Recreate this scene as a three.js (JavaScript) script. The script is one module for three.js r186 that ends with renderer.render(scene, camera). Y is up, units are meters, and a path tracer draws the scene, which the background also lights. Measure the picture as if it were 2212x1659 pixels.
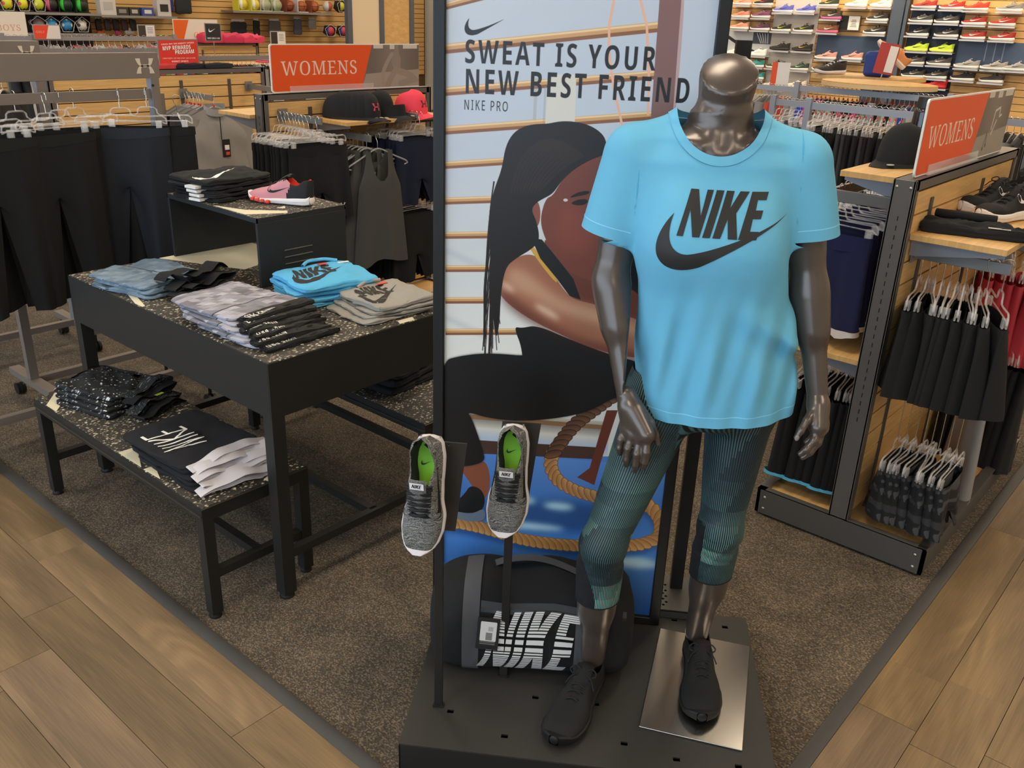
import * as THREE from 'three';
import { RoundedBoxGeometry } from 'three/addons/geometries/RoundedBoxGeometry.js';
import { mergeGeometries } from 'three/addons/utils/BufferGeometryUtils.js';
import { RectAreaLightUniformsLib } from 'three/addons/lights/RectAreaLightUniformsLib.js';

// ---------- camera, daylight, lamps, exposure ----------
const scene = new THREE.Scene();
const camera = new THREE.PerspectiveCamera(46.584, 2212 / 1659, 0.05, 60);
camera.position.set(0, 1.65, 0);
camera.up.set(0.269, 0.923, -0.277);
camera.lookAt(0.704, 1.65 - 0.384, -0.597);
const renderer = new THREE.WebGLRenderer({ antialias: true });
renderer.toneMapping = THREE.LinearToneMapping;
renderer.toneMappingExposure = 1.18;
renderer.shadowMap.enabled = true;
RectAreaLightUniformsLib.init();
scene.background = new THREE.Color(0.62, 0.8, 1.0);          // even bright sky outside the shop window
scene.backgroundIntensity = 3.2;
const CEIL = 3.3;
const LAMP = { color: 0xffeed6, power: 9.0, xs: [-0.8, 2.0, 4.8, 7.6, 10.2], zs: [1.5, -1.3, -4.2, -7.2, -10.4] };
const SHOEWALL_LIGHT = 55;

// ---------- helpers ----------
let seed = 7;
const rnd = () => { seed = (seed * 1664525 + 1013904223) >>> 0; return seed / 4294967296; };
const rr = (a, b) => a + (b - a) * rnd();
const hash = (x, y, z) => { const n = Math.sin(x * 127.1 + y * 311.7 + z * 74.7) * 43758.5453; return n - Math.floor(n); };
const lerp = (a, b, t) => a + (b - a) * t;
const clamp = (x, a = 0, b = 1) => Math.max(a, Math.min(b, x));
const sst = (a, b, x) => { const t = clamp((x - a) / (b - a)); return t * t * (3 - 2 * t); };
function noise2(x, y) {
  const i = Math.floor(x), j = Math.floor(y), u = x - i, v = y - j, s = (t) => t * t * (3 - 2 * t);
  return lerp(lerp(hash(i, j, 1), hash(i + 1, j, 1), s(u)), lerp(hash(i, j + 1, 1), hash(i + 1, j + 1, 1), s(u)), s(v));
}
function noise3(x, y, z) { const k = Math.floor(z), w = z - k, t = w * w * (3 - 2 * w); return lerp(noise2(x + k * 17.3, y + k * 9.1), noise2(x + (k + 1) * 17.3, y + (k + 1) * 9.1), t); }
function tab(rows, x) {                                        // rows sorted by first entry, smooth interpolation of the rest
  if (x <= rows[0][0]) return rows[0].slice(1);
  for (let i = 1; i < rows.length; i++) if (x <= rows[i][0]) {
    const a = rows[i - 1], b = rows[i], t = (x - a[0]) / (b[0] - a[0]), s = t * t * (3 - 2 * t) * 0.5 + t * 0.5;
    return a.slice(1).map((v, k) => lerp(v, b[k + 1], s));
  }
  return rows[rows.length - 1].slice(1);
}
const V = (x, y, z) => new THREE.Vector3(x, y, z);
const mats = new Map();
function M(color, rough = 0.6, o = {}) {
  const key = o.map || o.bumpMap ? null : color + '|' + rough + JSON.stringify(o);
  if (key && mats.has(key)) return mats.get(key);
  const phys = ['transmission', 'clearcoat', 'sheen', 'thickness'].some((k) => k in o);
  const m = phys ? new THREE.MeshPhysicalMaterial({ color, roughness: rough, ...o }) : new THREE.MeshStandardMaterial({ color, roughness: rough, ...o });
  if (o.sheenColor) m.sheenColor = new THREE.Color(o.sheenColor);
  if (key) mats.set(key, m);
  return m;
}
const taken = {};
function numbered(n) { const k = taken[n] = (taken[n] ?? -1) + 1; return k ? n + '_' + String(k).padStart(3, '0') : n; }
function shadow(o) { o.castShadow = o.receiveShadow = true; return o; }
function tag(o, label, category, group) { o.userData = { label, category }; if (group) o.userData.group = group; return o; }
function thing(name, label, category, pos = [0, 0, 0], turn = 0, group) {
  const o = new THREE.Group(); o.name = numbered(name); scene.add(o);
  o.position.set(...pos); o.rotation.y = turn; return tag(o, label, category, group);
}
function part(name, geo, mat, parent, label) {
  const m = shadow(new THREE.Mesh(Array.isArray(geo) ? mg(geo) : geo, mat)); m.name = name;
  if (label) m.userData.label = label;
  parent.add(m); return m;
}
function solo(name, geo, mat, label, category, group, pos, turn = 0) {
  const m = part(numbered(name), geo, mat, scene); tag(m, label, category, group);
  if (pos) m.position.set(...pos); m.rotation.y = turn; return m;
}
function struct(name, geo, mat) { const m = part(name, geo, mat, scene); m.userData.kind = 'structure'; return m; }
function copy(o, pos, turn, label, group) {
  const c = o.clone(); c.name = numbered(o.name.replace(/_\d{3}$/, '')); scene.add(c);
  c.userData = { ...o.userData }; if (label) c.userData.label = label; if (group) c.userData.group = group;
  if (pos) c.position.set(...pos); if (turn !== undefined) c.rotation.y = turn; return c;
}
function mg(list) {
  const l = list.map((g) => { const n = g.index ? g.toNonIndexed() : g.clone(); for (const k of Object.keys(n.attributes)) if (!['position', 'normal', 'uv'].includes(k)) n.deleteAttribute(k); if (!n.attributes.uv) n.setAttribute('uv', new THREE.BufferAttribute(new Float32Array(n.attributes.position.count * 2), 2)); return n; });
  return mergeGeometries(l);
}
function box(w, h, d, x = 0, y = 0, z = 0, r = 0) {            // y is the bottom of the box
  const g = r ? new RoundedBoxGeometry(w, h, d, 2, Math.min(r, w * 0.49, h * 0.49, d * 0.49)) : new THREE.BoxGeometry(w, h, d);
  g.translate(x, y + h / 2, z); return g;
}
function cyl(r0, r1, h, x = 0, y = 0, z = 0, n = 16, axis = 'y') {
  const g = new THREE.CylinderGeometry(r1, r0, h, n); 
  if (axis === 'x') g.rotateZ(-Math.PI / 2); if (axis === 'z') g.rotateX(Math.PI / 2);
  g.translate(x, y, z); return g;
}
function tube(pts, r, seg = 0, n = 6, closed = false) {
  const c = new THREE.CatmullRomCurve3(pts.map((p) => V(...p)), closed, 'catmullrom', 0.4);
  return new THREE.TubeGeometry(c, seg || pts.length * 4, r, n, closed);
}
function bar(a, b, w, h, r = 0) {                              // box beam from a to b, w across, h in height
  const A = V(...a), B = V(...b), L = A.distanceTo(B), g = r ? new RoundedBoxGeometry(w, h, L, 1, r) : new THREE.BoxGeometry(w, h, L);
  const m = new THREE.Matrix4().lookAt(B, A, Math.abs(B.y - A.y) > L * 0.95 ? V(0, 0, 1) : V(0, 1, 0)); g.applyMatrix4(m);
  g.translate((a[0] + b[0]) / 2, (a[1] + b[1]) / 2, (a[2] + b[2]) / 2); return g;
}
function grid(nu, nv, fn, closeU = false, flip = false) {      // fn(u,v) -> [x,y,z(,U,V)]
  const P = [], U = [], I = [];
  for (let j = 0; j <= nv; j++) for (let i = 0; i <= nu; i++) { const p = fn(i / nu, j / nv); P.push(p[0], p[1], p[2]); U.push(p[3] ?? i / nu, p[4] ?? j / nv); }
  const w = nu + 1;
  for (let j = 0; j < nv; j++) for (let i = 0; i < nu; i++) { const a = j * w + i, b = a + 1, c = a + w, d = c + 1; flip ? I.push(a, c, b, b, c, d) : I.push(a, b, c, b, d, c); }
  const g = new THREE.BufferGeometry();
  g.setAttribute('position', new THREE.Float32BufferAttribute(P, 3)); g.setAttribute('uv', new THREE.Float32BufferAttribute(U, 2)); g.setIndex(I);
  g.computeVertexNormals();
  if (closeU) { const N = g.attributes.normal; for (let j = 0; j <= nv; j++) { const a = j * w, b = a + nu, n = V(N.getX(a) + N.getX(b), N.getY(a) + N.getY(b), N.getZ(a) + N.getZ(b)).normalize(); N.setXYZ(a, n.x, n.y, n.z); N.setXYZ(b, n.x, n.y, n.z); } }
  return g;
}
function extrude(shape, depth, bevel = 0, seg = 6) { return new THREE.ExtrudeGeometry(shape, { depth, bevelEnabled: bevel > 0, bevelSize: bevel, bevelThickness: bevel, bevelSegments: 1, curveSegments: seg }); }
function shapeOf(pts) { const s = new THREE.Shape(); pts.forEach((p, i) => (i ? s.lineTo(p[0], p[1]) : s.moveTo(p[0], p[1]))); s.closePath(); return s; }
function canvas(w, h, draw) {
  const c = document.createElement('canvas'); c.width = w; c.height = h; draw(c.getContext('2d'), w, h);
  const t = new THREE.CanvasTexture(c); t.colorSpace = THREE.SRGBColorSpace; t.anisotropy = 8; t.magFilter = THREE.LinearFilter; return t;
}
function repeat(t, x, y) { t.wrapS = t.wrapT = THREE.RepeatWrapping; t.repeat.set(x, y); return t; }
function data(n, fn, srgb = true) {                            // computed n x n texture, fn(u,v) -> [r,g,b] 0..255
  const a = new Uint8Array(n * n * 4);
  for (let j = 0; j < n; j++) for (let i = 0; i < n; i++) { const c = fn(i / n, j / n, i, j), k = (j * n + i) * 4; a[k] = c[0]; a[k + 1] = c[1]; a[k + 2] = c[2]; a[k + 3] = 255; }
  const t = new THREE.DataTexture(a, n, n); if (srgb) t.colorSpace = THREE.SRGBColorSpace; t.wrapS = t.wrapT = THREE.RepeatWrapping; t.magFilter = THREE.LinearFilter; t.minFilter = THREE.LinearMipmapLinearFilter; t.generateMipmaps = true; t.needsUpdate = true; return t;
}
function polyPath(c, pts, smooth) {
  c.beginPath();
  if (!smooth) pts.forEach((p, i) => (i ? c.lineTo(p[0], p[1]) : c.moveTo(p[0], p[1])));
  else { const n = pts.length, mid = (a, b) => [(a[0] + b[0]) / 2, (a[1] + b[1]) / 2]; let m = mid(pts[n - 1], pts[0]); c.moveTo(...m); for (let i = 0; i < n; i++) { const e = mid(pts[i], pts[(i + 1) % n]); c.quadraticCurveTo(pts[i][0], pts[i][1], e[0], e[1]); } }
  c.closePath();
}
// lettering and marks, drawn in a unit box (0..1, y down)
const NIKE_LETTERS = [
  [[0, 1], [0.15, 0], [0.25, 0], [0.29, 0.55], [0.36, 0], [0.44, 0], [0.29, 1], [0.2, 1], [0.155, 0.42], [0.08, 1]].map(([x, y]) => [x * 0.92, y]),
  [[0.3, 1], [0.44, 0], [0.53, 0], [0.39, 1]],
  [[0.42, 1], [0.56, 0], [0.65, 0], [0.605, 0.36], [0.72, 0], [0.83, 0], [0.68, 0.45], [0.71, 1], [0.6, 1], [0.585, 0.58], [0.51, 1]],
  [[0.72, 1], [0.86, 0], [1.06, 0], [1.035, 0.17], [0.93, 0.17], [0.91, 0.38], [1.0, 0.38], [0.975, 0.56], [0.88, 0.56], [0.855, 0.82], [0.96, 0.82], [0.935, 1]],
];
function drawNike(c, x, y, w, h) { for (const l of NIKE_LETTERS) { polyPath(c, l.map((p) => [x + p[0] * w / 1.06, y + p[1] * h])); c.fill(); } }
function swooshPath(c, x, y, w, h) {
  const X = (t) => x + t * w, Y = (t) => y + t * h; c.beginPath(); c.moveTo(X(1), Y(0));
  c.bezierCurveTo(X(0.75), Y(0.28), X(0.45), Y(0.6), X(0.25), Y(0.69)); c.bezierCurveTo(X(0.12), Y(0.73), X(0.06), Y(0.45), X(0.125), Y(0.02));
  c.bezierCurveTo(X(0.02), Y(0.3), X(-0.02), Y(0.62), X(0.03), Y(0.82)); c.bezierCurveTo(X(0.08), Y(1.02), X(0.2), Y(1.05), X(0.35), Y(0.9)); c.closePath();
}
function swooshShape(w, h) { const s = new THREE.Shape(), X = (t) => t * w, Y = (t) => (1 - t) * h; s.moveTo(X(1), Y(0)); s.bezierCurveTo(X(0.75), Y(0.28), X(0.45), Y(0.6), X(0.25), Y(0.69)); s.bezierCurveTo(X(0.12), Y(0.73), X(0.06), Y(0.45), X(0.125), Y(0.02)); s.bezierCurveTo(X(0.02), Y(0.3), X(-0.02), Y(0.62), X(0.03), Y(0.82)); s.bezierCurveTo(X(0.08), Y(1.02), X(0.2), Y(1.05), X(0.35), Y(0.9)); s.closePath(); return s; }
function uaShapes(w, h) {                                      // the two interlocking arcs of the rack and cap emblem
  const up = (k) => { const s = new THREE.Shape(); s.moveTo(-0.5 * w, k * 0.5 * h); s.bezierCurveTo(-0.42 * w, k * 0.12 * h, -0.3 * w, k * -0.02 * h, -0.16 * w, k * -0.06 * h); s.bezierCurveTo(-0.05 * w, k * -0.1 * h, 0.05 * w, k * -0.1 * h, 0.16 * w, k * -0.06 * h); s.bezierCurveTo(0.3 * w, k * -0.02 * h, 0.42 * w, k * 0.12 * h, 0.5 * w, k * 0.5 * h); s.lineTo(0.24 * w, k * 0.5 * h); s.bezierCurveTo(0.25 * w, k * 0.3 * h, 0.24 * w, k * 0.12 * h, 0.18 * w, k * 0.06 * h); s.bezierCurveTo(0.06 * w, k * 0.015 * h, -0.06 * w, k * 0.015 * h, -0.18 * w, k * 0.06 * h); s.bezierCurveTo(-0.24 * w, k * 0.12 * h, -0.25 * w, k * 0.3 * h, -0.24 * w, k * 0.5 * h); s.closePath(); return s; };
  return [up(1), up(-1)];
}
// ---------- common materials ----------
const DARK = M(0x23221f, 0.5, { metalness: 0.25 }), DARKER = M(0x171614, 0.55), STEEL = M(0xb9b6b0, 0.3, { metalness: 0.9 });
const GREY = M(0x6f6a66, 0.42, { metalness: 0.45 }), TAUPE = M(0x857a71, 0.45, { metalness: 0.35 });
const CLEAR = M(0xffffff, 0.12, { transmission: 0.82, ior: 1.45, thickness: 0 });
const WHITE = M(0xe9e5df, 0.55), RED = M(0xd62f22, 0.5);
const maplePx = data(256, (u, v) => { const g = noise2(u * 6, v * 90) * 0.5 + noise2(u * 14 + 9, v * 200) * 0.5, k = 0.9 + 0.16 * g; return [218 * k, 174 * k, 110 * k]; });
const MAPLE = M(0xffffff, 0.5, { map: maplePx });
const clothBump = data(128, (u, v, i, j) => { const k = 110 + 90 * hash(i, j, 3) + ((i + j) % 2) * 30; return [k, k, k]; }, false);
repeat(clothBump, 12, 12);
const CLOTHS = new Map();
function CL(color, rough = 0.92) { const k = color + '|' + rough; if (!CLOTHS.has(k)) CLOTHS.set(k, M(color, rough, { side: THREE.DoubleSide, bumpMap: clothBump, bumpScale: 0.0006 })); return CLOTHS.get(k); }
// ---------- room shell ----------
const X0 = -3, X1 = 11.6, Z0 = -12.1, Z1 = 3;
{
  const carpetMap = data(512, (u, v, i, j) => {
    const yarn = hash(Math.floor(i / 2), Math.floor(j / 3), 5), n = 0.62 + 0.62 * yarn * yarn + 0.22 * (hash(i, j, 8) - 0.5) + 0.2 * (noise2(u * 9, v * 9) - 0.5);
    const hue = hash(Math.floor(i / 2), Math.floor(j / 3), 11) > 0.7 ? 8 : 0; return [clamp((104 + hue) * n, 0, 255), clamp(93 * n, 0, 255), clamp((78 - hue) * n, 0, 255)];
  });
  repeat(carpetMap, 1 / 0.75, 1 / 0.75);
  const carpet = M(0xffffff, 0.98, { map: carpetMap, bumpMap: carpetMap, bumpScale: 0.003 });
  const g = new THREE.BoxGeometry(X1 - 1.035, 0.1, -0.52 - Z0); g.translate((X1 + 1.035) / 2, -0.05, (Z0 - 0.52) / 2);
  const p = g.attributes.position, uv = g.attributes.uv; for (let i = 0; i < p.count; i++) uv.setXY(i, p.getX(i), p.getZ(i));
  struct('floor', g, carpet);
  const rubber = M(0x45423f, 0.55);
  const trim = (name, a, b, w) => { const s = new THREE.Shape(); s.moveTo(-w / 2, -0.01); s.lineTo(w / 2, -0.01); s.lineTo(w / 2, 0.004); s.quadraticCurveTo(w * 0.1, 0.009, -w / 2, 0.001); s.closePath(); const L = V(...a).distanceTo(V(...b)), e = extrude(s, L); const m = new THREE.Matrix4().lookAt(V(...b), V(...a), V(0, 1, 0)); e.applyMatrix4(m); e.translate(...a); struct(name, e, rubber); };
  trim('trim_1', [1.018, 0, -12], [1.018, 0, -0.5], 0.038);
  trim('trim_2', [1.0, 0, -0.505], [11.5, 0, -0.505], 0.036);
  // wood aisle: sub-floor and planks, one mesh each
  const sub = struct('floor_wood', [box(4.0, 0.09, 15.1, -1.0, -0.1, -4.55), box(10.6, 0.09, 3.5, 6.3, -0.1, 1.26)], M(0x3a2e22, 0.9));
  const woods = [0, 1, 2, 3, 4].map((k) => {
    const t = data(256, (u, v) => {
      const warp = noise2(u * 3 + k * 7, v * 2) * 1.4, rings = Math.sin((v * 9 + warp * 3.2 + noise2(u * 2, v * 8 + k) * 2) * 5), fine = noise2(u * 20 + k, v * 260), knot = noise2(u * 4 + 31 * k, v * 7);
      const n = 0.84 + 0.05 * rings * knot + 0.12 * (fine - 0.5) + 0.22 * (knot - 0.5) + (k - 2) * 0.022, warmth = (k % 3) * 3;
      return [clamp((146 - warmth * 0.5) * n, 0, 255), clamp((119 - warmth * 0.3) * n, 0, 255), clamp((82 + warmth) * n, 0, 255)];
    });
    return M(0xffffff, 0.5, { map: t, bumpMap: t, bumpScale: 0.0006 });
  });
  const plank = (x, z, w, d, k) => {
    const g = box(w - 0.0016, 0.011, d - 0.0016, 0, -0.011, 0); const pa = g.attributes.position, ua = g.attributes.uv, along = w > d, o = rnd();
    for (let i = 0; i < pa.count; i++) ua.setXY(i, (along ? pa.getX(i) : pa.getZ(i)) / 1.3 + o, (along ? pa.getZ(i) : pa.getX(i)) / 0.42 + o * 3);
    const m = part('plank', g, woods[k], sub); m.position.set(x, -0.0005 * rnd(), z);
  };
  let n = 0;
  const nm = () => 'plank' + (n++ ? '_' + String(n - 1).padStart(3, '0') : '');
  const PW = 0.152;
  for (let i = 0; i < 11; i++) { const x = 1.0 - PW * (i + 0.5); let z = -0.5 - rr(0, 1.1); z = -0.45; let first = true; while (z > -6.2) { const L = first ? rr(0.3, 1.2) : 1.22; plank(x, z - L / 2, PW, L, Math.floor(rr(0, 5))); z -= L; first = false; } }
  for (let i = 0; i < 11; i++) { const z = -0.487 + PW * (i + 0.5); let x = 0.95, first = true; while (x < 6.5) { const L = first ? rr(0.3, 1.2) : 1.22; plank(x + L / 2, z, L, PW, Math.floor(rr(0, 5))); x += L; first = false; } }
  sub.children.forEach((c, i) => { c.name = nm(); });
  const paint = M(0xcfc8ba, 0.9), bandTop = M(0xd9d4ca, 0.9);
  const T = 0.12;
  struct('wall_back', box(X1 - X0 + 2 * T, CEIL + 0.1, T, (X0 + X1) / 2, -0.1, Z0 - T / 2), paint);
  struct('wall_right', box(T, CEIL + 0.1, Z1 - Z0, X1 + T / 2, -0.1, (Z0 + Z1) / 2), paint);
  struct('wall_front', box(X1 - X0 + 2 * T, CEIL + 0.1, T, (X0 + X1) / 2, -0.1, Z1 + T / 2), paint);
  struct('wall_left', [box(T, 0.5, Z1 - Z0, X0 - T / 2, -0.1, (Z0 + Z1) / 2), box(T, 0.4, Z1 - Z0, X0 - T / 2, 2.9, (Z0 + Z1) / 2), box(T, 2.5, 3.1, X0 - T / 2, 0.4, Z0 + 1.55), box(T, 2.5, 1.0, X0 - T / 2, 0.4, Z1 - 0.5)], paint);
  struct('ceiling', box(X1 - X0 + 2 * T, T, Z1 - Z0 + 2 * T, (X0 + X1) / 2, CEIL, (Z0 + Z1) / 2), bandTop);
  const win = new THREE.Group(); win.name = 'window_1'; win.userData.kind = 'structure'; scene.add(win); win.position.set(X0, 0, 0);
  const fr = []; for (let i = 0; i <= 4; i++) fr.push(box(0.06, 2.5, 0.06, -T / 2, 0.4, -9 + 2.75 * i)); fr.push(box(0.06, 0.06, 11, -T / 2, 0.4, -3.5), box(0.06, 0.06, 11, -T / 2, 2.84, -3.5));
  part('window_frame', fr, M(0x8a8a8a, 0.4, { metalness: 0.8 }), win);
  for (let i = 0; i < 4; i++) part('pane' + (i ? '_00' + i : ''), box(0.008, 2.38, 2.68, -T / 2, 0.46, -9 + 2.75 * (i + 0.5)), M(0xffffff, 0.02, { transmission: 1, ior: 1.5, thickness: 0 }), win);
  // ceiling lamps
  let first = null;
  for (const x of LAMP.xs) for (const z of LAMP.zs) {
    const pos = [x, CEIL, z];
    if (!first) {
      first = thing('ceiling_light', 'recessed rectangular ceiling light panel with white frame', 'ceiling light', pos, 0, 'ceiling light panels');
      part('frame', [box(1.3, 0.03, 0.04, 0, -0.03, 0.33), box(1.3, 0.03, 0.04, 0, -0.03, -0.33), box(0.04, 0.03, 0.7, 0.63, -0.03, 0), box(0.04, 0.03, 0.7, -0.63, -0.03, 0)], WHITE, first);
      part('diffuser', box(1.22, 0.012, 0.62, 0, -0.014, 0), M(0xffffff, 0.6, { emissive: LAMP.color, emissiveIntensity: 2.2 }), first);
    } else copy(first, pos);
    const l = new THREE.RectAreaLight(LAMP.color, LAMP.power, 1.2, 0.6); l.position.set(x, CEIL - 0.035, z); l.lookAt(x, 0, z); scene.add(l);
  }
}
// ---------- promotional display: platform, lightweight banner frame, stands ----------
const TH = -0.97174, DU = [Math.cos(TH), -Math.sin(TH)];       // display turned towards the aisle corner
const D = (s, y, d) => [1.058 + s * DU[0] + d * DU[1], y, -1.201 + s * DU[1] - d * DU[0]];
function fitText(c, text, x, y, w, h, space = 0.08, weight = 'bold', fam = 'sans-serif') { // capitals fill the box x..x+w, y..y+h
  c.font = weight + ' 100px ' + fam; const ws = [...text].map((ch) => c.measureText(ch).width), gap = space * 100, total = ws.reduce((a, b) => a + b, 0) + gap * (ws.length - 1);
  c.save(); c.translate(x, y + h); c.scale(w / total, h / 71.4); let X = 0; [...text].forEach((ch, i) => { c.fillText(ch, X, 0); X += ws[i] + gap; }); c.restore();
}
const PP={post:[[511,254],[561,253],[570,610],[517,612]],postlite:[[553,253],[570,253],[577,609],[561,610]],towel:[[259,470],[327,469],[330,585],[256,597]],hair:[[240,590],[206,596],[175,616],[157,653],[151,706],[132,760],[121,809],[120,870],[127,945],[124,1049],[139,1114],[148,1181],[157,1126],[157,1046],[167,968],[195,941],[237,913],[257,887],[246,838],[230,809],[241,790],[261,777],[285,763],[302,733],[333,699],[378,670],[414,657],[411,618],[384,594],[344,581],[297,580],[263,589]],face:[[423,645],[378,667],[331,700],[302,733],[285,769],[267,776],[255,825],[261,862],[285,910],[318,952],[357,981],[449,1000]],cheek:[[309,786],[365,789],[403,853],[384,928],[328,913],[295,860]],ear:[[221,781],[243,778],[256,807],[253,850],[237,853],[223,815]],brow:[[324,773],[349,755],[378,750],[378,759],[349,766]],eye:[[329,786],[350,774],[376,772],[374,785],[351,791]],neck:[[262,874],[297,909],[350,969],[449,987],[548,1019],[563,1176],[422,1133],[354,1046],[288,960]],arm:[[145,1015],[155,975],[189,941],[237,923],[281,954],[322,1015],[354,1046],[417,1054],[480,1076],[555,1096],[565,1203],[464,1194],[387,1173],[316,1144],[245,1113],[187,1077],[155,1047]],armlit:[[159,981],[202,959],[259,1000],[304,1036],[348,1052],[417,1064],[557,1112],[560,1142],[433,1112],[319,1087],[255,1053],[192,1031]],armdark:[[152,1027],[193,1057],[257,1099],[322,1134],[399,1164],[564,1189],[566,1216],[465,1200],[375,1177],[297,1145],[207,1102],[161,1059]],strap:[[233,882],[262,886],[305,934],[351,988],[374,1044],[344,1036],[308,991],[260,937]],yellow:[[222,901],[236,900],[275,948],[312,999],[302,1000],[263,955]],torso:[[195,1134],[218,1138],[258,1125],[348,1159],[464,1197],[566,1216],[575,1313],[228,1328],[225,1203]],top2:[[486,922],[537,894],[564,1189],[523,1125]],thigh:[[-9,1255],[49,1233],[114,1220],[172,1218],[224,1219],[377,1204],[565,1203],[574,1299],[487,1320],[432,1365],[356,1396],[232,1421],[139,1420],[69,1404],[83,1421],[99,1464],[121,1530],[126,1560],[88,1579],[47,1586],[-8,1580]],calf:[[47,1583],[88,1579],[128,1552],[146,1620],[134,1692],[103,1671],[81,1634]],pshoe:[[23,1737],[41,1706],[69,1675],[83,1645],[117,1654],[132,1692],[119,1734],[91,1749],[41,1745]],psole:[[23,1737],[91,1746],[129,1716],[133,1764],[77,1774],[27,1759]],legwood:[[467,1365],[498,1362],[463,1527],[449,1608],[398,1587],[432,1553]],beam:[[107,1493],[447,1484],[439,1523],[121,1536]],mat:[[-9,1557],[670,1492],[737,2153],[-6,2251]],matdark:[[49,1757],[145,1691],[270,1686],[351,1661],[461,1681],[580,1653],[588,1747],[426,1773],[204,1789]]};
const PRUNG=[[[-4,323],[155,280],7],[[-4,419],[522,348],10],[[-2,520],[525,457],9],[[-1,615],[523,553],9],[[1,703],[180,682],8],[[3,796],[135,784],8],[[4,888],[125,879],8],[[5,980],[128,971],8],[[5,1070],[136,1060],8],[[6,1162],[215,1145],8],[[72,1422],[470,1405],6]];
const PROPE={rope1:[[572,1278],[492,1313],[438,1360],[383,1416],[347,1471],[324,1518],[321,1559],[342,1600],[389,1629],[458,1647],[533,1658]],rope2:[[585,1645],[624,1672],[649,1709],[651,1757],[612,1790],[538,1808],[442,1819],[345,1823],[247,1817],[148,1795],[77,1783],[-8,1776]],cord1:[[408,277],[398,354],[402,411],[420,496],[449,588]],cord2:[[461,276],[487,351],[501,449],[509,557]]};
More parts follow.
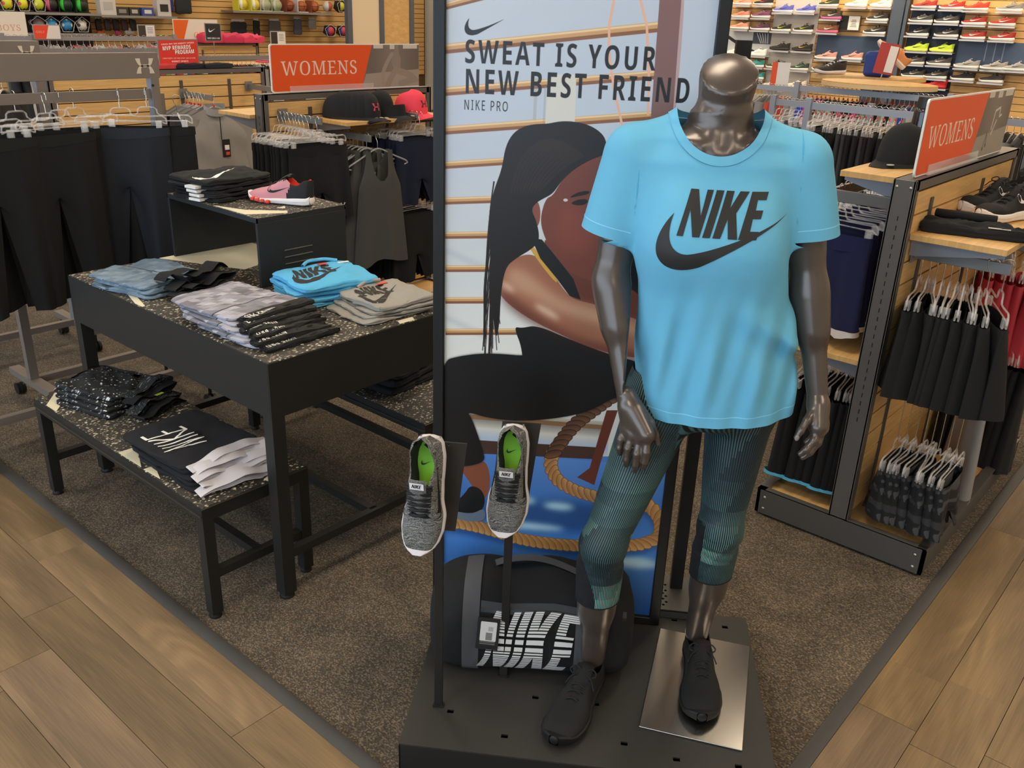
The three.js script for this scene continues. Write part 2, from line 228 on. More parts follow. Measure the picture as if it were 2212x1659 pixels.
function drawPoster(c, W, H) {
  const fill = (k, col, sm = true) => { c.fillStyle = col; polyPath(c, PP[k], sm); c.fill(); };
  const soft = (k, col, blur, sm = true) => { c.save(); c.filter = 'blur(' + blur + 'px)'; fill(k, col, sm); c.restore(); };
  let g = c.createLinearGradient(0, 0, W, H * 0.7); g.addColorStop(0, '#cfd3d6'); g.addColorStop(0.35, '#c3cbd6'); g.addColorStop(0.6, '#c9ced2'); g.addColorStop(1, '#e6e2d6'); c.fillStyle = g; c.fillRect(0, 0, W, H);
  g = c.createLinearGradient(0, 700, 300, 1250); g.addColorStop(0, 'rgba(240,238,228,0)'); g.addColorStop(1, 'rgba(244,240,226,1)'); c.fillStyle = g; c.fillRect(0, 700, 420, 560);
  c.save(); c.globalAlpha = 0.35; c.strokeStyle = '#a9b0bb'; c.lineWidth = 16; c.filter = 'blur(6px)'; c.beginPath(); c.moveTo(0, 930); c.lineTo(140, 985); c.moveTo(0, 1120); c.lineTo(150, 1180); c.stroke(); c.restore();
  fill('postlite', '#c3a5a3'); fill('post', '#8a615b', false);
  c.lineCap = 'butt';
  for (const [a, b, w] of PRUNG) { const W2 = w * 2.0; c.lineWidth = W2; c.strokeStyle = '#8d5a3a'; c.beginPath(); c.moveTo(a[0], a[1] + w * 0.5); c.lineTo(b[0], b[1] + w * 0.5); c.stroke(); c.lineWidth = W2 * 0.72; c.strokeStyle = '#d3a06a'; c.beginPath(); c.moveTo(a[0], a[1] - w * 0.1); c.lineTo(b[0], b[1] - w * 0.1); c.stroke(); c.lineWidth = W2 * 0.25; c.strokeStyle = '#f0cf9d'; c.beginPath(); c.moveTo(a[0], a[1] - w * 0.45); c.lineTo(b[0], b[1] - w * 0.45); c.stroke(); }
  fill('postlite', 'rgba(190,158,156,.5)'); fill('post', '#85605b', false);
  for (const k of ['cord1', 'cord2']) { c.strokeStyle = '#efb497'; c.lineWidth = 6; c.beginPath(); PROPE[k].forEach((p, i) => (i ? c.lineTo(...p) : c.moveTo(...p))); c.stroke(); }
  fill('towel', '#dbd5c8', false); c.fillStyle = 'rgba(160,150,135,.35)'; c.fillRect(225, 480, 8, 100); c.fillRect(250, 500, 5, 90);
  // floor band and mat under the athlete
  g = c.createLinearGradient(0, 1400, 0, 1520); g.addColorStop(0, '#cfc7b4'); g.addColorStop(0.2, '#8c877f'); g.addColorStop(0.45, '#e0dccf'); g.addColorStop(0.7, '#b9c9dd'); g.addColorStop(1, '#ddd8cc'); c.fillStyle = g; c.fillRect(60, 1400, 420, 120);
  c.fillStyle = '#8f6746'; c.fillRect(70, 1412, 400, 14);
  fill('mat', '#4f86cf', false); g = c.createLinearGradient(0, 1530, 0, H); g.addColorStop(0, '#5c8fd6'); g.addColorStop(0.3, '#3f72b6'); g.addColorStop(0.6, '#4a83cb'); g.addColorStop(1, '#2c5ea6'); c.fillStyle = g; c.fillRect(0, 1530, W, H - 1530);
  soft('matdark', 'rgba(36,70,118,.75)', 14);
  c.save(); c.filter = 'blur(9px)'; c.fillStyle = '#b9dce8'; for (const [x, y, a, b] of [[240, 1680, 40, 13], [350, 1690, 45, 13], [250, 1768, 120, 12], [590, 1862, 70, 20]]) { c.beginPath(); c.ellipse(x, y, a, b, 0, 0, 7); c.fill(); } c.restore();
  fill('beam', '#4b332b', false); fill('legwood', '#6a3526', false);
  // rope: twisted strands along a path
  const rope = (pts, r, c1, c2, c3) => { const cv = new THREE.CatmullRomCurve3(pts.map((p) => V(p[0], p[1], 0))), L = cv.getLength(), n = Math.round(L / (r * 0.92)); for (let i = 0; i <= n; i++) { const t = i / n, p = cv.getPointAt(t), d = cv.getTangentAt(t), a = Math.atan2(d.y, d.x); c.save(); c.translate(p.x, p.y); c.rotate(a + 0.75); const gg = c.createLinearGradient(0, -r, 0, r); gg.addColorStop(0, c2); gg.addColorStop(0.45, c1); gg.addColorStop(1, c3); c.fillStyle = gg; c.beginPath(); c.ellipse(0, 0, r * 1.28, r * 0.6, 0, 0, 7); c.fill(); c.strokeStyle = c3; c.lineWidth = 2; c.stroke(); c.strokeStyle = 'rgba(120,75,40,.35)'; c.lineWidth = 1; for (let k = -2; k < 3; k++) { c.beginPath(); c.moveTo(-r, k * r * 0.16); c.lineTo(r, k * r * 0.2); c.stroke(); } c.restore(); } };
  c.save(); c.filter = 'blur(8px)'; c.globalAlpha = 0.6; c.strokeStyle = '#173a6b'; c.lineWidth = 26; c.beginPath(); PROPE.rope2.forEach((p, i) => (i ? c.lineTo(p[0], p[1] + 24) : c.moveTo(p[0], p[1] + 24))); c.stroke(); c.restore();
  rope(PROPE.rope2, 22, '#cf9a5c', '#e7bd83', '#8a5a30'); rope(PROPE.rope1.slice(4), 21, '#c9955b', '#e6c08c', '#7d5230'); rope(PROPE.rope1.slice(0, 6), 21, '#6b4a35', '#8a6247', '#2e1e16');
  // athlete
  fill('calf', '#8c4d35'); fill('pshoe', '#121314'); fill('psole', '#6b7684'); c.strokeStyle = '#121314'; c.lineWidth = 3; c.beginPath(); c.ellipse(38, 1645, 22, 9, -0.5, 0, 7); c.stroke();
  fill('torso', '#0f0e0d'); fill('top2', '#14161b'); fill('neck', '#7a4231'); soft('neck', 'rgba(96,42,30,.5)', 18);
  fill('arm', '#a4674b'); soft('armlit', 'rgba(214,165,130,.75)', 12); soft('armdark', 'rgba(72,26,18,.7)', 12);
  c.save(); c.filter = 'blur(7px)'; c.fillStyle = 'rgba(238,205,176,.75)'; c.beginPath(); c.ellipse(175, 1022, 24, 9, 0.6, 0, 7); c.ellipse(285, 1085, 40, 10, 0.5, 0, 7); c.fill(); c.restore();
  fill('thigh', '#0d0c0b'); soft('thigh', 'rgba(18,16,15,.8)', 3);
  fill('face', '#7b3f30'); soft('cheek', 'rgba(150,74,56,.75)', 16); fill('yellow', '#d9a53f'); fill('strap', '#141414', false);
  fill('ear', '#8e5140'); c.fillStyle = 'rgba(60,24,18,.7)'; c.beginPath(); c.ellipse(222, 803, 7, 16, 0.2, 0, 7); c.fill();
  fill('hair', '#1c1410'); c.save(); c.strokeStyle = '#2d211b'; c.lineWidth = 1.5; for (let i = 0; i < 70; i++) { const t = i / 70; c.beginPath(); c.moveTo(270 + 90 * t, 625 + 40 * t * t); c.quadraticCurveTo(190 + 110 * t, 640 + 60 * t, 175 + 80 * t, 760 + 10 * Math.sin(i)); c.stroke(); } c.strokeStyle = '#1c1410'; c.lineWidth = 2; for (let i = 0; i < 40; i++) { const x = 120 + (i % 20) * 1.9, y = 800 + (i % 7) * 30; c.beginPath(); c.moveTo(x + 10, y - 60); c.quadraticCurveTo(x - 8 - (i % 5) * 4, y + 90, x + 4 - (i % 9) * 3, y + 210 + (i % 6) * 26); c.stroke(); } c.restore();
  fill('brow', '#1a100d'); fill('eye', '#20130f'); c.fillStyle = '#d8cfc9'; c.beginPath(); c.ellipse(318, 778, 6, 4, 0, 0, 7); c.fill();
  // lettering
  c.fillStyle = '#171513'; swooshPath(c, 48, 348, 98, 40); c.fill();
  c.save(); c.transform(1, 0.0, 0, 1, 0, 0); fitText(c, 'SWEAT IS YOUR', 49, 398, 467, 54, 0.1); fitText(c, 'NEW BEST FRIEND', 49, 467, 557, 57, 0.1); fitText(c, 'NIKE PRO', 49, 541, 113, 23, 0.14, 'normal'); c.restore();
}
{
  const p = thing('display_platform', 'low charcoal metal platform with square slots carrying mannequin and banner', 'platform', D(0, 0, 0), TH);
  const slots = []; for (const [s, d] of [[0.1, 0.12], [0.24, 0.06], [0.3, 0.2], [0.45, 0.2], [0.52, 0.08], [0.64, 0.05], [0.78, 0.05], [0.86 - 0.06, 0.56], [0.66, 0.57], [0.82, 0.3]]) slots.push([s, d]);
  const sh = shapeOf([[0, 0], [0.864, 0], [0.864, 0.611], [0, 0.611]]); for (const [s, d] of slots) { const h = new THREE.Path(); h.moveTo(s - 0.008, d - 0.006); h.lineTo(s - 0.008, d + 0.006); h.lineTo(s + 0.008, d + 0.006); h.lineTo(s + 0.008, d - 0.006); h.closePath(); sh.holes.push(h); }
  const top = extrude(sh, 0.004); top.rotateX(-Math.PI / 2); top.translate(0, 0.076, 0);
  const slate = M(0x3d3b37, 0.5, { metalness: 0.35 });
  part('deck', top, slate, p);
  part('skirt', [box(0.864, 0.076, 0.004, 0.432, 0, -0.002), box(0.864, 0.076, 0.004, 0.432, 0, -0.609), box(0.004, 0.076, 0.61, 0.002, 0, -0.305), box(0.004, 0.076, 0.61, 0.862, 0, -0.305), box(0.85, 0.004, 0.6, 0.432, 0.03, -0.305)], M(0x2a2825, 0.5, { metalness: 0.35 }), p);
  const bn = thing('poster_stand', 'tall dark framed fitness poster of athlete gripping thick rope, standing on charcoal platform', 'poster', D(-0.028, 0.08, 0.534), TH);
  const FW = 0.643, FH = 1.9, fm = M(0x242321, 0.42, { metalness: 0.4 });
  part('frame', [box(0.028, FH, 0.036, 0.014, 0, -0.018, 0.003), box(0.028, FH, 0.036, FW - 0.014, 0, -0.018, 0.003), box(FW, 0.024, 0.036, FW / 2, 0, -0.018, 0.003), box(FW, 0.024, 0.036, FW / 2, FH - 0.024, -0.018, 0.003), box(FW - 0.02, FH - 0.02, 0.006, FW / 2, 0.01, -0.03)], fm, bn);
  const pg = new THREE.PlaneGeometry(0.594, 1.858); pg.translate(FW / 2, 0.022 + 0.929, 0);
  const uvp = pg.attributes.uv; for (let i = 0; i < 4; i++) { const y = pg.attributes.position.getY(i) + 0.08; uvp.setY(i, (y - 0.105) / 1.845); }
  pg.translate(0, 0, -0.012);
  part('print', pg, M(0xffffff, 0.38, { map: canvas(653, 2048, drawPoster) }), bn, 'printed photo of an athlete with rope');
  // rear post and perforated foot of the banner frame
  part('rear_post', box(0.035, 1.5, 0.03, FW + 0.052, 0.03, -0.16), fm, bn);
  const fs = shapeOf([[0, 0], [0.2, 0], [0.2, 0.17], [0, 0.17]]); for (let i = 0; i < 9; i++) for (let j = 0; j < 5; j++) { const x = 0.03 + j * 0.018 + (i % 2) * 0.009, y = 0.022 + i * 0.014, h = new THREE.Path(); h.moveTo(x - 0.0055, y); h.lineTo(x, y + 0.0055); h.lineTo(x + 0.0055, y); h.lineTo(x, y - 0.0055); h.closePath(); fs.holes.push(h); }
  const fg = extrude(fs, 0.003); fg.rotateX(-Math.PI / 2); fg.translate(FW - 0.09, 0.026, -0.04);
  part('foot_plate', [fg, box(0.2, 0.02, 0.17, FW + 0.01, 0.002, -0.125)], M(0x4b4944, 0.45, { metalness: 0.4 }), bn);
  const pl = solo('mannequin_base_plate', box(0.242, 0.004, 0.39, 0, 0, 0, 0.0015), M(0xcfcac0, 0.22, { metalness: 1 }), "brushed steel plate under the mannequin's straight leg", 'base plate', null, D(0.706, 0.081, 0.308), TH - 0.165);
  void pl;
}
// ---------- mannequin ----------
// implicit surfaces meshed with surface nets; coordinates [s, y, z] with z towards the aisle, in the display's frame
const smin = (a, b, k) => { const h = clamp(0.5 + 0.5 * (b - a) / k); return lerp(b, a, h) - k * h * (1 - h); };
function cone(x, y, z, a, b, r0, r1) {
  const dx = b[0] - a[0], dy = b[1] - a[1], dz = b[2] - a[2], t = clamp(((x - a[0]) * dx + (y - a[1]) * dy + (z - a[2]) * dz) / (dx * dx + dy * dy + dz * dz));
  return Math.hypot(x - a[0] - t * dx, y - a[1] - t * dy, z - a[2] - t * dz) - lerp(r0, r1, t);
}
const ball = (x, y, z, c, r) => Math.hypot(x - c[0], y - c[1], z - c[2]) - r;
function section(rows, x, y, z, p = 2) {                       // stacked ellipses: y -> centre s, half width, half depth, centre z
  const [c, a, b, cz] = tab(rows, y), u = Math.abs(x - c) / a, v = Math.abs(z - cz) / b;
  return (Math.pow(Math.pow(u, p) + Math.pow(v, p), 1 / p) - 1) * Math.min(a, b);
}
function nets(f, lo, hi, h) {
  const n = [0, 1, 2].map((k) => Math.ceil((hi[k] - lo[k]) / h) + 1), [nx, ny, nz] = n, F = new Float32Array(nx * ny * nz);
  for (let k = 0; k < nz; k++) for (let j = 0; j < ny; j++) for (let i = 0; i < nx; i++) F[i + nx * (j + ny * k)] = f(lo[0] + i * h, lo[1] + j * h, lo[2] + k * h);
  const id = new Int32Array(nx * ny * nz).fill(-1), P = [], I = [], at = (i, j, k) => i + nx * (j + ny * k);
  for (let k = 0; k < nz - 1; k++) for (let j = 0; j < ny - 1; j++) for (let i = 0; i < nx - 1; i++) {
    let c = 0, sx = 0, sy = 0, sz = 0, m = 0; const v = [];
    for (let q = 0; q < 8; q++) { v.push(F[at(i + (q & 1), j + ((q >> 1) & 1), k + (q >> 2))]); if (v[q] < 0) m |= 1 << q; }
    if (m === 0 || m === 255) continue;
    for (let q = 0; q < 8; q++) for (const bit of [1, 2, 4]) if (!(q & bit)) { const r = q | bit; if ((v[q] < 0) !== (v[r] < 0)) { const t = v[q] / (v[q] - v[r]); sx += (q & 1) + (bit === 1 ? t : 0); sy += ((q >> 1) & 1) + (bit === 2 ? t : 0); sz += (q >> 2) + (bit === 4 ? t : 0); c++; } }
    id[at(i, j, k)] = P.length / 3; P.push(lo[0] + h * (i + sx / c), lo[1] + h * (j + sy / c), lo[2] + h * (k + sz / c));
  }
  const quad = (a, b, c, d, flip) => { if (a < 0 || b < 0 || c < 0 || d < 0) return; flip ? I.push(a, c, b, a, d, c) : I.push(a, b, c, a, c, d); };
  for (let k = 1; k < nz - 1; k++) for (let j = 1; j < ny - 1; j++) for (let i = 1; i < nx - 1; i++) {
    const s = F[at(i, j, k)] < 0;
    if (s !== F[at(i + 1, j, k)] < 0) quad(id[at(i, j - 1, k - 1)], id[at(i, j, k - 1)], id[at(i, j, k)], id[at(i, j - 1, k)], !s);
    if (s !== F[at(i, j + 1, k)] < 0) quad(id[at(i - 1, j, k - 1)], id[at(i - 1, j, k)], id[at(i, j, k)], id[at(i, j, k - 1)], !s);
    if (s !== F[at(i, j, k + 1)] < 0) quad(id[at(i - 1, j - 1, k)], id[at(i, j - 1, k)], id[at(i, j, k)], id[at(i - 1, j, k)], !s);
  }
  const N = new Float32Array(P.length), e = h * 0.6;
  for (let q = 0; q < P.length; q += 3) { const [x, y, z] = [P[q], P[q + 1], P[q + 2]]; const a = f(x + e, y, z) - f(x - e, y, z), b = f(x, y + e, z) - f(x, y - e, z), c = f(x, y, z + e) - f(x, y, z - e), l = Math.hypot(a, b, c) || 1; N[q] = a / l; N[q + 1] = b / l; N[q + 2] = c / l; }
  return { P, N, I };
}
// keep the part of a mesh where every keep(x,y,z) > 0, cutting triangles exactly; uv(x,y,z) gives texture coordinates; lift moves along the normal
function clip(m, keeps, uv = (x, y) => [x, y], lift = 0) {
  const OP = [], ON = [], OU = [];
  for (let q = 0; q < m.I.length; q += 3) {
    let poly = [0, 1, 2].map((k) => { const i = m.I[q + k] * 3; return [m.P[i], m.P[i + 1], m.P[i + 2], m.N[i], m.N[i + 1], m.N[i + 2]]; });
    for (const f of keeps) { if (!poly.length) break; const d = poly.map((p) => f(p[0], p[1], p[2], p)); if (d.every((v) => v >= 0)) continue; const out = []; for (let i = 0; i < poly.length; i++) { const j = (i + 1) % poly.length, a = poly[i], b = poly[j]; if (d[i] >= 0) out.push(a); if ((d[i] >= 0) !== (d[j] >= 0)) { const t = d[i] / (d[i] - d[j]); out.push(a.map((v, k) => lerp(v, b[k], t))); } } poly = out; }
    for (let i = 2; i < poly.length; i++) for (const p of [poly[0], poly[i - 1], poly[i]]) { OP.push(p[0] + p[3] * lift, p[1] + p[4] * lift, p[2] + p[5] * lift); ON.push(p[3], p[4], p[5]); OU.push(...uv(p[0], p[1], p[2])); }
  }
  const g = new THREE.BufferGeometry(); g.setAttribute('position', new THREE.Float32BufferAttribute(OP, 3)); g.setAttribute('normal', new THREE.Float32BufferAttribute(ON, 3)); g.setAttribute('uv', new THREE.Float32BufferAttribute(OU, 2)); return g;
}
const solidGeo = (m, uv) => clip(m, [], uv);
const J = { // joints
  shL: [0.43, 1.385, -0.365], elL: [0.403, 1.13, -0.335], wrL: [0.459, 0.888, -0.255],
  shR: [0.775, 1.385, -0.37], elR: [0.824, 1.138, -0.35], wrR: [0.87, 0.905, -0.3],
  hipL: [0.548, 0.86, -0.34], knL: [0.434, 0.53, -0.215], anL: [0.434, 0.165, -0.275],
  hipR: [0.725, 0.86, -0.375], knR: [0.71, 0.53, -0.335], anR: [0.702, 0.165, -0.415],
};
const TORSO = [[0.72, 0.635, 0.13, 0.09, -0.365], [0.8, 0.635, 0.16, 0.11, -0.365], [0.87, 0.635, 0.168, 0.115, -0.365], [0.95, 0.632, 0.148, 0.105, -0.36], [1.05, 0.622, 0.118, 0.09, -0.35], [1.12, 0.615, 0.124, 0.095, -0.345], [1.22, 0.608, 0.142, 0.112, -0.34], [1.3, 0.605, 0.15, 0.1, -0.35], [1.38, 0.602, 0.162, 0.082, -0.365], [1.425, 0.601, 0.12, 0.068, -0.37], [1.455, 0.6, 0.06, 0.055, -0.37], [1.5, 0.6, 0.048, 0.05, -0.365]];
function legField(x, y, z, side, grow) {
  const h = J['hip' + side], k = J['kn' + side], a = J['an' + side], cf = [k[0] + (side === 'L' ? -0.004 : 0.004), 0.39, lerp(k[2], a[2], 0.45) - 0.018];
  let d = cone(x, y, z, h, k, 0.078, 0.045); d = smin(d, ball(x, y, z, [k[0], k[1] + 0.005, k[2] + 0.012], 0.043), 0.025);
  d = smin(d, cone(x, y, z, k, a, 0.043, 0.031), 0.025); d = smin(d, cone(x, y, z, [cf[0], 0.45, cf[2] + 0.005], [cf[0], 0.33, cf[2] - 0.008], 0.043, 0.036), 0.05);
  return d - grow;
}
function bodyField(x, y, z) {
  let d = Math.max(section(TORSO, x, y, z), 0.87 - y, y - 1.47);
  if (y > 1.1 && y < 1.36) { d = smin(d, ball(x, y, z, [0.55, 1.235, -0.29], 0.062), 0.05); d = smin(d, ball(x, y, z, [0.665, 1.235, -0.29], 0.062), 0.05); }
  if (y > 1.36) {
    let n = cone(x, y, z, [0.6, 1.4, -0.38], [0.606, 1.62, -0.335], 0.052, 0.05);
    n = smin(n, cone(x, y, z, [0.605, 1.545, -0.345], [0.608, 1.6, -0.325], 0.049, 0.053), 0.03);
    const px = x - 0.606, py = y - 1.553, pz = z + 0.336, pl = 0.76 * py + 0.65 * pz, rad2 = px * px + py * py + pz * pz - pl * pl;
    d = smin(d, n, 0.045);
    if (y > 1.44) d = -smin(-d, -(pl - 0.012 + rad2 * 4.2), 0.003);   // slanted, slightly domed cut through the neck
    d = smin(d, cone(x, y, z, [0.56, 1.415, -0.305], [0.46, 1.428, -0.34], 0.011, 0.012), 0.025); d = smin(d, cone(x, y, z, [0.645, 1.415, -0.305], [0.745, 1.428, -0.34], 0.011, 0.012), 0.025);
    if (y < 1.5) for (const s of [-1, 1]) d = smin(d, cone(x, y, z, [0.602 + s * 0.012, 1.405, -0.3], [0.602 + s * 0.038, 1.5, -0.345], 0.008, 0.01), 0.02);
  }
  for (const s of ['L', 'R']) {
    const a = J['sh' + s], b = J['el' + s], c = J['wr' + s];
    if (y > 0.8) { d = smin(d, cone(x, y, z, a, b, 0.05, 0.035), 0.045); d = Math.min(d, 9); let e = cone(x, y, z, b, c, 0.034, 0.0225); e = smin(e, cone(x, y, z, [lerp(b[0], c[0], 0.12), lerp(b[1], c[1], 0.12), lerp(b[2], c[2], 0.12)], [lerp(b[0], c[0], 0.4), lerp(b[1], c[1], 0.4), lerp(b[2], c[2], 0.4)], 0.037, 0.031), 0.03); d = smin(d, e, 0.02); }
  }
  if (y > 0.88 && y < 1.5) { const e = armSide0(x, y), cu = cuffY(x); if (neckLine(x, y, z) > 0.004 && (e < -0.012 ? y > 0.9 : y > cu + 0.006)) d = Math.max(d, shirtField(x, y, z) + 0.007); }
  if (y < 0.98) { d = smin(d, legField(x, y, z, 'L', 0), 0.03); d = Math.min(d, legField(x, y, z, 'R', 0)); }
  return d;
}
function handField(spec, x, y, z) {                            // palm slab plus five separate finger chains
  const { w, fingers, palm } = spec; let d = cone(x, y, z, w, palm[0], 0.0225, 0.019);
  for (const p of palm) d = smin(d, cone(x, y, z, lerp3(w, p, 0.35), p, 0.0175, 0.0115), 0.014);
  for (let i = 1; i < palm.length; i++) d = smin(d, cone(x, y, z, palm[i - 1], palm[i], 0.0115, 0.0115), 0.01);
  for (const f of fingers) { let e = 1; for (let i = 1; i < f.length; i++) e = smin(e, cone(x, y, z, f[i - 1], f[i], [0.0098, 0.0088, 0.0078, 0.007][i - 1] ?? 0.007, [0.0088, 0.0078, 0.0062, 0.006][i - 1] ?? 0.006), 0.004); d = smin(d, e, 0.0055); }
  return d;
}
const lerp3 = (a, b, t) => a.map((v, k) => lerp(v, b[k], t));
const HL = { w: J.wrL, palm: [[0.507, 0.822, -0.205], [0.493, 0.812, -0.212], [0.477, 0.812, -0.222], [0.463, 0.82, -0.235]],
  fingers: [[[0.507, 0.822, -0.205], [0.509, 0.786, -0.192], [0.508, 0.762, -0.193], [0.507, 0.744, -0.2]], [[0.493, 0.812, -0.212], [0.49, 0.777, -0.197], [0.489, 0.75, -0.198], [0.489, 0.732, -0.206]], [[0.477, 0.812, -0.222], [0.47, 0.783, -0.209], [0.469, 0.757, -0.208], [0.47, 0.74, -0.214]], [[0.463, 0.82, -0.235], [0.454, 0.796, -0.225], [0.452, 0.776, -0.223], [0.454, 0.761, -0.226]], [[0.487, 0.872, -0.235], [0.514, 0.843, -0.222], [0.527, 0.818, -0.215], [0.533, 0.799, -0.212]]] };
const HR = { w: J.wrR, palm: [[0.872, 0.848, -0.258], [0.882, 0.843, -0.268], [0.887, 0.845, -0.285], [0.887, 0.853, -0.3]],
  fingers: [[[0.872, 0.848, -0.258], [0.864, 0.823, -0.24], [0.85, 0.805, -0.232], [0.839, 0.793, -0.233]], [[0.882, 0.843, -0.268], [0.876, 0.815, -0.251], [0.861, 0.794, -0.243], [0.848, 0.78, -0.243]], [[0.887, 0.845, -0.285], [0.882, 0.816, -0.271], [0.867, 0.795, -0.264], [0.854, 0.783, -0.264]], [[0.887, 0.853, -0.3], [0.884, 0.828, -0.291], [0.872, 0.809, -0.286], [0.861, 0.798, -0.285]], [[0.862, 0.884, -0.278], [0.846, 0.864, -0.252], [0.834, 0.845, -0.24], [0.826, 0.83, -0.236]]] };
const SHIRT = [[0.68, 0.64, 0.178, 0.14, -0.35], [0.8, 0.656, 0.18, 0.14, -0.35], [0.87, 0.653, 0.178, 0.138, -0.35], [0.95, 0.647, 0.174, 0.134, -0.345], [1.05, 0.636, 0.168, 0.126, -0.338], [1.12, 0.622, 0.16, 0.126, -0.335], [1.22, 0.606, 0.158, 0.134, -0.333], [1.3, 0.604, 0.166, 0.114, -0.345], [1.38, 0.602, 0.178, 0.096, -0.363], [1.425, 0.601, 0.146, 0.082, -0.37], [1.455, 0.6, 0.096, 0.072, -0.37], [1.52, 0.6, 0.06, 0.06, -0.37]];
function shirtField(x, y, z) {
  let d = section(SHIRT, x, y, z, 2.15);
  if (y > 1.08 && y < 1.38) { d = smin(d, ball(x, y, z, [0.55, 1.228, -0.29], 0.074), 0.07); d = smin(d, ball(x, y, z, [0.662, 1.228, -0.29], 0.074), 0.07); }
  if (y > 1.15) for (const [s, e] of [['L', [0.392, 1.19, -0.345]], ['R', [0.815, 1.19, -0.352]]]) { const a = J['sh' + s]; d = smin(d, Math.max(cone(x, y, z, [a[0], a[1] - 0.006, a[2]], e, 0.062, 0.068), cuffY(x) - 0.012 - y), 0.03); d = smin(d, cone(x, y, z, [0.6 + (a[0] < 0.6 ? -0.07 : 0.07), 1.448, -0.37], [a[0], a[1] + 0.018, a[2]], 0.03, 0.042), 0.03); }
  // cloth: drape below the bust, pull lines to the waist on one side, creases at the armpits
  const low = (1 - sst(0.98, 1.2, y)) * lerp(0.35, 1, sst(0.84, 0.95, y)), front = sst(-0.36, -0.26, z);
  d += -0.007 * low * Math.sin((x - 0.5) * 62 + (y - 1) * 7 + 0.6) * front - 0.004 * low * Math.sin((x - 0.6) * 120 - (y - 0.9) * 16);
  const gx = x - 0.775, gy = y - 1.03; d += -0.011 * Math.exp(-((gx * 0.55 + gy * 0.83 - 0.01) ** 2) / 0.0003 - ((gx * 0.83 - gy * 0.55) ** 2) / 0.012) * front;
  d += 0.008 * Math.exp(-((gx * 0.55 + gy * 0.83 + 0.035) ** 2) / 0.0005 - ((gx * 0.83 - gy * 0.55) ** 2) / 0.012) * front;
  for (const [cx, k] of [[0.462, 1], [0.752, -1]]) { const u = (x - cx) * k, v = y - 1.25; d += 0.006 * Math.exp(-((u - v * 0.28) ** 2) / 0.00025 - v * v / 0.006) * front; }
  const nn = noise3(x * 9, y * 7, z * 9) - 0.5; d += 0.004 * nn;
  return d;
}
const armSide0 = (x, y) => Math.max(0.442 + Math.max(0, y - 1.3) * 0.04 - x, x - (0.768 - Math.max(0, y - 1.3) * 0.04)), cuffY = (x) => (x < 0.6 ? 1.236 - (x - 0.335) * 0.2 : 1.238 + (x - 0.78) * 0.14);
const armSide = (x, y) => { const l = (0.442 + Math.max(0, y - 1.3) * 0.04 - x), r = x - (0.768 - Math.max(0, y - 1.3) * 0.04); return Math.max(l, r) - Math.max(0, 1.235 - y) * 3; };   // > 0 on the sleeves
const neckLine = (x, y, z) => { const fr = sst(-0.43, -0.33, z), ry = lerp(0.03, 0.09, fr); return y > 1.51 ? -0.01 : (Math.hypot((x - 0.597) / 0.086, (y - 1.492) / ry) - 1) * lerp(0.05, 0.088, fr); };   // < 0 inside the neck opening
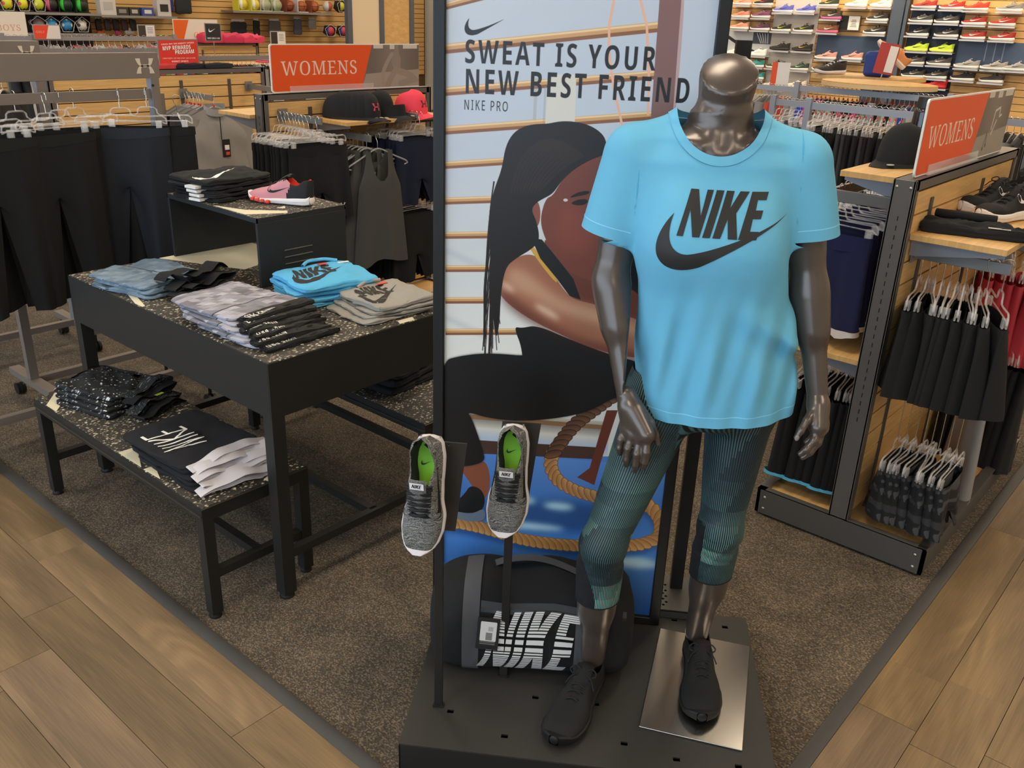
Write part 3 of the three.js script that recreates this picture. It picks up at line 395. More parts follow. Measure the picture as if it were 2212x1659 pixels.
{
  const ox = 0.58, oy = 0.08, oz = -0.35, base = D(ox, oy, -oz);
  const man = thing('mannequin', 'headless dark bronze female mannequin in light blue tee and striped capri leggings on charcoal platform', 'mannequin', base, TH);
  const put = (name, geo, mat, par = man, label) => { const g = Array.isArray(geo) ? mg(geo) : geo; if (par === man) g.translate(-ox, -oy, -oz); else g.translate(-ox, -oy, -oz); return part(name, g, mat, par, label); };
  const skin = M(0x5b4f47, 0.33, { metalness: 0.45, clearcoat: 0.5, clearcoatRoughness: 0.22 });
  const body = solidGeo(nets(bodyField, [0.33, 0.1, -0.52], [0.93, 1.62, -0.1], 0.0075));
  const neck = null; void neck;
  const hl = solidGeo(nets((x, y, z) => handField(HL, x, y, z), [0.43, 0.715, -0.3], [0.555, 0.92, -0.17], 0.0026)), hr = solidGeo(nets((x, y, z) => handField(HR, x, y, z), [0.8, 0.735, -0.345], [0.92, 0.935, -0.21], 0.0026));
  put('body', [body, hl, hr], skin);
  const nail = M(0x8d8178, 0.35); const nails = [];
  for (const H of [HL, HR]) H.fingers.forEach((f, i) => { if (H === HL && i < 4) return; const a = f[f.length - 2], b = f[f.length - 1]; const g = new THREE.SphereGeometry(1, 10, 8); g.scale(0.0052, 0.0068, 0.0024); g.translate(lerp(a[0], b[0], 1.0), lerp(a[1], b[1], 0.95), b[2] + 0.0052); if (i === 4 && H === HR) nails.push(g); });
  put('thumbnail', nails, nail);
  // leggings
  const legs = nets((x, y, z) => { let d = smin(legField(x, y, z, 'L', 0.0035), legField(x, y, z, 'R', 0.0035), 0.012); d = smin(d, -smin(-section(TORSO, x, y, z) + 0.004, y - 0.8, 0.05), 0.03); const wr = (s) => { const k = J['kn' + s]; return Math.exp(-((x - k[0]) ** 2) / 0.003) * Math.exp(-((y - 0.475) ** 2) / 0.0016); }; d += 0.0028 * Math.sin(y * 230 + x * 18 + 5 * noise2(x * 12, y * 8)) * (wr('R') + 0.35 * wr('L')); return d; }, [0.34, 0.34, -0.52], [0.84, 0.93, -0.13], 0.007);
  const hemL = (x, y) => y - 0.362 - (x - 0.43) * 0.05, legSplit = 0.575;
  const stripeTex = canvas(1024, 1024, (c) => {
    c.fillStyle = '#0c1114'; c.fillRect(0, 0, 1024, 1024);
    for (let i = 0; i < 64; i++) for (let j = 0; j < 64; j++) { const bx = i / 64, by = j / 64, tone = clamp(0.2 + 1.05 * noise2(Math.floor(bx * 10 + by * 4) * 0.7 + 3, Math.floor(by * 14) * 0.62) * (0.35 + 0.9 * noise2(bx * 4 + 20, by * 3.2))); const t2 = tone * tone, r = lerp(20, 150, t2), g = lerp(44, 205, t2), b = lerp(54, 190, t2); c.fillStyle = `rgb(${r | 0},${g | 0},${b | 0})`; c.fillRect(i * 16 + 1, j * 16, 4, 16); c.fillRect(i * 16 + 9, j * 16, 4, 16); }
  });
  stripeTex.wrapS = stripeTex.wrapT = THREE.RepeatWrapping;
  const legUV = (x, y, z) => { const s = x < legSplit ? 'L' : 'R', h = J['hip' + s], k = J['kn' + s], a = J['an' + s], c = y > k[1] ? lerp3(k, h, clamp((y - k[1]) / (h[1] - k[1]))) : lerp3(a, k, clamp((y - a[1]) / (k[1] - a[1]))); const ang = Math.atan2(x - c[0], z - c[2]); return [ang * 0.078 / 0.8 + 0.5 + (s === 'R' ? 0.3 : 0), y / 0.56 + (s === 'R' ? 0.13 : 0)]; };
  const panelSide = (x, y, z) => { const L = x < legSplit, k = L ? J.knL : J.knR; return (L ? x - k[0] + lerp(0.006, 0.05, sst(0.38, 0.55, y)) : x - k[0] + 0.036) + Math.max(0, z - k[2] - 0.0) * 0.12; };   // > 0 on the striped front
  put('leggings', clip(legs, [hemL, (x, y, z) => (y > 0.56 ? 1 : panelSide(x, y, z)), (x, y) => 0.92 - y], legUV), M(0xffffff, 0.62, { map: stripeTex, side: THREE.DoubleSide }));
  put('calf_panel', clip(legs, [hemL, (x, y) => 0.56 - y, (x, y, z) => -panelSide(x, y, z)], legUV), CL(0x0d0f12, 0.8), man, 'plain black panel behind the knee and calf');
  for (const k of [-1, 1]) put('leg_hem', clip(legs, [hemL, (x, y) => -hemL(x, y) + 0.004, (x) => k * (x - legSplit)], legUV, 0.0012), CL(0x141b20, 0.8));
  // t-shirt
  const blue = M(0x69b6d6, 0.88, { side: THREE.DoubleSide, bumpMap: clothBump, bumpScale: 0.0004 });
  const SH = nets(shirtField, [0.27, 0.72, -0.53], [0.93, 1.52, -0.15], 0.0068);
  const hemT = (x, y) => y - (0.842 + (x - 0.56) * 0.02 + 0.10 * Math.pow(Math.max(0, x - 0.56), 1.6)), cuff = (x, y) => { return armSide0(x, y) > -0.02 && y > 1.19 ? y - cuffY(x) : 1; };
  const collarIn = (x, y, z) => neckLine(x, y, z), collarBand = (x, y, z) => neckLine(x, y, z) - 0.017;
  const uvT = (x, y) => [x * 6, y * 6];
  const keepBody = [hemT, cuff, (x, y, z) => neckLine(x, y, z)];
  put('shirt_body', clip(SH, [hemT, (x, y) => -armSide(x, y), collarBand], uvT), blue, man);
  for (const s of [-1, 1]) put('sleeve', clip(SH, [cuff, (x, y) => armSide(x, y), (x) => s * (x - 0.6)], uvT), blue, man);
  put('collar', clip(SH, [collarIn, (x, y, z) => -collarBand(x, y, z)], uvT, 0.002), blue, man);
  const pale = M(0x8fd6f2, 0.85, { side: THREE.DoubleSide });
  put('hem_stitch', [clip(SH, [(x, y) => hemT(x, y) - 0.0235, (x, y) => 0.0255 - hemT(x, y), (x, y) => -armSide(x, y)], uvT, 0.0007), ...[-1, 1].map((s) => clip(SH, [(x, y) => cuff(x, y) - 0.0225, (x, y) => 0.0245 - cuff(x, y), (x, y) => armSide(x, y) - 0.004, (x) => s * (x - 0.6)], uvT, 0.0007))], pale, man);
  for (const k of [-1, 1]) put('armhole_seam', clip(SH, [cuff, (x, y) => 0.0013 - Math.abs(armSide(x, y)), (x, y) => y - 1.25, collarIn, (x) => k * (x - 0.6)], uvT, 0.0009), M(0x4aa9d0, 0.9, { side: THREE.DoubleSide }), man);
  const print = canvas(1024, 700, (c, w, h) => { c.clearRect(0, 0, w, h); c.fillStyle = '#1d1b19'; c.save(); drawNike(c, 175, 40, 650, 330); c.restore(); swooshPath(c, 30, 205, 960, 425); c.fill(); });
  put('chest_print', clip(SH, [(x) => x - 0.478, (x) => 0.752 - x, (x, y) => y - 1.172, (x, y) => 1.352 - y, (x, y, z, p) => p[5] - 0.1], (x, y) => [(x - 0.478) / 0.274, (y - 1.172) / 0.18], 0.0012), M(0xffffff, 0.6, { map: print, transparent: true }), man, 'black lettering over a long black curved tick');
  void keepBody;
}
// ---------- shoes ----------
// heel at z = 0, toe at z = L, sole on y = 0
const SHW = [[0, 0.022], [0.04, 0.029], [0.15, 0.034], [0.35, 0.033], [0.5, 0.037], [0.66, 0.047], [0.78, 0.0475], [0.88, 0.042], [0.94, 0.034], [0.98, 0.023], [1, 0.01]];
const SHC = [[0, 0.0], [0.3, 0.002], [0.6, -0.002], [1, -0.009]];   // centre line bends inwards
function shoeGeos(o = {}) {
  const { L = 0.28, collar = 0.082, ankle = 0.064, toe = 0.043, soleH = 0.026, heelH = 0.032, nu: nu0 = 21, nv = 28, m = 1, tongue = 1, flare = 1 } = o;
  const nu = nu0 | 1, half = (nu - 1) / 2;
  const wd = (t) => tab(SHW, t)[0] * (L / 0.28), cx = (t) => m * tab(SHC, t)[0];
  const spring = (t) => 0.012 * Math.pow(Math.max(0, (t - 0.72) / 0.28), 2) + 0.004 * Math.pow(Math.max(0, (0.1 - t) / 0.1), 2);
  const solTop = (t) => tab([[0, heelH], [0.12, heelH], [0.4, lerp(heelH, soleH, 0.6)], [0.65, soleH], [0.9, soleH * 0.92], [1, soleH + 0.004]], t)[0] + spring(t) * 0.7;
  // ring profile of the sole: 0 bottom centre -> side -> top
  const sole = grid(nu, nv, (u, v) => { const t = v, a = u * Math.PI * 2, c = Math.cos(a), s = Math.sin(a), e = 0.45; const w = wd(t) * 1.06 * flare + 0.002, y0 = spring(t), y1 = solTop(t); const X = w * Math.sign(c) * Math.pow(Math.abs(c), e), Y = (y0 + y1) / 2 + (y1 - y0) / 2 * Math.sign(s) * Math.pow(Math.abs(s), e); return [cx(t) + X * (s < 0 ? 0.95 : 1), Y, t * L + (t < 0.02 ? -0.001 : t > 0.98 ? 0.003 : 0), u * 2, t]; }, true, false);
  const capS = (t, z) => { const s = new THREE.SphereGeometry(1, 10, 6); s.scale(wd(t) * 1.02, (solTop(t) - spring(t)) / 2, 0.006); s.translate(cx(t), (solTop(t) + spring(t)) / 2, z); return s; };
  const open = (t) => tab([[0, 0.004], [0.03, 0.016], [0.1, 0.026], [0.2, 0.0275], [0.34, 0.021], [0.4, 0.0165], [0.63, 0.0135], [0.68, 0.002], [0.7, 0], [1, 0]], t)[0] * (L / 0.28);
  const crest = (t) => tab([[0, collar], [0.06, collar * 0.98], [0.16, ankle * 1.0], [0.24, ankle], [0.34, collar * 0.98], [0.42, collar * 0.93], [0.55, 0.066], [0.68, 0.053], [0.8, toe + 0.003], [0.9, toe - 0.004], [0.96, toe - 0.012], [1, soleH + 0.006]], t)[0];
  const prof = (u, t) => { // u 0..1 from one side over the top to the other
    const i = Math.round(u * nu), k = i <= half ? 1 - i / half : (i - half - 1) / half, sg = i <= half ? -1 : 1, w = wd(t) * Math.sqrt(clamp(t / 0.035)), o_ = open(t), y0 = solTop(t) - 0.004, y1 = crest(t);
    const a = (1 - k) * Math.PI / 2, c = Math.pow(Math.cos(a), 0.75), s = Math.pow(Math.sin(a), 0.85);
    return [cx(t) + sg * (o_ + (w - o_) * c), y0 + (y1 - y0) * s];
  };
  const upper0 = grid(nu, nv, (u, v) => { const t = 0.0005 + 0.9945 * Math.pow(v, 1.25), [x, y] = prof(u, t); const gap = 0; void gap; return [x * (t < 0.02 ? Math.sqrt(t / 0.02) : 1), y, t * L - (0.005 + 0.1 * Math.max(0, y - heelH)) * Math.pow(1 - clamp(t / 0.14), 2), u, t]; }, false, true);
  // open throat: drop the strip that closes over the top between heel and laces
  const drop = (g, n) => { const I = [], ix = g.index.array; for (let j = 0; j < nv; j++) for (let i = 0; i < nu; i++) { const t = Math.pow((j + 0.5) / nv, 1.25), mid = i === half; const at = (j * nu + i) * 6; if (t < n && mid && open(t) > 0.003) { continue; } for (let q = 0; q < 6; q++) I.push(ix[at + q]); } g.setIndex(I); return g; };
  const upper = drop(upper0, 0.385);
  const lining = grid(12, 14, (u, v) => { const t = 0.004 + 0.38 * v, a = u * 2 - 1, o_ = open(t) * 0.98; const y = crest(t) - 0.001 - (crest(t) - heelH - 0.006) * Math.sqrt(Math.max(0, 1 - Math.pow(Math.abs(a), 6))); return [cx(t) + a * (o_ + 0.002), y, t * L, u, v]; }, false, true);
  const insole = grid(8, 10, (u, v) => { const t = 0.03 + 0.36 * v, a = u * 2 - 1; return [cx(t) + a * open(t) * 0.93, heelH + 0.008 + 0.002 * a * a, t * L, u, v]; }, false, true);
  const tongueG = grid(8, 10, (u, v) => { const t = 0.3 + 0.36 * v, a = u * 2 - 1, w = lerp(0.021, 0.015, v) * (L / 0.28); const rise = (1 - v) * (1 - v) * 0.02 * tongue; return [cx(t) + a * w, crest(t) + 0.001 + rise - a * a * 0.006, t * L - (1 - v) * 0.004, u, v]; }, false, true);
  const laces = []; const rows = o.rows ?? 5;
  for (let r = 0; r < rows; r++) { const t = lerp(0.375, 0.64, r / (rows - 1)), t2 = t - 0.028, w = (open(t) + (o.laceW ?? 0.008)), y = crest(t); const z = t * L, c = cx(t); laces.push(tube([[c - w, y - 0.005, z], [c - w * 0.5, y + 0.005, lerp(z, t2 * L, 0.25)], [c + w * 0.5, y + 0.0062, lerp(z, t2 * L, 0.75)], [c + w, y - 0.003, t2 * L]], o.laceR ?? 0.0021, 8, 5)); laces.push(tube([[c + w, y - 0.005, z], [c + w * 0.5, y + 0.004, lerp(z, t2 * L, 0.25)], [c - w * 0.5, y + 0.0048, lerp(z, t2 * L, 0.75)], [c - w, y - 0.003, t2 * L]], o.laceR ?? 0.0021, 8, 5)); }
  if (o.bow) { const t = 0.38, c = cx(t), y = crest(t) + 0.006, z = t * L; for (const s of [-1, 1]) { laces.push(tube([[c, y, z], [c + s * 0.02, y + 0.012, z - 0.006], [c + s * 0.034, y + 0.004, z + 0.004], [c + s * 0.02, y - 0.002, z + 0.01], [c, y, z]], 0.0019, 14, 5)); laces.push(tube([[c, y, z], [c + s * 0.024, y - 0.002, z + 0.016], [c + s * 0.036, y - 0.02, z + 0.03]], 0.0017, 8, 5)); } }
  // curved tick on each side, laid on the upper
  const onSide = (px, py, side) => { const t = clamp(px, 0.02, 0.98); const y0 = solTop(t) - 0.004, y1 = crest(t), s = clamp((py - y0) / (y1 - y0), 0, 1), a = Math.asin(Math.pow(s, 1 / 0.85)), w = wd(t) * Math.sqrt(clamp(t / 0.035)), o_ = open(t); return [cx(t) + side * (o_ + (w - o_) * Math.pow(Math.cos(a), 0.75) + 0.0012), py, px * L]; };
  const tick = (side, x0 = 0.16, x1 = 0.66, yb = 0.03, h = 0.03) => { const sh = swooshShape(1, 1), pts = sh.getPoints(7), g = new THREE.ShapeGeometry(sh, 7), P = g.attributes.position; void pts; for (let i = 0; i < P.count; i++) { const q = onSide(lerp(x1, x0, P.getX(i)), yb + P.getY(i) * h + soleH * 0.25, side); P.setXYZ(i, q[0], q[1], q[2]); } if (side > 0) { const ix = g.index.array; for (let i = 0; i < ix.length; i += 3) { const b = ix[i]; ix[i] = ix[i + 1]; ix[i + 1] = b; } } g.computeVertexNormals(); return g; };
  return { sole: mg([sole, capS(0.01, 0.001), capS(0.995, L)]), upper, lining, insole, tongue: tongueG, laces: mg(laces), tick, onSide, crest, cx, open, wd, solTop };
}
const DS = { side: THREE.DoubleSide };
function buildShoe(t, g, c) {                                  // colours: upper, sole, lining, laces, tick
  const sole = part('sole', g.sole, c.sole, t), up = part('upper', g.upper, c.upper, t);
  part('collar_lining', g.lining, c.lining, up); if (c.insole) part('insole', g.insole, c.insole, t, c.insoleLabel);
  part('tongue', g.tongue, c.tongue ?? c.upper, t); part('laces', g.laces, c.laces, t);
  for (const s of c.ticks ?? [-1, 1]) part('tick', g.tick(s, ...(c.tickAt ?? [])), c.tick, up);
  return { sole, up };
}
// open the throat of an upper (removes the closing strip) - the profile meets at the throat edges, so nothing to remove; see lining
{
  // black shoes on the mannequin
  const k = M(0x0b0b0b, 0.8, DS), k2 = M(0x060606, 0.6, DS), kl = M(0x121212, 0.8);
  const g = shoeGeos({ L: 0.285, bow: true, nu: 24, nv: 36 });
  const man = scene.getObjectByName('mannequin');
  const place = (pos, ang) => { const s = new THREE.Group(); s.name = 'shoe'; man.add(s); s.position.set(pos[0] - 0.58, pos[1] - 0.08, -pos[2] + 0.35); s.rotation.y = ang; s.userData.label = 'black running shoe'; part('sole', g.sole, k2, s); part('upper', [g.upper, g.lining, g.tongue], k, s); part('laces', g.laces, kl, s); return s; };
  place([0.706, 0.085, 0.448], 0.02).name = 'shoe'; place([0.442, 0.081, 0.312], -0.27).name = 'shoe_001';
  // knit pair on the two stands
  const knitTex = data(512, (u, v, i, j) => { const w = noise2(u * 7, v * 40) * 3, line = Math.sin((v * 62 + 1.3 * noise2(u * 8, v * 6) + w) * 6.283), st = hash(i >> 2, j >> 1, 3); const k = clamp(0.42 + 0.3 * line * (0.4 + 0.6 * noise2(u * 9 + 4, v * 14)) + 0.55 * (st - 0.5)); const q = 40 + 165 * k; return [q, q * 0.99, q * 0.95]; });
  const knit = M(0xffffff, 0.85, { map: knitTex, bumpMap: knitTex, bumpScale: 0.0012, side: THREE.DoubleSide });
  const wsole = M(0xded5d2, 0.55), lime = M(0x84c52c, 0.7, DS), blk = M(0x121212, 0.7, DS);
  const gk = shoeGeos({ L: 0.256, nu: 29, nv: 48, laceR: 0.003, laceW: 0.011, collar: 0.088, ankle: 0.07, soleH: 0.022, heelH: 0.027, rows: 6 });
  const label = canvas(128, 64, (c, w, h) => { c.fillStyle = '#eeeae6'; c.fillRect(0, 0, w, h); c.fillStyle = '#111'; drawNike(c, 16, 14, 94, 36); });
  const mark = canvas(64, 64, (c) => { c.clearRect(0, 0, 64, 64); c.fillStyle = '#1a2412'; swooshPath(c, 8, 20, 50, 24); c.fill(); });
  const mk = (pos, yaw, pitch, roll, lab) => {
    const t = thing('running_shoe', lab, 'shoe', pos); t.rotation.set(pitch, yaw, roll, 'YXZ');
    buildShoe(t, gk, { sole: wsole, upper: knit, lining: M(0x2c2f2b, 0.9, DS), laces: blk, tick: blk, insole: lime, insoleLabel: 'lime green insole', ticks: [1, -1], tickAt: [0.1, 0.66, 0.024, 0.04] });
    const lb = new THREE.PlaneGeometry(0.03, 0.0165); lb.rotateX(-Math.PI / 2); lb.rotateX(0.42); lb.translate(gk.cx(0.33), gk.crest(0.33) + 0.018, 0.335 * 0.256); part('tongue_label', lb, M(0xffffff, 0.6, { map: label, side: THREE.DoubleSide }), t);
    const im = new THREE.PlaneGeometry(0.03, 0.03); im.rotateX(-Math.PI / 2); im.translate(0, 0.039, 0.2 * 0.256); part('insole_mark', im, M(0xffffff, 0.7, { map: mark, transparent: true }), t);
    return t;
  };
  const stand = (s, d, y1, ps, lab) => {                        // flat post with a slim back plate for the shoe
    const t = thing('shoe_stand', lab, 'shoe stand', D(s, 0.08, d), TH), m = M(0x2b2a27, 0.45, { metalness: 0.4 });
    part('post', box(0.02, y1 - 0.16, 0.008, 0, 0, 0, 0.001), m, t); part('foot_collar', box(0.026, 0.006, 0.014, 0, 0, 0), m, t);
    const sh = shapeOf([[ps - 0.05, y1 - 0.3], [ps + 0.035, y1 - 0.3], [ps + 0.058, y1 - 0.08], [ps - 0.03, y1 - 0.08]]), h = new THREE.Path(); h.absarc(ps + 0.018, y1 - 0.086, 0.0025, 0, 6.28); sh.holes.push(h);
    const g = extrude(sh, 0.004); g.translate(0, 0, -0.012); part('back_plate', g, M(0x45433f, 0.4, { metalness: 0.5 }), t);
  };
  stand(0.068, 0.074 + 0.06, 0.795, 0.0, 'slim dark shoe stand nearest the platform front corner');
  stand(0.211, 0.229 + 0.035, 0.795, 0.005, "slim dark shoe stand in front of the duffel bag's tag");
  mk(D(0.056, 0.818, 0.125), TH - 0.1, 1.345, 0, 'grey knit running shoe with black laces, nearer the table, lettered tongue fully visible');
  mk(D(0.219, 0.8, 0.25), TH - 0.06, 1.39, 0, 'grey knit running shoe with black laces, in front of the poster athlete\'s leg');
}
// ---------- duffel bag ----------
{
  const t = thing('duffel_bag', 'black duffel bag with grey straps and white striped lettering lying in front of the poster', 'bag', D(0.268, 0.08, 0.385), TH + 0.07);
  const HL_ = 0.262, cloth = CL(0x0b0b0c, 0.88), strap = CL(0x4a4a4c, 0.8);
  const bagP = (u, a, out = 0) => { // u -1..1 along the bag, a angle in the cross-section
    const e = Math.pow(Math.max(0, 1 - Math.pow(Math.abs(u), 9)), 0.45), c = Math.cos(a), s = Math.sin(a), p = 0.52;
    const top = s > 0, hz = (0.125 - (top ? 0.038 * s : 0)) * (0.45 + 0.55 * e) + out, hy = (top ? 0.158 - 0.02 * u * u + 0.006 * Math.sin(u * 9) : 0.1) * (0.5 + 0.5 * e) + out;
    let z = hz * Math.sign(c) * Math.pow(Math.abs(c), p), y = 0.1 + hy * Math.sign(s) * Math.pow(Math.abs(s), p);
    const n = (noise3(u * 5 + 3, y * 14, z * 14) - 0.5) * 0.014; y = Math.max(0.002, y + n * (s > 0 ? 1 : 0.2)); z += n;
    return [u * HL_ + (Math.abs(u) > 0.98 ? 0 : 0), y, z];
  };
  part('body', grid(48, 40, (u, v) => { const q = bagP(lerp(-1, 1, v), u * Math.PI * 2); return q; }, true, true), cloth, t);
  part('end_panel', [-1, 1].map((k) => grid(20, 3, (u, v) => { const q = bagP(k, u * Math.PI * 2); return [q[0], lerp(q[1], 0.1, v), lerp(q[2], 0, v)]; }, false, k > 0)).slice(0, 1), cloth, t); part('end_panel', grid(20, 3, (u, v) => { const q = bagP(1, u * Math.PI * 2); return [q[0], lerp(q[1], 0.1, v), lerp(q[2], 0, v)]; }, false, true), cloth, t);
  const band = (u0, u1, a0, a1, out, n = 18) => grid(6, n, (u, v) => { const q = bagP(lerp(u0, u1, u), lerp(a0, a1, v), out); return [q[0], q[1], q[2], u, v]; }, false, false);
  part('strap', band(-0.66, -0.5, -1.1, 1.75, 0.004), strap, t); part('strap', band(0.42, 0.58, -1.1, 1.75, 0.004), strap, t);
  const hnd = (z, h) => grid(20, 2, (u, v) => { const a = u * Math.PI, x = -0.145 + 0.27 * u; return [x, 0.245 + h * Math.sin(a), z + v * 0.03 - 0.02 * Math.sin(a)]; });
  part('handle', hnd(-0.01, 0.03), strap, t);
  part('zip_flap', band(-0.49, 0.9, 0.42, 0.56, 0.003), CL(0x3a3a3c, 0.8), t); part('zip', band(-0.49, 0.9, 0.34, 0.42, 0.003), M(0x060606, 0.4), t);
  const pr = canvas(1024, 512, (c, w, h) => { c.clearRect(0, 0, w, h); c.fillStyle = '#dcdad5'; c.save(); drawNike(c, 12, 4, 1000, 504); c.globalCompositeOperation = 'destination-out'; for (let y = 6; y < h; y += 21) c.fillRect(0, y, w, 5 + 6 * y / h); c.restore(); });
  part('lettering', grid(24, 12, (u, v) => { const q = bagP(lerp(-0.47, 0.5, u) - 0.06 * (1 - v), lerp(-0.42, 0.4, v), 0.005); return [q[0], q[1], q[2], u, v]; }), M(0xffffff, 0.7, { map: pr, transparent: true, side: THREE.DoubleSide }), t);
  const tg = canvas(160, 256, (c, w, h) => { c.fillStyle = '#191918'; c.fillRect(0, 0, w, h); c.fillStyle = '#d9d5cf'; c.beginPath(); c.roundRect(24, 30, 116, 158, 8); c.fill(); c.fillStyle = '#3a3a38'; for (let i = 0; i < 26; i++) c.fillRect(66, 118 + i * 2.4, 46, 1 + (i * 7 % 3) * 0.5); for (let i = 0; i < 6; i++) c.fillRect(82 + i * 6, 70, 2, 36); c.fillStyle = '#6d6a66'; c.fillRect(26, 192, 110, 8); c.fillRect(26, 206, 110, 10); });
  const tgg = box(0.056, 0.088, 0.002, 0, 0, 0), tm = part('price_tag', tgg, [0, 0, 0, 0, 1, 0].map((k) => (k ? M(0xffffff, 0.5, { map: tg }) : M(0x191918, 0.5))), t, 'black hang tag with white barcode label'); tm.position.set(-0.11, 0.098, 0.137); tm.rotation.x = -0.12; tm.rotation.z = -0.06;
}
// ---------- display tables ----------
const terrazzo = canvas(1024, 1024, (c, w) => {
  c.fillStyle = '#34302a'; c.fillRect(0, 0, w, w); const cols = ['#cfc6ae', '#b5a98c', '#8f8468', '#e4dcc6', '#6e6552', '#a0763f'];
  seed = 99; for (let i = 0; i < 4200; i++) { const x = rnd() * w, y = rnd() * w, a = rr(2.2, 8.5), b = a * rr(0.3, 0.75), t = rnd() * 3.14; c.fillStyle = cols[Math.floor(rnd() * cols.length * (rnd() < 0.5 ? 0.7 : 1))]; for (const [dx, dy] of [[0, 0], [w, 0], [-w, 0], [0, w], [0, -w]]) { c.beginPath(); for (let k = 0; k < 6; k++) { const q = k * 1.05 + t, r = k % 2 ? a : b + a * 0.25; c.lineTo(x + dx + Math.cos(q) * r, y + dy + Math.sin(q) * b * 1.1); } c.fill(); } }
});
terrazzo.wrapS = terrazzo.wrapT = THREE.RepeatWrapping;
const TERR = M(0xffffff, 0.62, { map: terrazzo }), CREAM = M(0xe6dcbc, 0.55), FRAME = M(0x262522, 0.5, { metalness: 0.3 });
function terrTop(w, d, y, h = 0.006) { const g = box(w, h, d, 0, y, 0), P = g.attributes.position, U = g.attributes.uv; for (let i = 0; i < P.count; i++) U.setXY(i, P.getX(i) / 0.7, P.getZ(i) / 0.7); return g; }
function inlay(t, pts, y, ox, oz) { const g = extrude(shapeOf(pts.map((p) => [p[0] - ox, -(p[1] - oz)])), 0.0012); g.rotateX(-Math.PI / 2); g.translate(0, y, 0); part('cream_inlay', g, CREAM, t); }
function table(name, label, x0, x1, z0, z1, H, ap, leg) {
  const w = x1 - x0, d = z1 - z0, t = thing(name, label, 'table', [(x0 + x1) / 2, 0, (z0 + z1) / 2]);
  part('top_surface', terrTop(w - 0.006, d - 0.006, H - 0.004), TERR, t);
  const th = 0.004; part('apron', [box(w, ap, th, 0, H - ap, d / 2 - th / 2), box(w, ap, th, 0, H - ap, -d / 2 + th / 2), box(th, ap, d - 0.01, w / 2 - th / 2, H - ap, 0), box(th, ap, d - 0.01, -w / 2 + th / 2, H - ap, 0), box(w - 0.012, 0.004, d - 0.012, 0, H - 0.009, 0)], FRAME, t);
  if (ap < 0.1) part('edge_trim', [box(0.006, 0.004, d, -w / 2 - 0.003, H - ap * 0.6, 0), box(w, 0.003, 0.003, 0, H - 0.003, d / 2 + 0.0015)], M(0x4a4740, 0.35, { metalness: 0.5 }), t);
  for (const sx of [-1, 1]) for (const sz of [-1, 1]) { const L = part('leg', box(leg, H - ap - 0.016, leg, sx * (w / 2 - leg / 2), 0.016, sz * (d / 2 - leg / 2)), FRAME, t); part('foot_glide', [cyl(leg * 0.5, leg * 0.42, 0.012, sx * (w / 2 - leg / 2), 0.01, sz * (d / 2 - leg / 2)), cyl(leg * 0.54, leg * 0.54, 0.005, sx * (w / 2 - leg / 2), 0.0025, sz * (d / 2 - leg / 2))], DARKER, L); }
  const sy = 0.13; for (const sz of [-1, 1]) part('stretcher', box(w - leg * 2, 0.026, 0.026, 0, sy, sz * (d / 2 - leg / 2)), FRAME, t); part('stretcher', box(0.026, 0.026, d - leg, 0, sy, 0), FRAME, t);
  return t;
}
const tbl = table('display_table', 'large charcoal display table with deep apron and speckled terrazzo top', 1.262, 2.0, -3.1, -1.927, 0.76, 0.163, 0.042);
{
  const [ox, oz] = [1.631, -2.5135];
  inlay(tbl, [[1.60, -3.097], [1.744, -2.761], [1.809, -2.779], [1.985, -2.99], [1.985, -3.097]], 0.7622, ox, oz);
  inlay(tbl, [[1.33, -2.79], [1.277, -2.60], [1.268, -2.6], [1.268, -2.645], [1.312, -2.8]], 0.7622, ox, oz);
  inlay(tbl, [[1.753, -1.958], [1.74, -1.932], [1.80, -1.932], [1.812, -1.955]], 0.7622, ox, oz);
}
const benchA = table('low_bench', 'low charcoal bench with speckled top carrying black leggings, nearest the wood aisle', 1.065, 1.42, -3.055, -1.998, 0.368, 0.042, 0.034);
{ const [ox, oz] = [1.2425, -2.5265]; inlay(benchA, [[1.07, -2.967], [1.07, -2.894], [1.19, -3.04], [1.19, -3.052], [1.135, -3.052]], 0.3702, ox, oz); inlay(benchA, [[1.07, -2.47], [1.072, -2.335], [1.13, -2.47]], 0.3702, ox, oz); inlay(benchA, [[1.07, -2.318], [1.074, -2.23], [1.105, -2.318]], 0.3702, ox, oz); inlay(benchA, [[1.28, -2.02], [1.283, -2.003], [1.32, -2.003], [1.31, -2.03]], 0.3702, ox, oz); }
const benchB = table('low_bench', 'low charcoal bench half hidden behind the poster, black clothing on top', 1.866, 2.22, -3.02, -1.955, 0.372, 0.042, 0.034);
void benchB;
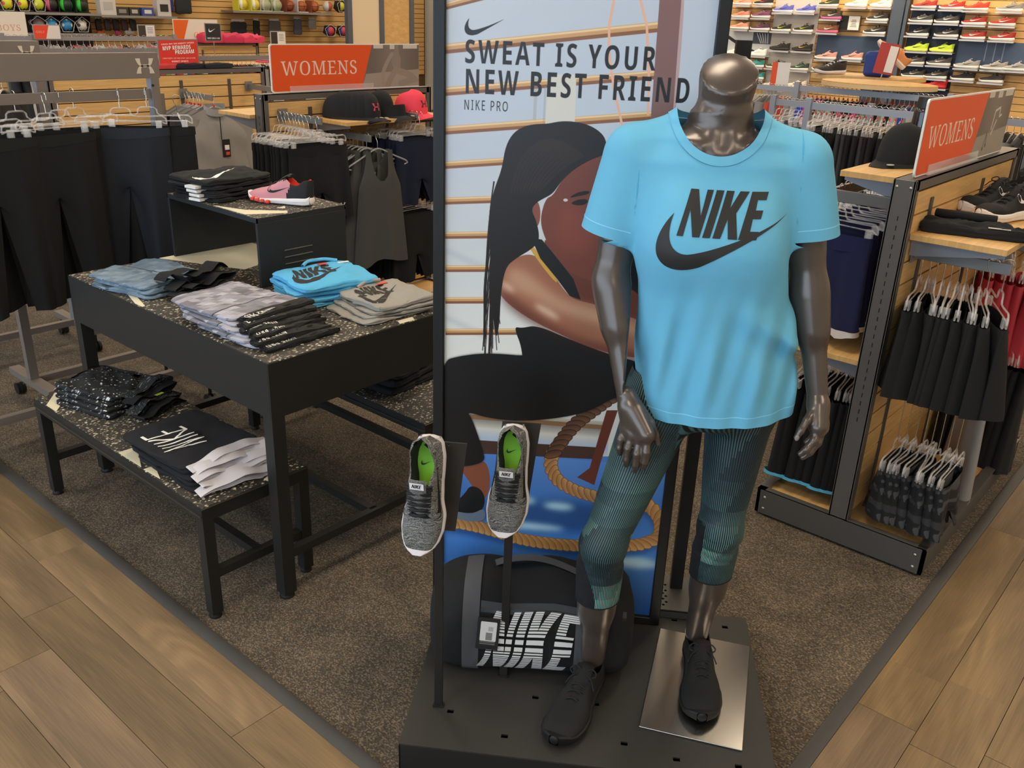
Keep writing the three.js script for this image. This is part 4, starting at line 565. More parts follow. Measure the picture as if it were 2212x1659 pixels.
{
  const x0 = 1.652, x1 = 2.02, z0 = -3.088, z1 = -2.523, y0 = 0.7634, H = 0.9985, w = x1 - x0, d = z1 - z0;
  const t = thing('display_riser', 'charcoal metal riser with louvre slots standing on the display table', 'riser', [(x0 + x1) / 2, y0, (z0 + z1) / 2]), m = M(0x2a2d2e, 0.5, { metalness: 0.3 });
  part('top_surface', terrTop(w - 0.004, d - 0.004, H - y0 - 0.006, 0.006), TERR, t);
  part('top_edge', [box(w, 0.016, 0.004, 0, H - y0 - 0.0165, d / 2 - 0.002), box(w, 0.016, 0.004, 0, H - y0 - 0.0165, -d / 2 + 0.002), box(0.004, 0.016, d, w / 2 - 0.002, H - y0 - 0.0165, 0), box(0.004, 0.016, d, -w / 2 + 0.002, H - y0 - 0.0165, 0), box(w - 0.01, 0.004, d - 0.01, 0, H - y0 - 0.012, 0)], m, t);
  const side = (z, nm) => { const p = part('side_panel', box(w, H - y0 - 0.017, 0.012, 0, 0, z, 0.002), m, t); void nm; return p; };
  const f = side(d / 2 - 0.006), b = side(-d / 2 + 0.006);
  for (const [pn, z, s] of [[f, d / 2, 1], [b, -d / 2, -1]]) for (let i = 0; i < 3; i++) { const g = new THREE.CapsuleGeometry(0.004, 0.11, 4, 8); g.rotateZ(Math.PI / 2); g.scale(1, 0.8, 0.7); g.translate(-0.025, 0.1 - i * 0.024 + 0.012, z - s * 0.0005); part('louvre', g, M(0x53534f, 0.4, { metalness: 0.4 }), pn); }
  const [ox, oz] = [(x0 + x1) / 2, (z0 + z1) / 2]; inlay(t, [[1.66, -2.79], [1.66, -2.60], [1.78, -2.532], [1.80, -2.56], [1.70, -2.66]], H - y0 + 0.0002, ox, oz); inlay(t, [[1.80, -2.62], [1.82, -2.60], [1.84, -2.63]], H - y0 + 0.0002, ox, oz);
}
// ---------- folded clothing ----------
function slabGeo(w, h, d, o = {}) { // soft folded slab: rounded rim, sagging top, layered edge
  const { sag = 0.15, n = 18, k = 1, layers = 2, wave = 0.004 } = o, g = new THREE.BoxGeometry(2, 2, 2, n, 6, n), P = g.attributes.position;
  const f = (x, y, z) => {
    const r = Math.pow(Math.pow(Math.abs(x), 11) + Math.pow(Math.abs(z), 11), 1 / 11) || 1, m = Math.max(Math.abs(x), Math.abs(z)) || 1; let X = x * m / r, Z = z * m / r;
    const e = Math.max(Math.abs(x), Math.abs(z)), rim = Math.pow(e, 6), bulge = 1 - 0.05 * (1 - Math.sqrt(Math.max(0, 1 - Math.pow(Math.abs(y) * rim, 2))));
    X *= bulge; Z *= bulge; const hh = h * (1 - sag * Math.pow(e, 4) * (y > 0 ? 1 : 0)); let Y = (y + 1) / 2 * hh;
    if (e > 0.95 && Math.abs(y) < 0.99) { const q = 1 - 0.012 * (1 + Math.cos(y * Math.PI * layers)); X *= q; Z *= q; }
    const nn = noise3(x * 2.2 + k * 5, k * 3, z * 2.2) - 0.5, n2 = noise3(x * 6 + k, 2 + k, z * 6) - 0.5; if (y > 0) Y += wave * (nn * 2.2 + n2) * (y + 1) / 2;
    const cr = noise3(Math.sign(x) * 1.7 + k, k * 1.3, Math.sign(z) * 2.1) - 0.5, w3 = noise3(x * 11 + k * 2, y * 2, z * 11) - 0.5; if (y > 0) Y += wave * 0.7 * w3; 
    return [X * w / 2 + nn * 0.008 + cr * 0.016 * e * e + w3 * 0.004 * rim, Math.max(0, Y * (1 - 0.16 * rim * (0.5 + cr))), Z * d / 2 + n2 * 0.008 + cr * 0.013 * e * e + w3 * 0.004 * rim];
  };
  for (let i = 0; i < P.count; i++) P.setXYZ(i, ...f(P.getX(i), P.getY(i), P.getZ(i)));
  g.computeVertexNormals(); g.userData = {}; return { geo: g, f };
}
function printPatch(sl, x0, x1, z0, z1, lift = 0.0014, n = 20) { return grid(n, n, (u, v) => { const q = sl.f(lerp(x0, x1, u), 1, lerp(z1, z0, v)); return [q[0], q[1] + lift, q[2], u, v]; }); }
function ribbonLoop(w, hgt, len, o = {}) { // flattened open loop of elastic: w across (x), loop height hgt, strip len along z
  const { k = 1, th = 0.0014, twist = 0 } = o, pt = (u, out) => { const a = u * Math.PI * 2, c = Math.cos(a), s = Math.sin(a); const x = (w / 2 + out) * Math.sign(c) * Math.pow(Math.abs(c), 0.75), wav = 0.35 * hgt * Math.sin(x / w * 7 + k * 2) + 0.2 * hgt * Math.sin(x / w * 15 + k); return [x, (hgt / 2 + out) * s * (0.75 + 0.25 * Math.sin(x / w * 5 + k)) + hgt * 0.9 + wav]; };
  const strip = (out, flip) => grid(48, 3, (u, v) => { const [x, y] = pt(u, out); return [x, y + twist * v * 0.01, (v - 0.5) * len + 0.004 * Math.sin(x / w * 6 + k), u, v]; }, true, flip);
  const rim = (v, flip) => grid(48, 1, (u, q) => { const [x, y] = pt(u, q ? th : 0); return [x, y + twist * v * 0.01, (v - 0.5) * len + 0.004 * Math.sin(x / w * 6 + k)]; }, true, flip);
  return mg([strip(th, false), strip(0, true), rim(1, false), rim(0, true)]);
}
{
  seed = 1234;
  const nikeTop = canvas(512, 400, (c, w, h) => { c.clearRect(0, 0, w, h); c.fillStyle = '#26221d'; drawNike(c, 60, 20, 390, 210); c.save(); swooshPath(c, 8, 130, 500, 250); c.fill(); c.restore(); });
  const tee = (name, label, cat, color, pos, turn, w, h, d, k, group, extra) => { const sl = slabGeo(w, h, d, { k, layers: 1.5, wave: 0.006 }), t = thing(name, label, cat, pos, turn, group); part('folded_body', sl.geo, CL(color), t); if (extra) extra(t, sl); return t; };
  // blue tees
  const bl = 0x5cb8e4; const ranks = ['lowest', 'second from bottom', 'third from bottom', 'topmost'];
  for (let i = 0; i < 4; i++) tee('folded_tshirt', `${ranks[i]} light blue folded tee in the stack beside the louvred riser${i === 3 ? ', black lettering showing' : ''}`, 't-shirt', bl, [1.765 + rr(-0.006, 0.006), 0.7634 + i * 0.0172, -2.325 + rr(-0.006, 0.006)], -0.2 + rr(-0.05, 0.05), 0.285, i === 3 ? 0.024 : 0.0175, 0.255, i + 1, 'stack of light blue tees', i === 3 ? (t, sl) => {
    part('print', printPatch(sl, -0.92, 0.55, -0.7, 0.72), M(0xffffff, 0.7, { map: nikeTop, transparent: true }), t); part('collar', tube([[-0.03, 0.026, -0.1], [0.0, 0.034, -0.118], [0.06, 0.034, -0.118], [0.1, 0.028, -0.1]], 0.006, 16, 6), CL(0x66bfe6), t); part('neck_label', box(0.03, 0.0015, 0.018, 0.035, 0.0275, -0.085), M(0xd44a3a, 0.6), t); part('back_label', box(0.04, 0.0014, 0.012, 0.11, 0.026, -0.075), M(0xe8e8e8, 0.6), t);
  } : null);
  // grey tees
  for (let i = 0; i < 4; i++) tee('folded_tshirt', `${ranks[i]} heather grey folded tee in the stack at the table's poster corner${i === 3 ? ', dark lettering showing' : ''}`, 't-shirt', 0x9d988f, [1.795 + i * 0.012 + rr(-0.012, 0.012), 0.7634 + i * 0.0105, -2.085 + rr(-0.01, 0.01)], -0.12 + rr(-0.08, 0.08), 0.27 - i * 0.008, i === 3 ? 0.02 : 0.0112, 0.235, i + 7, 'stack of heather grey tees', i === 3 ? (t, sl) => { part('print', printPatch(sl, -0.95, 0.5, -0.75, 0.75), M(0xffffff, 0.7, { map: nikeTop, transparent: true, color: 0xc9c4bd }), t); part('neck_label', box(0.035, 0.0015, 0.016, 0.04, 0.0225, -0.075), M(0xd44a3a, 0.6), t); part('collar', tube([[-0.05, 0.02, -0.088], [0, 0.028, -0.106], [0.05, 0.027, -0.1]], 0.006, 14, 6), CL(0xa7a299), t); } : null);
  // printed capris, fanned with lettered waistbands
  const band = canvas(512, 64, (c, w, h) => { c.fillStyle = '#111111'; c.fillRect(0, 0, w, h); c.fillStyle = '#e8e6e2'; fitText(c, 'NIKE PRO', 290, 16, 200, 32, 0.06); });
  const geo = canvas(512, 512, (c, w) => { seed = 5; for (let i = -8; i < 14; i++) for (let j = 0; j < 20; j++) { const k = rnd() * 0.75 + 0.25 * noise2(i * 0.4, j * 0.4), r = lerp(86, 200, k); c.fillStyle = `rgb(${r | 0},${(r * 0.98) | 0},${(r * 1.02 + 3) | 0})`; c.beginPath(); const x = i * 42 + j * 16, y = j * 27; c.moveTo(x, y); c.lineTo(x + 46, y); c.lineTo(x + 62, y + 28); c.lineTo(x + 16, y + 28); c.fill(); } c.globalAlpha = 0.3; c.fillStyle = '#e9e9f0'; for (let y = 0; y < w; y += 5) c.fillRect(0, y, w, 1.6); c.globalAlpha = 1; c.strokeStyle = '#3b3a3d'; c.lineWidth = 7; c.beginPath(); c.moveTo(0, 330); c.quadraticCurveTo(250, 300, 512, 350); c.stroke(); });
  const blueGeo = canvas(512, 512, (c, w) => { seed = 15; for (let i = -8; i < 14; i++) for (let j = 0; j < 20; j++) { const k = rnd() * 0.5 + 0.5 * noise2(i * 0.35, j * 0.35); c.fillStyle = `rgb(${lerp(48, 138, k) | 0},${lerp(66, 158, k) | 0},${lerp(88, 172, k) | 0})`; c.beginPath(); const x = i * 42 + j * 16, y = j * 27; c.moveTo(x, y); c.lineTo(x + 46, y); c.lineTo(x + 62, y + 28); c.lineTo(x + 16, y + 28); c.fill(); } c.globalAlpha = 0.35; c.fillStyle = '#c8dce2'; for (let y = 0; y < w; y += 5) c.fillRect(0, y, w, 1.7); c.globalAlpha = 1; c.strokeStyle = '#26303a'; c.lineWidth = 9; c.beginPath(); c.moveTo(250, 0); c.quadraticCurveTo(290, 200, 330, 512); c.stroke(); });
  const mapCloth = (m) => M(0xffffff, 0.8, { map: m, side: THREE.DoubleSide });
  const topUV = (sl) => { const g = sl.geo, P = g.attributes.position, U = g.attributes.uv; for (let i = 0; i < P.count; i++) U.setXY(i, P.getX(i) / 0.3 + 0.5, 0.5 - P.getZ(i) / 0.42 + P.getY(i) * 2); return g; };
  const gm = mapCloth(geo), bm = mapCloth(blueGeo), bandM = M(0xffffff, 0.75, { map: band, side: THREE.DoubleSide }), blackC = CL(0x121212);
  const words = ['bottom', 'second', 'third', 'fourth', 'fifth', 'top'];
  for (let i = 0; i < 6; i++) {
    const sl = slabGeo(0.27, 0.0115, 0.31, { k: i + 20, layers: 1, wave: i === 5 ? 0.006 : 0.003 }), t = thing('folded_leggings', `${words[i]} grey checked capri leggings in the fanned pile, black lettered waistband`, 'leggings', [1.43 + rr(-0.012, 0.012) - i * 0.004, 0.7634 + i * 0.0098, -2.185 - i * 0.026], 0.02 + rr(-0.05, 0.05) + i * 0.012, 'fanned grey checked leggings');
    part('folded_body', topUV(sl), gm, t);
    const wb = slabGeo(0.262, 0.015, 0.05, { k: i + 31, layers: 1, wave: 0.004, sag: 0.35 }); wb.geo.translate(0.008, 0.001, 0.17); part('waistband', wb.geo, blackC, t, 'black elastic waistband');
    const pg = grid(16, 4, (u, v) => { const q = wb.f(lerp(-0.96, 0.96, u), 1, lerp(0.85, -0.85, v)); return [q[0] + 0.008, q[1] + 0.0022, q[2] + 0.17, 1 - u, 1 - v]; }); part('waistband_print', pg, bandM, t);
  }
  for (let i = 0; i < 3; i++) {
    const sl = slabGeo(0.25, 0.016, 0.29, { k: i + 40, layers: 1, wave: 0.008 }), t = thing('folded_leggings', `${['bottom', 'middle', 'top'][i]} slate blue printed capri leggings in the crumpled pile at the table's far corner`, 'leggings', [1.40 + i * 0.004, 0.7634 + i * 0.0135, -2.8 - i * 0.008], 0.22 + rr(-0.05, 0.05), 'crumpled slate blue leggings');
    part('folded_body', topUV(sl), bm, t);
    for (let q = 0; q < 2; q++) { const lp = ribbonLoop(0.22 - q * 0.02, 0.018 + 0.007 * i, 0.06, { k: i * 3 + q + 2, twist: 0.4 }); lp.rotateY(0.12 * (q - 0.5)); lp.translate(0.035 + 0.02 * q, -0.006 + q * 0.004, 0.16 + q * 0.03 + (2 - i) * 0.028); part('waistband', lp, blackC, t, 'black crumpled waistband'); }
  }
  // speckled leggings on the low bench
  const speck = canvas(256, 256, (c, w) => { c.fillStyle = '#131416'; c.fillRect(0, 0, w, w); seed = 77; for (let i = 0; i < 520; i++) { c.fillStyle = ['#d9d9d6', '#9fa3a4', '#eeeeea', '#6f7477'][i % 4]; c.beginPath(); const x = rnd() * w, y = rnd() * w, r = rr(0.8, 3.6); for (let k = 0; k < 5; k++) c.lineTo(x + Math.cos(k * 1.26) * r * rr(0.5, 1.2), y + Math.sin(k * 1.26) * r * rr(0.5, 1.2)); c.fill(); } });
  speck.wrapS = speck.wrapT = THREE.RepeatWrapping; const sm = mapCloth(speck);
  for (let i = 0; i < 4; i++) {
    const sl = slabGeo(0.235, 0.017, 0.28, { k: i + 50, layers: 1, wave: i === 3 ? 0.014 : 0.005, sag: 0.3 }), t = thing('folded_leggings', `${ranks[i]} black leggings with white flecks in the pile at the bench's far end`, 'leggings', [1.235 + i * 0.006, 0.3716 + i * 0.0155, -2.86 - i * 0.012], 0.25 + rr(-0.06, 0.06), 'flecked black leggings');
    part('folded_body', topUV(sl), sm, t); const lp = ribbonLoop(0.2, 0.024, 0.05, { k: i + 60 }); lp.rotateY(0.1); lp.translate(0.03, -0.008, 0.155 + (3 - i) * 0.018); part('waistband', lp, i % 2 ? sm : blackC, t);
    if (i === 1) part('inner_label', box(0.03, 0.001, 0.012, 0.05, 0.034, 0.2), M(0x93b52a, 0.6), t);
  }
  // black leggings with white lettering and white waistbands
  const bigN = canvas(512, 256, (c, w, h) => { c.clearRect(0, 0, w, h); c.strokeStyle = '#f4f1ea'; c.lineWidth = 17; c.lineJoin = 'miter'; const L = (pts) => { c.beginPath(); pts.forEach((p, i) => (i ? c.lineTo(...p) : c.moveTo(...p))); c.stroke(); }; L([[20, 235], [90, 20], [100, 235], [170, 20]]); L([[160, 235], [230, 20]]); L([[220, 235], [290, 20]]); L([[370, 20], [258, 130], [330, 235]]); L([[490, 22], [400, 22], [335, 233], [425, 233]]); L([[368, 125], [445, 125]]); });
  const white = CL(0xd6d0d2, 0.8);
  for (let i = 0; i < 5; i++) {
    const sl = slabGeo(0.275, 0.0125, 0.34, { k: i + 70, layers: 1, wave: i === 4 ? 0.004 : 0.003 }), t = thing('folded_leggings', `${words[i === 4 ? 5 : i]} black leggings with white elastic waistband in the fanned bench pile${i === 4 ? ', white lettering' : ''}`, 'leggings', [1.225 + (i % 2) * 0.01, 0.3716 + i * 0.011, -2.235 - i * 0.02], 0.02 + (i - 2) * 0.022, 'black leggings with white waistbands');
    part('folded_body', sl.geo, CL(0x15151a), t);
    const lp = ribbonLoop(0.268, 0.02, 0.034, { k: i * 2.3 + 1, th: 0.0018 }); lp.rotateX(0.25); lp.translate(0.006, -0.001 + 0.002, 0.182); part('waistband', lp, white, t, 'white elastic waistband loop');
    if (i === 4) { const g = grid(20, 20, (u, v) => { const q = sl.f(lerp(0.2, -0.82, v), 1, lerp(-0.62, 0.42, u)); return [q[0], q[1] + 0.0015, q[2], 1 - u, v]; }, false, true); part('lettering', g, M(0xffffff, 0.6, { map: bigN, transparent: true, side: THREE.DoubleSide }), t, 'white lettering'); }
  }
  // black tees on the riser and dark clothes on the hidden bench
  const bigSw = canvas(256, 128, (c, w, h) => { c.clearRect(0, 0, w, h); c.fillStyle = '#f1efea'; swooshPath(c, 6, 12, 244, 100); c.fill(); c.fillRect(20, 96, 30, 16); });
  for (let i = 0; i < 5; i++) tee('folded_tshirt', `${words[i === 4 ? 5 : i]} black folded tee of the stack on the riser${i === 4 ? ', big white tick on its front' : ''}`, 't-shirt', 0x141517, [1.80 + rr(-0.01, 0.01), 0.9997 + i * 0.0142, -2.945 + rr(-0.008, 0.008)], 0.12 + rr(-0.07, 0.07), 0.29, i === 4 ? 0.022 : 0.0148, 0.235, i + 90, 'black tees on the riser', (t, sl) => { if (i === 4) part('print', printPatch(sl, -0.95, 0.6, -0.2, 0.75), M(0xffffff, 0.7, { map: bigSw, transparent: true }), t); else part('white_print_edge', box(0.045, 0.009, 0.055, -0.14, 0.003, 0.03), WHITE, t); });
  for (let i = 0; i < 3; i++) tee('folded_jacket', `${['bottom', 'middle', 'top'][i]} shiny black folded garment on the bench behind the poster`, 'jacket', 0x101014, [2.05, 0.3752 + i * 0.028, -2.42], 0.1 + i * 0.05, 0.28, 0.03, 0.42, i + 110, 'black garments on the hidden bench');
  // pink trainer on the riser
  const g = shoeGeos({ L: 0.25, nu: 23, nv: 34, rows: 5, soleH: 0.02, heelH: 0.03, collar: 0.09, ankle: 0.07 });
  const ps = thing('running_shoe', 'pink and black trainer with red sole pods on the riser edge', 'shoe', [1.915, 0.9999, -2.575], Math.PI + 0.42);
  const pink = M(0xcf8c93, 0.8, DS), bk = M(0x17171a, 0.75, DS);
  const split = (geo, t0) => { const a = [], b = [], ix = geo.index.array, P = geo.attributes.position; for (let q = 0; q < ix.length; q += 3) { const z = (P.getZ(ix[q]) + P.getZ(ix[q + 1]) + P.getZ(ix[q + 2])) / 3 / 0.25, y = (P.getY(ix[q]) + P.getY(ix[q + 1]) + P.getY(ix[q + 2])) / 3; (z + (y - 0.05) * 1.6 < t0 ? a : b).push(ix[q], ix[q + 1], ix[q + 2]); } return [a, b].map((I) => { const c = geo.clone(); c.setIndex(I); return c; }); };
  const [heel, front] = split(g.upper, 0.3);
  part('sole', g.sole, M(0xece6e2, 0.5), ps); part('upper', front, pink, ps, 'pink knit upper'); part('heel_cup', heel, bk, ps, 'black heel'); part('collar_lining', g.lining, M(0xe8432c, 0.8, DS), ps); part('tongue', g.tongue, bk, ps); part('laces', g.laces, bk, ps);
  for (const s of [-1, 1]) part('tick', g.tick(s, 0.26, 0.62, 0.034, 0.026), bk, ps);
  for (let i = 0; i < 4; i++) part('sole_pod', box(0.1, 0.012, 0.014, -0.001, 0.002 + 0.002 * i, 0.15 + i * 0.02, 0.003), M(0xe5412a, 0.5), ps, 'red sole pod');
}
// ---------- slatwall gondolas ----------
const SLATH = 0.0725;
function gondola(name, label, x0, x1, zc, H, baseD, o = {}) {
  const w = x1 - x0, T = 0.066, t = thing(name, label, 'display shelf', [(x0 + x1) / 2, 0, zc]);
  for (const s of [-1, 1]) {
    const p = part('end_post', box(0.012, H - 0.1, T, s * (w / 2 - 0.006), 0.1, 0, 0.002), GREY, t);
    part('screw', [0.02, -0.02].map((z) => { const g = new THREE.SphereGeometry(0.005, 8, 6); g.scale(0.6, 1, 1); g.translate(s * w / 2, H - 0.022, z); return g; }).slice(0, 1), STEEL, p); part('screw', (() => { const g = new THREE.SphereGeometry(0.005, 8, 6); g.scale(0.6, 1, 1); g.translate(s * w / 2, H - 0.022, -0.02); return g; })(), STEEL, p);
    const sl = []; for (let i = 0; i < 24; i++) sl.push(box(0.001, 0.014, 0.0024, s * (w / 2 + 0.0004), H - 0.12 - i * 0.0285, 0)); part('slots', sl, M(0x0b0b0b, 0.8), p).userData.kind = 'stuff';
    part('post_return', [box(0.035, H - 0.1, 0.006, s * (w / 2 - 0.0175), 0.1, T / 2 - 0.003), box(0.035, H - 0.1, 0.006, s * (w / 2 - 0.0175), 0.1, -T / 2 + 0.003)], GREY, t);
  }
  part('top_rail', [box(w - 0.03, 0.03, 0.004, 0, H - 0.03, T / 2 - 0.002), box(w - 0.03, 0.03, 0.004, 0, H - 0.03, -T / 2 + 0.002), box(w - 0.024, 0.004, T, 0, H - 0.004, 0)], GREY, t);
  part('core', box(w - 0.04, H - 0.14, T - 0.05, 0, 0.1, 0), M(0x4a3520, 0.8), t);
  const sw = w - 0.07, n = Math.floor((H - 0.135) / SLATH);
  for (const s of [-1, 1]) { if (o.back === false && s < 0) continue; for (let i = 0; i < n; i++) { const g = box(sw, SLATH - 0.006, 0.012, 0, H - 0.034 - (i + 1) * SLATH, s * (T / 2 - 0.014)); const P = g.attributes.position, U = g.attributes.uv, f = rnd(); for (let q = 0; q < P.count; q++) U.setXY(q, P.getX(q) * 1.2 + f, P.getY(q) * 1.6 + f); part('slat', g, MAPLE, t); } }
  for (const x of o.standards ?? []) for (const s of [-1, 1]) part('slotted_standard', box(0.022, H - 0.17, 0.006, x - (x0 + x1) / 2, 0.1, s * (T / 2 - 0.006)), M(0x5d5752, 0.45, { metalness: 0.5 }), t);
  const bd = baseD / 2, bh = 0.105, lip = 0.024; const bw = w + 0.0;
  part('base_frame', [box(0.012, bh - 0.01, baseD, -bw / 2 + 0.006, 0.01, 0), box(0.012, bh - 0.01, baseD, bw / 2 - 0.006, 0.01, 0), box(bw, bh - 0.01, 0.012, 0, 0.01, bd - 0.006), box(bw, bh - 0.01, 0.012, 0, 0.01, -bd + 0.006), box(lip, 0.004, baseD, -bw / 2 + lip / 2, bh - 0.003, 0), box(lip, 0.004, baseD, bw / 2 - lip / 2, bh - 0.003, 0), box(bw, 0.004, lip + 0.01, 0, bh - 0.003, bd - lip / 2), box(bw, 0.004, lip + 0.01, 0, bh - 0.003, -bd + lip / 2), box(bw - 0.05, 0.01, baseD - 0.05, 0, 0, 0)], M(0x65625e, 0.42, { metalness: 0.45 }), t);
  const dk = box(bw - 0.03, 0.016, baseD - 0.03, 0, 0.076, 0); const DP = dk.attributes.position, DUV = dk.attributes.uv; for (let q = 0; q < DP.count; q++) DUV.setXY(q, DP.getX(q), DP.getZ(q)); part('base_deck', dk, MAPLE, t);
  for (const s of [-1, 1]) for (const z of [-1, 1]) for (const y of [0.03, 0.075]) { const g = new THREE.SphereGeometry(0.006, 8, 6); g.scale(0.6, 1, 1); g.translate(s * bw / 2, y, z * (bd - 0.03)); part('rivet', g, STEEL, t); }
  return t;
}
// ---------- hangers and hanging clothes: the origin is the point that hangs on the bar ----------
const WIRE = M(0xc9c9c6, 0.22, { metalness: 1 });
function hookGeo(drop, r = 0.0016, n = 5) { return tube([[0, -0.018, 0.018], [0, -0.002, 0.017], [0, 0.006, 0.004], [0, 0.002, -0.012], [0, -0.02, -0.012], [0, -0.04, -0.002], [0, -drop, 0]], r, 20, n); }
function clipHanger(name, label, W, group, o = {}) {
  const t = thing(name, label, 'hanger', [0, 0, 0], 0, group), h = o.drop ?? 0.075;
  part('hook', hookGeo(h, o.hookR ?? 0.0016), WIRE, t);
  const y = -h - 0.03, w = W / 2;
  part('bar', [tube([[-w, y, 0], [-w * 0.3, y, 0], [-w * 0.2, y + 0.028, 0], [w * 0.2, y + 0.028, 0], [w * 0.3, y, 0], [w, y, 0]], 0.0032, 26, 6), tube([[-w, y - 0.022, 0], [w, y - 0.022, 0]], 0.0024, 4, 5), tube([[-w, y, 0], [-w - 0.012, y - 0.01, 0], [-w - 0.014, y - 0.03, 0], [-w, y - 0.024, 0]], 0.0032, 10, 5), tube([[w, y, 0], [w + 0.012, y - 0.01, 0], [w + 0.014, y - 0.03, 0], [w, y - 0.024, 0]], 0.0032, 10, 5)], CLEAR, t);
  for (const s of [-1, 1]) part('clip', [box(0.022, 0.03, 0.006, s * w * 0.9, y - 0.048, 0.005, 0.002), box(0.022, 0.03, 0.006, s * w * 0.9, y - 0.048, -0.005, 0.002)], CLEAR, t);
  if (o.size) part('size_marker', box(0.012, 0.014, 0.008, 0, -h - 0.004, 0, 0.002), o.size, t);
  return t;
}
function shirtHanger(name, label, W, group, o = {}) {
  const t = thing(name, label, 'hanger', [0, 0, 0], 0, group), h = 0.07, w = W / 2;
  part('hook', hookGeo(h), WIRE, t);
  part('shoulders', [tube([[-w, -h - 0.075, 0.004], [-w * 0.6, -h - 0.045, 0], [-0.02, -h - 0.005, 0], [0.02, -h - 0.005, 0], [w * 0.6, -h - 0.045, 0], [w, -h - 0.075, 0.004]], 0.0042, 26, 6), tube([[-w, -h - 0.075, 0.004], [-w - 0.008, -h - 0.088, 0.004], [-w + 0.012, -h - 0.094, 0.004]], 0.004, 8, 5), tube([[w, -h - 0.075, 0.004], [w + 0.008, -h - 0.088, 0.004], [w - 0.012, -h - 0.094, 0.004]], 0.004, 8, 5)], CLEAR, t);
  if (o.size) part('size_marker', box(0.012, 0.014, 0.008, 0, -h - 0.004, 0, 0.002), o.size, t);
  return t;
}
function tubeCloth(o) { // hanging cloth tube: x centre/width, z depth and fold growth from y0 down to y1
  const { cx = 0, cx1 = cx, w0, w1, d0 = 0.02, d1 = 0.03, y0, y1, amp = 0.012, n = 5, k = 0, nu = 40, nv = 10, hem = 0 } = o;
  return grid(nu, nv, (u, v) => { const a = u * Math.PI * 2, c = Math.cos(a), s = Math.sin(a), w = lerp(w0, w1, v) / 2, x = Math.sign(c) * Math.pow(Math.abs(c), 0.55) * w, q = x / w; const f = amp * Math.pow(v, 0.8) * (Math.sin(q * n + k) + 0.5 * Math.sin(q * n * 2.3 + k * 3)); const z = lerp(d0, d1, v) * s + f; return [lerp(cx, cx1, v) + x, lerp(y0, y1, v) + (v === 1 ? hem * Math.sin(q * n * 1.3 + k) : 0) - 0.006 * v * Math.cos(q * 3), z, u, v]; }, true, true);
}
function shortsGeo(w, len, o = {}) { // one cloth tube that pinches into two legs below the rise
  const { rise = 0.6, y0 = -0.14, k = 0, amp = 0.012, flare = 1.15 } = o;
  return grid(64, 18, (u, v) => { const a = u * Math.PI * 2, c = Math.cos(a), s = Math.sin(a), q = Math.sign(c) * Math.pow(Math.abs(c), 0.55), W = lerp(w, w * flare, v) / 2; const pin = sst(rise - 0.12, rise + 0.16, v), g = Math.exp(-Math.pow(q / 0.1, 2)), ve = v <= rise ? v : rise + (v - rise) * (1 - g);
    const f = amp * Math.pow(v, 0.8) * (Math.sin(q * 6 + k) + 0.5 * Math.sin(q * 13 + k * 3)); return [q * W, lerp(y0, y0 - len, ve) + (v > 0.98 ? 0.006 * Math.sin(q * 9 + k) : 0) - 0.006 * v * Math.cos(q * 3), lerp(0.021, 0.038, v) * s * (1 - 0.86 * pin * Math.exp(-Math.pow(q / 0.2, 2))) + f, u, v]; }, true, true);
}
function hemBand(w, len, o, t0, t1, out = 0.0012) { const { y0 = -0.14, k = 0, amp = 0.012, flare = 1.15 } = o; return mg([-1, 1].map((sd) => grid(40, 2, (u, v) => { const a = u * Math.PI * 2, c = Math.cos(a), s = Math.sin(a), q0 = Math.sign(c) * Math.pow(Math.abs(c), 0.55), q = sd * lerp(0.16, 1.004, (q0 * sd + 1) / 2), tt = lerp(t0, t1, v), W = lerp(w, w * flare, tt) / 2; const f = amp * Math.pow(tt, 0.8) * (Math.sin(q * 6 + k) + 0.5 * Math.sin(q * 13 + k * 3)), g = Math.exp(-Math.pow(q / 0.1, 2)); return [q * W, lerp(y0, y0 - len, tt - (tt - 0.6) * g) - 0.006 * tt * Math.cos(q * 3) + (v === 1 ? 0.006 * Math.sin(q * 9 + k) : 0), (lerp(0.021, 0.038, tt) * (1 - 0.86 * Math.exp(-Math.pow(q / 0.2, 2))) + out) * s + f, u, v]; }, true, true))); }
function bandGeo(w, y0, h = 0.028) { return tubeCloth({ w0: w + 0.006, w1: w + 0.008, d0: 0.0225, d1: 0.0235, y0: y0 + 0.001, y1: y0 - h, amp: 0.001, nv: 2 }); }
function topGeo(w, len, o = {}) { // shirt on a hanger: sloping shoulders, optional sleeves
  const { y0 = -0.075, sleeve = 0, sw = 0.1, neckW = 0.075, slope = 0.06, k = 0, hemW = w } = o;
  const body = grid(44, 16, (u, v) => { const a = u * Math.PI * 2, c = Math.cos(a), s = Math.sin(a), q = Math.sign(c) * Math.pow(Math.abs(c), 0.5); const W = lerp(w, hemW, v) / 2, x = q * W; const sh = y0 - slope * clamp((Math.abs(x) - neckW) / (w / 2 - neckW)) - (s > 0 ? 0.03 : 0.008) * Math.exp(-Math.pow(x / neckW, 4)); const y = lerp(sh, y0 - len, Math.pow(v, 1.1)); return [x, y, s * lerp(0.012, 0.045, sst(0, 0.3, v)) + 0.012 * v * Math.sin(q * 6 + k) + 0.004 * Math.sin(y * 30 + q * 4), u, v]; }, true, true);
  const l = [body]; if (sleeve) for (const s of [-1, 1]) { const g = tubeCloth({ w0: sw * 1.25, w1: sw * 0.8, d0: 0.03, d1: 0.032, y0: 0, y1: -sleeve, amp: 0.008, n: 4, k: k + s, nu: 22, nv: 12 }); g.rotateZ(s * 0.2); g.translate(s * (w / 2 - sw * 0.35), y0 - slope + 0.012, -0.006); l.push(g); }
  return mg(l);
}
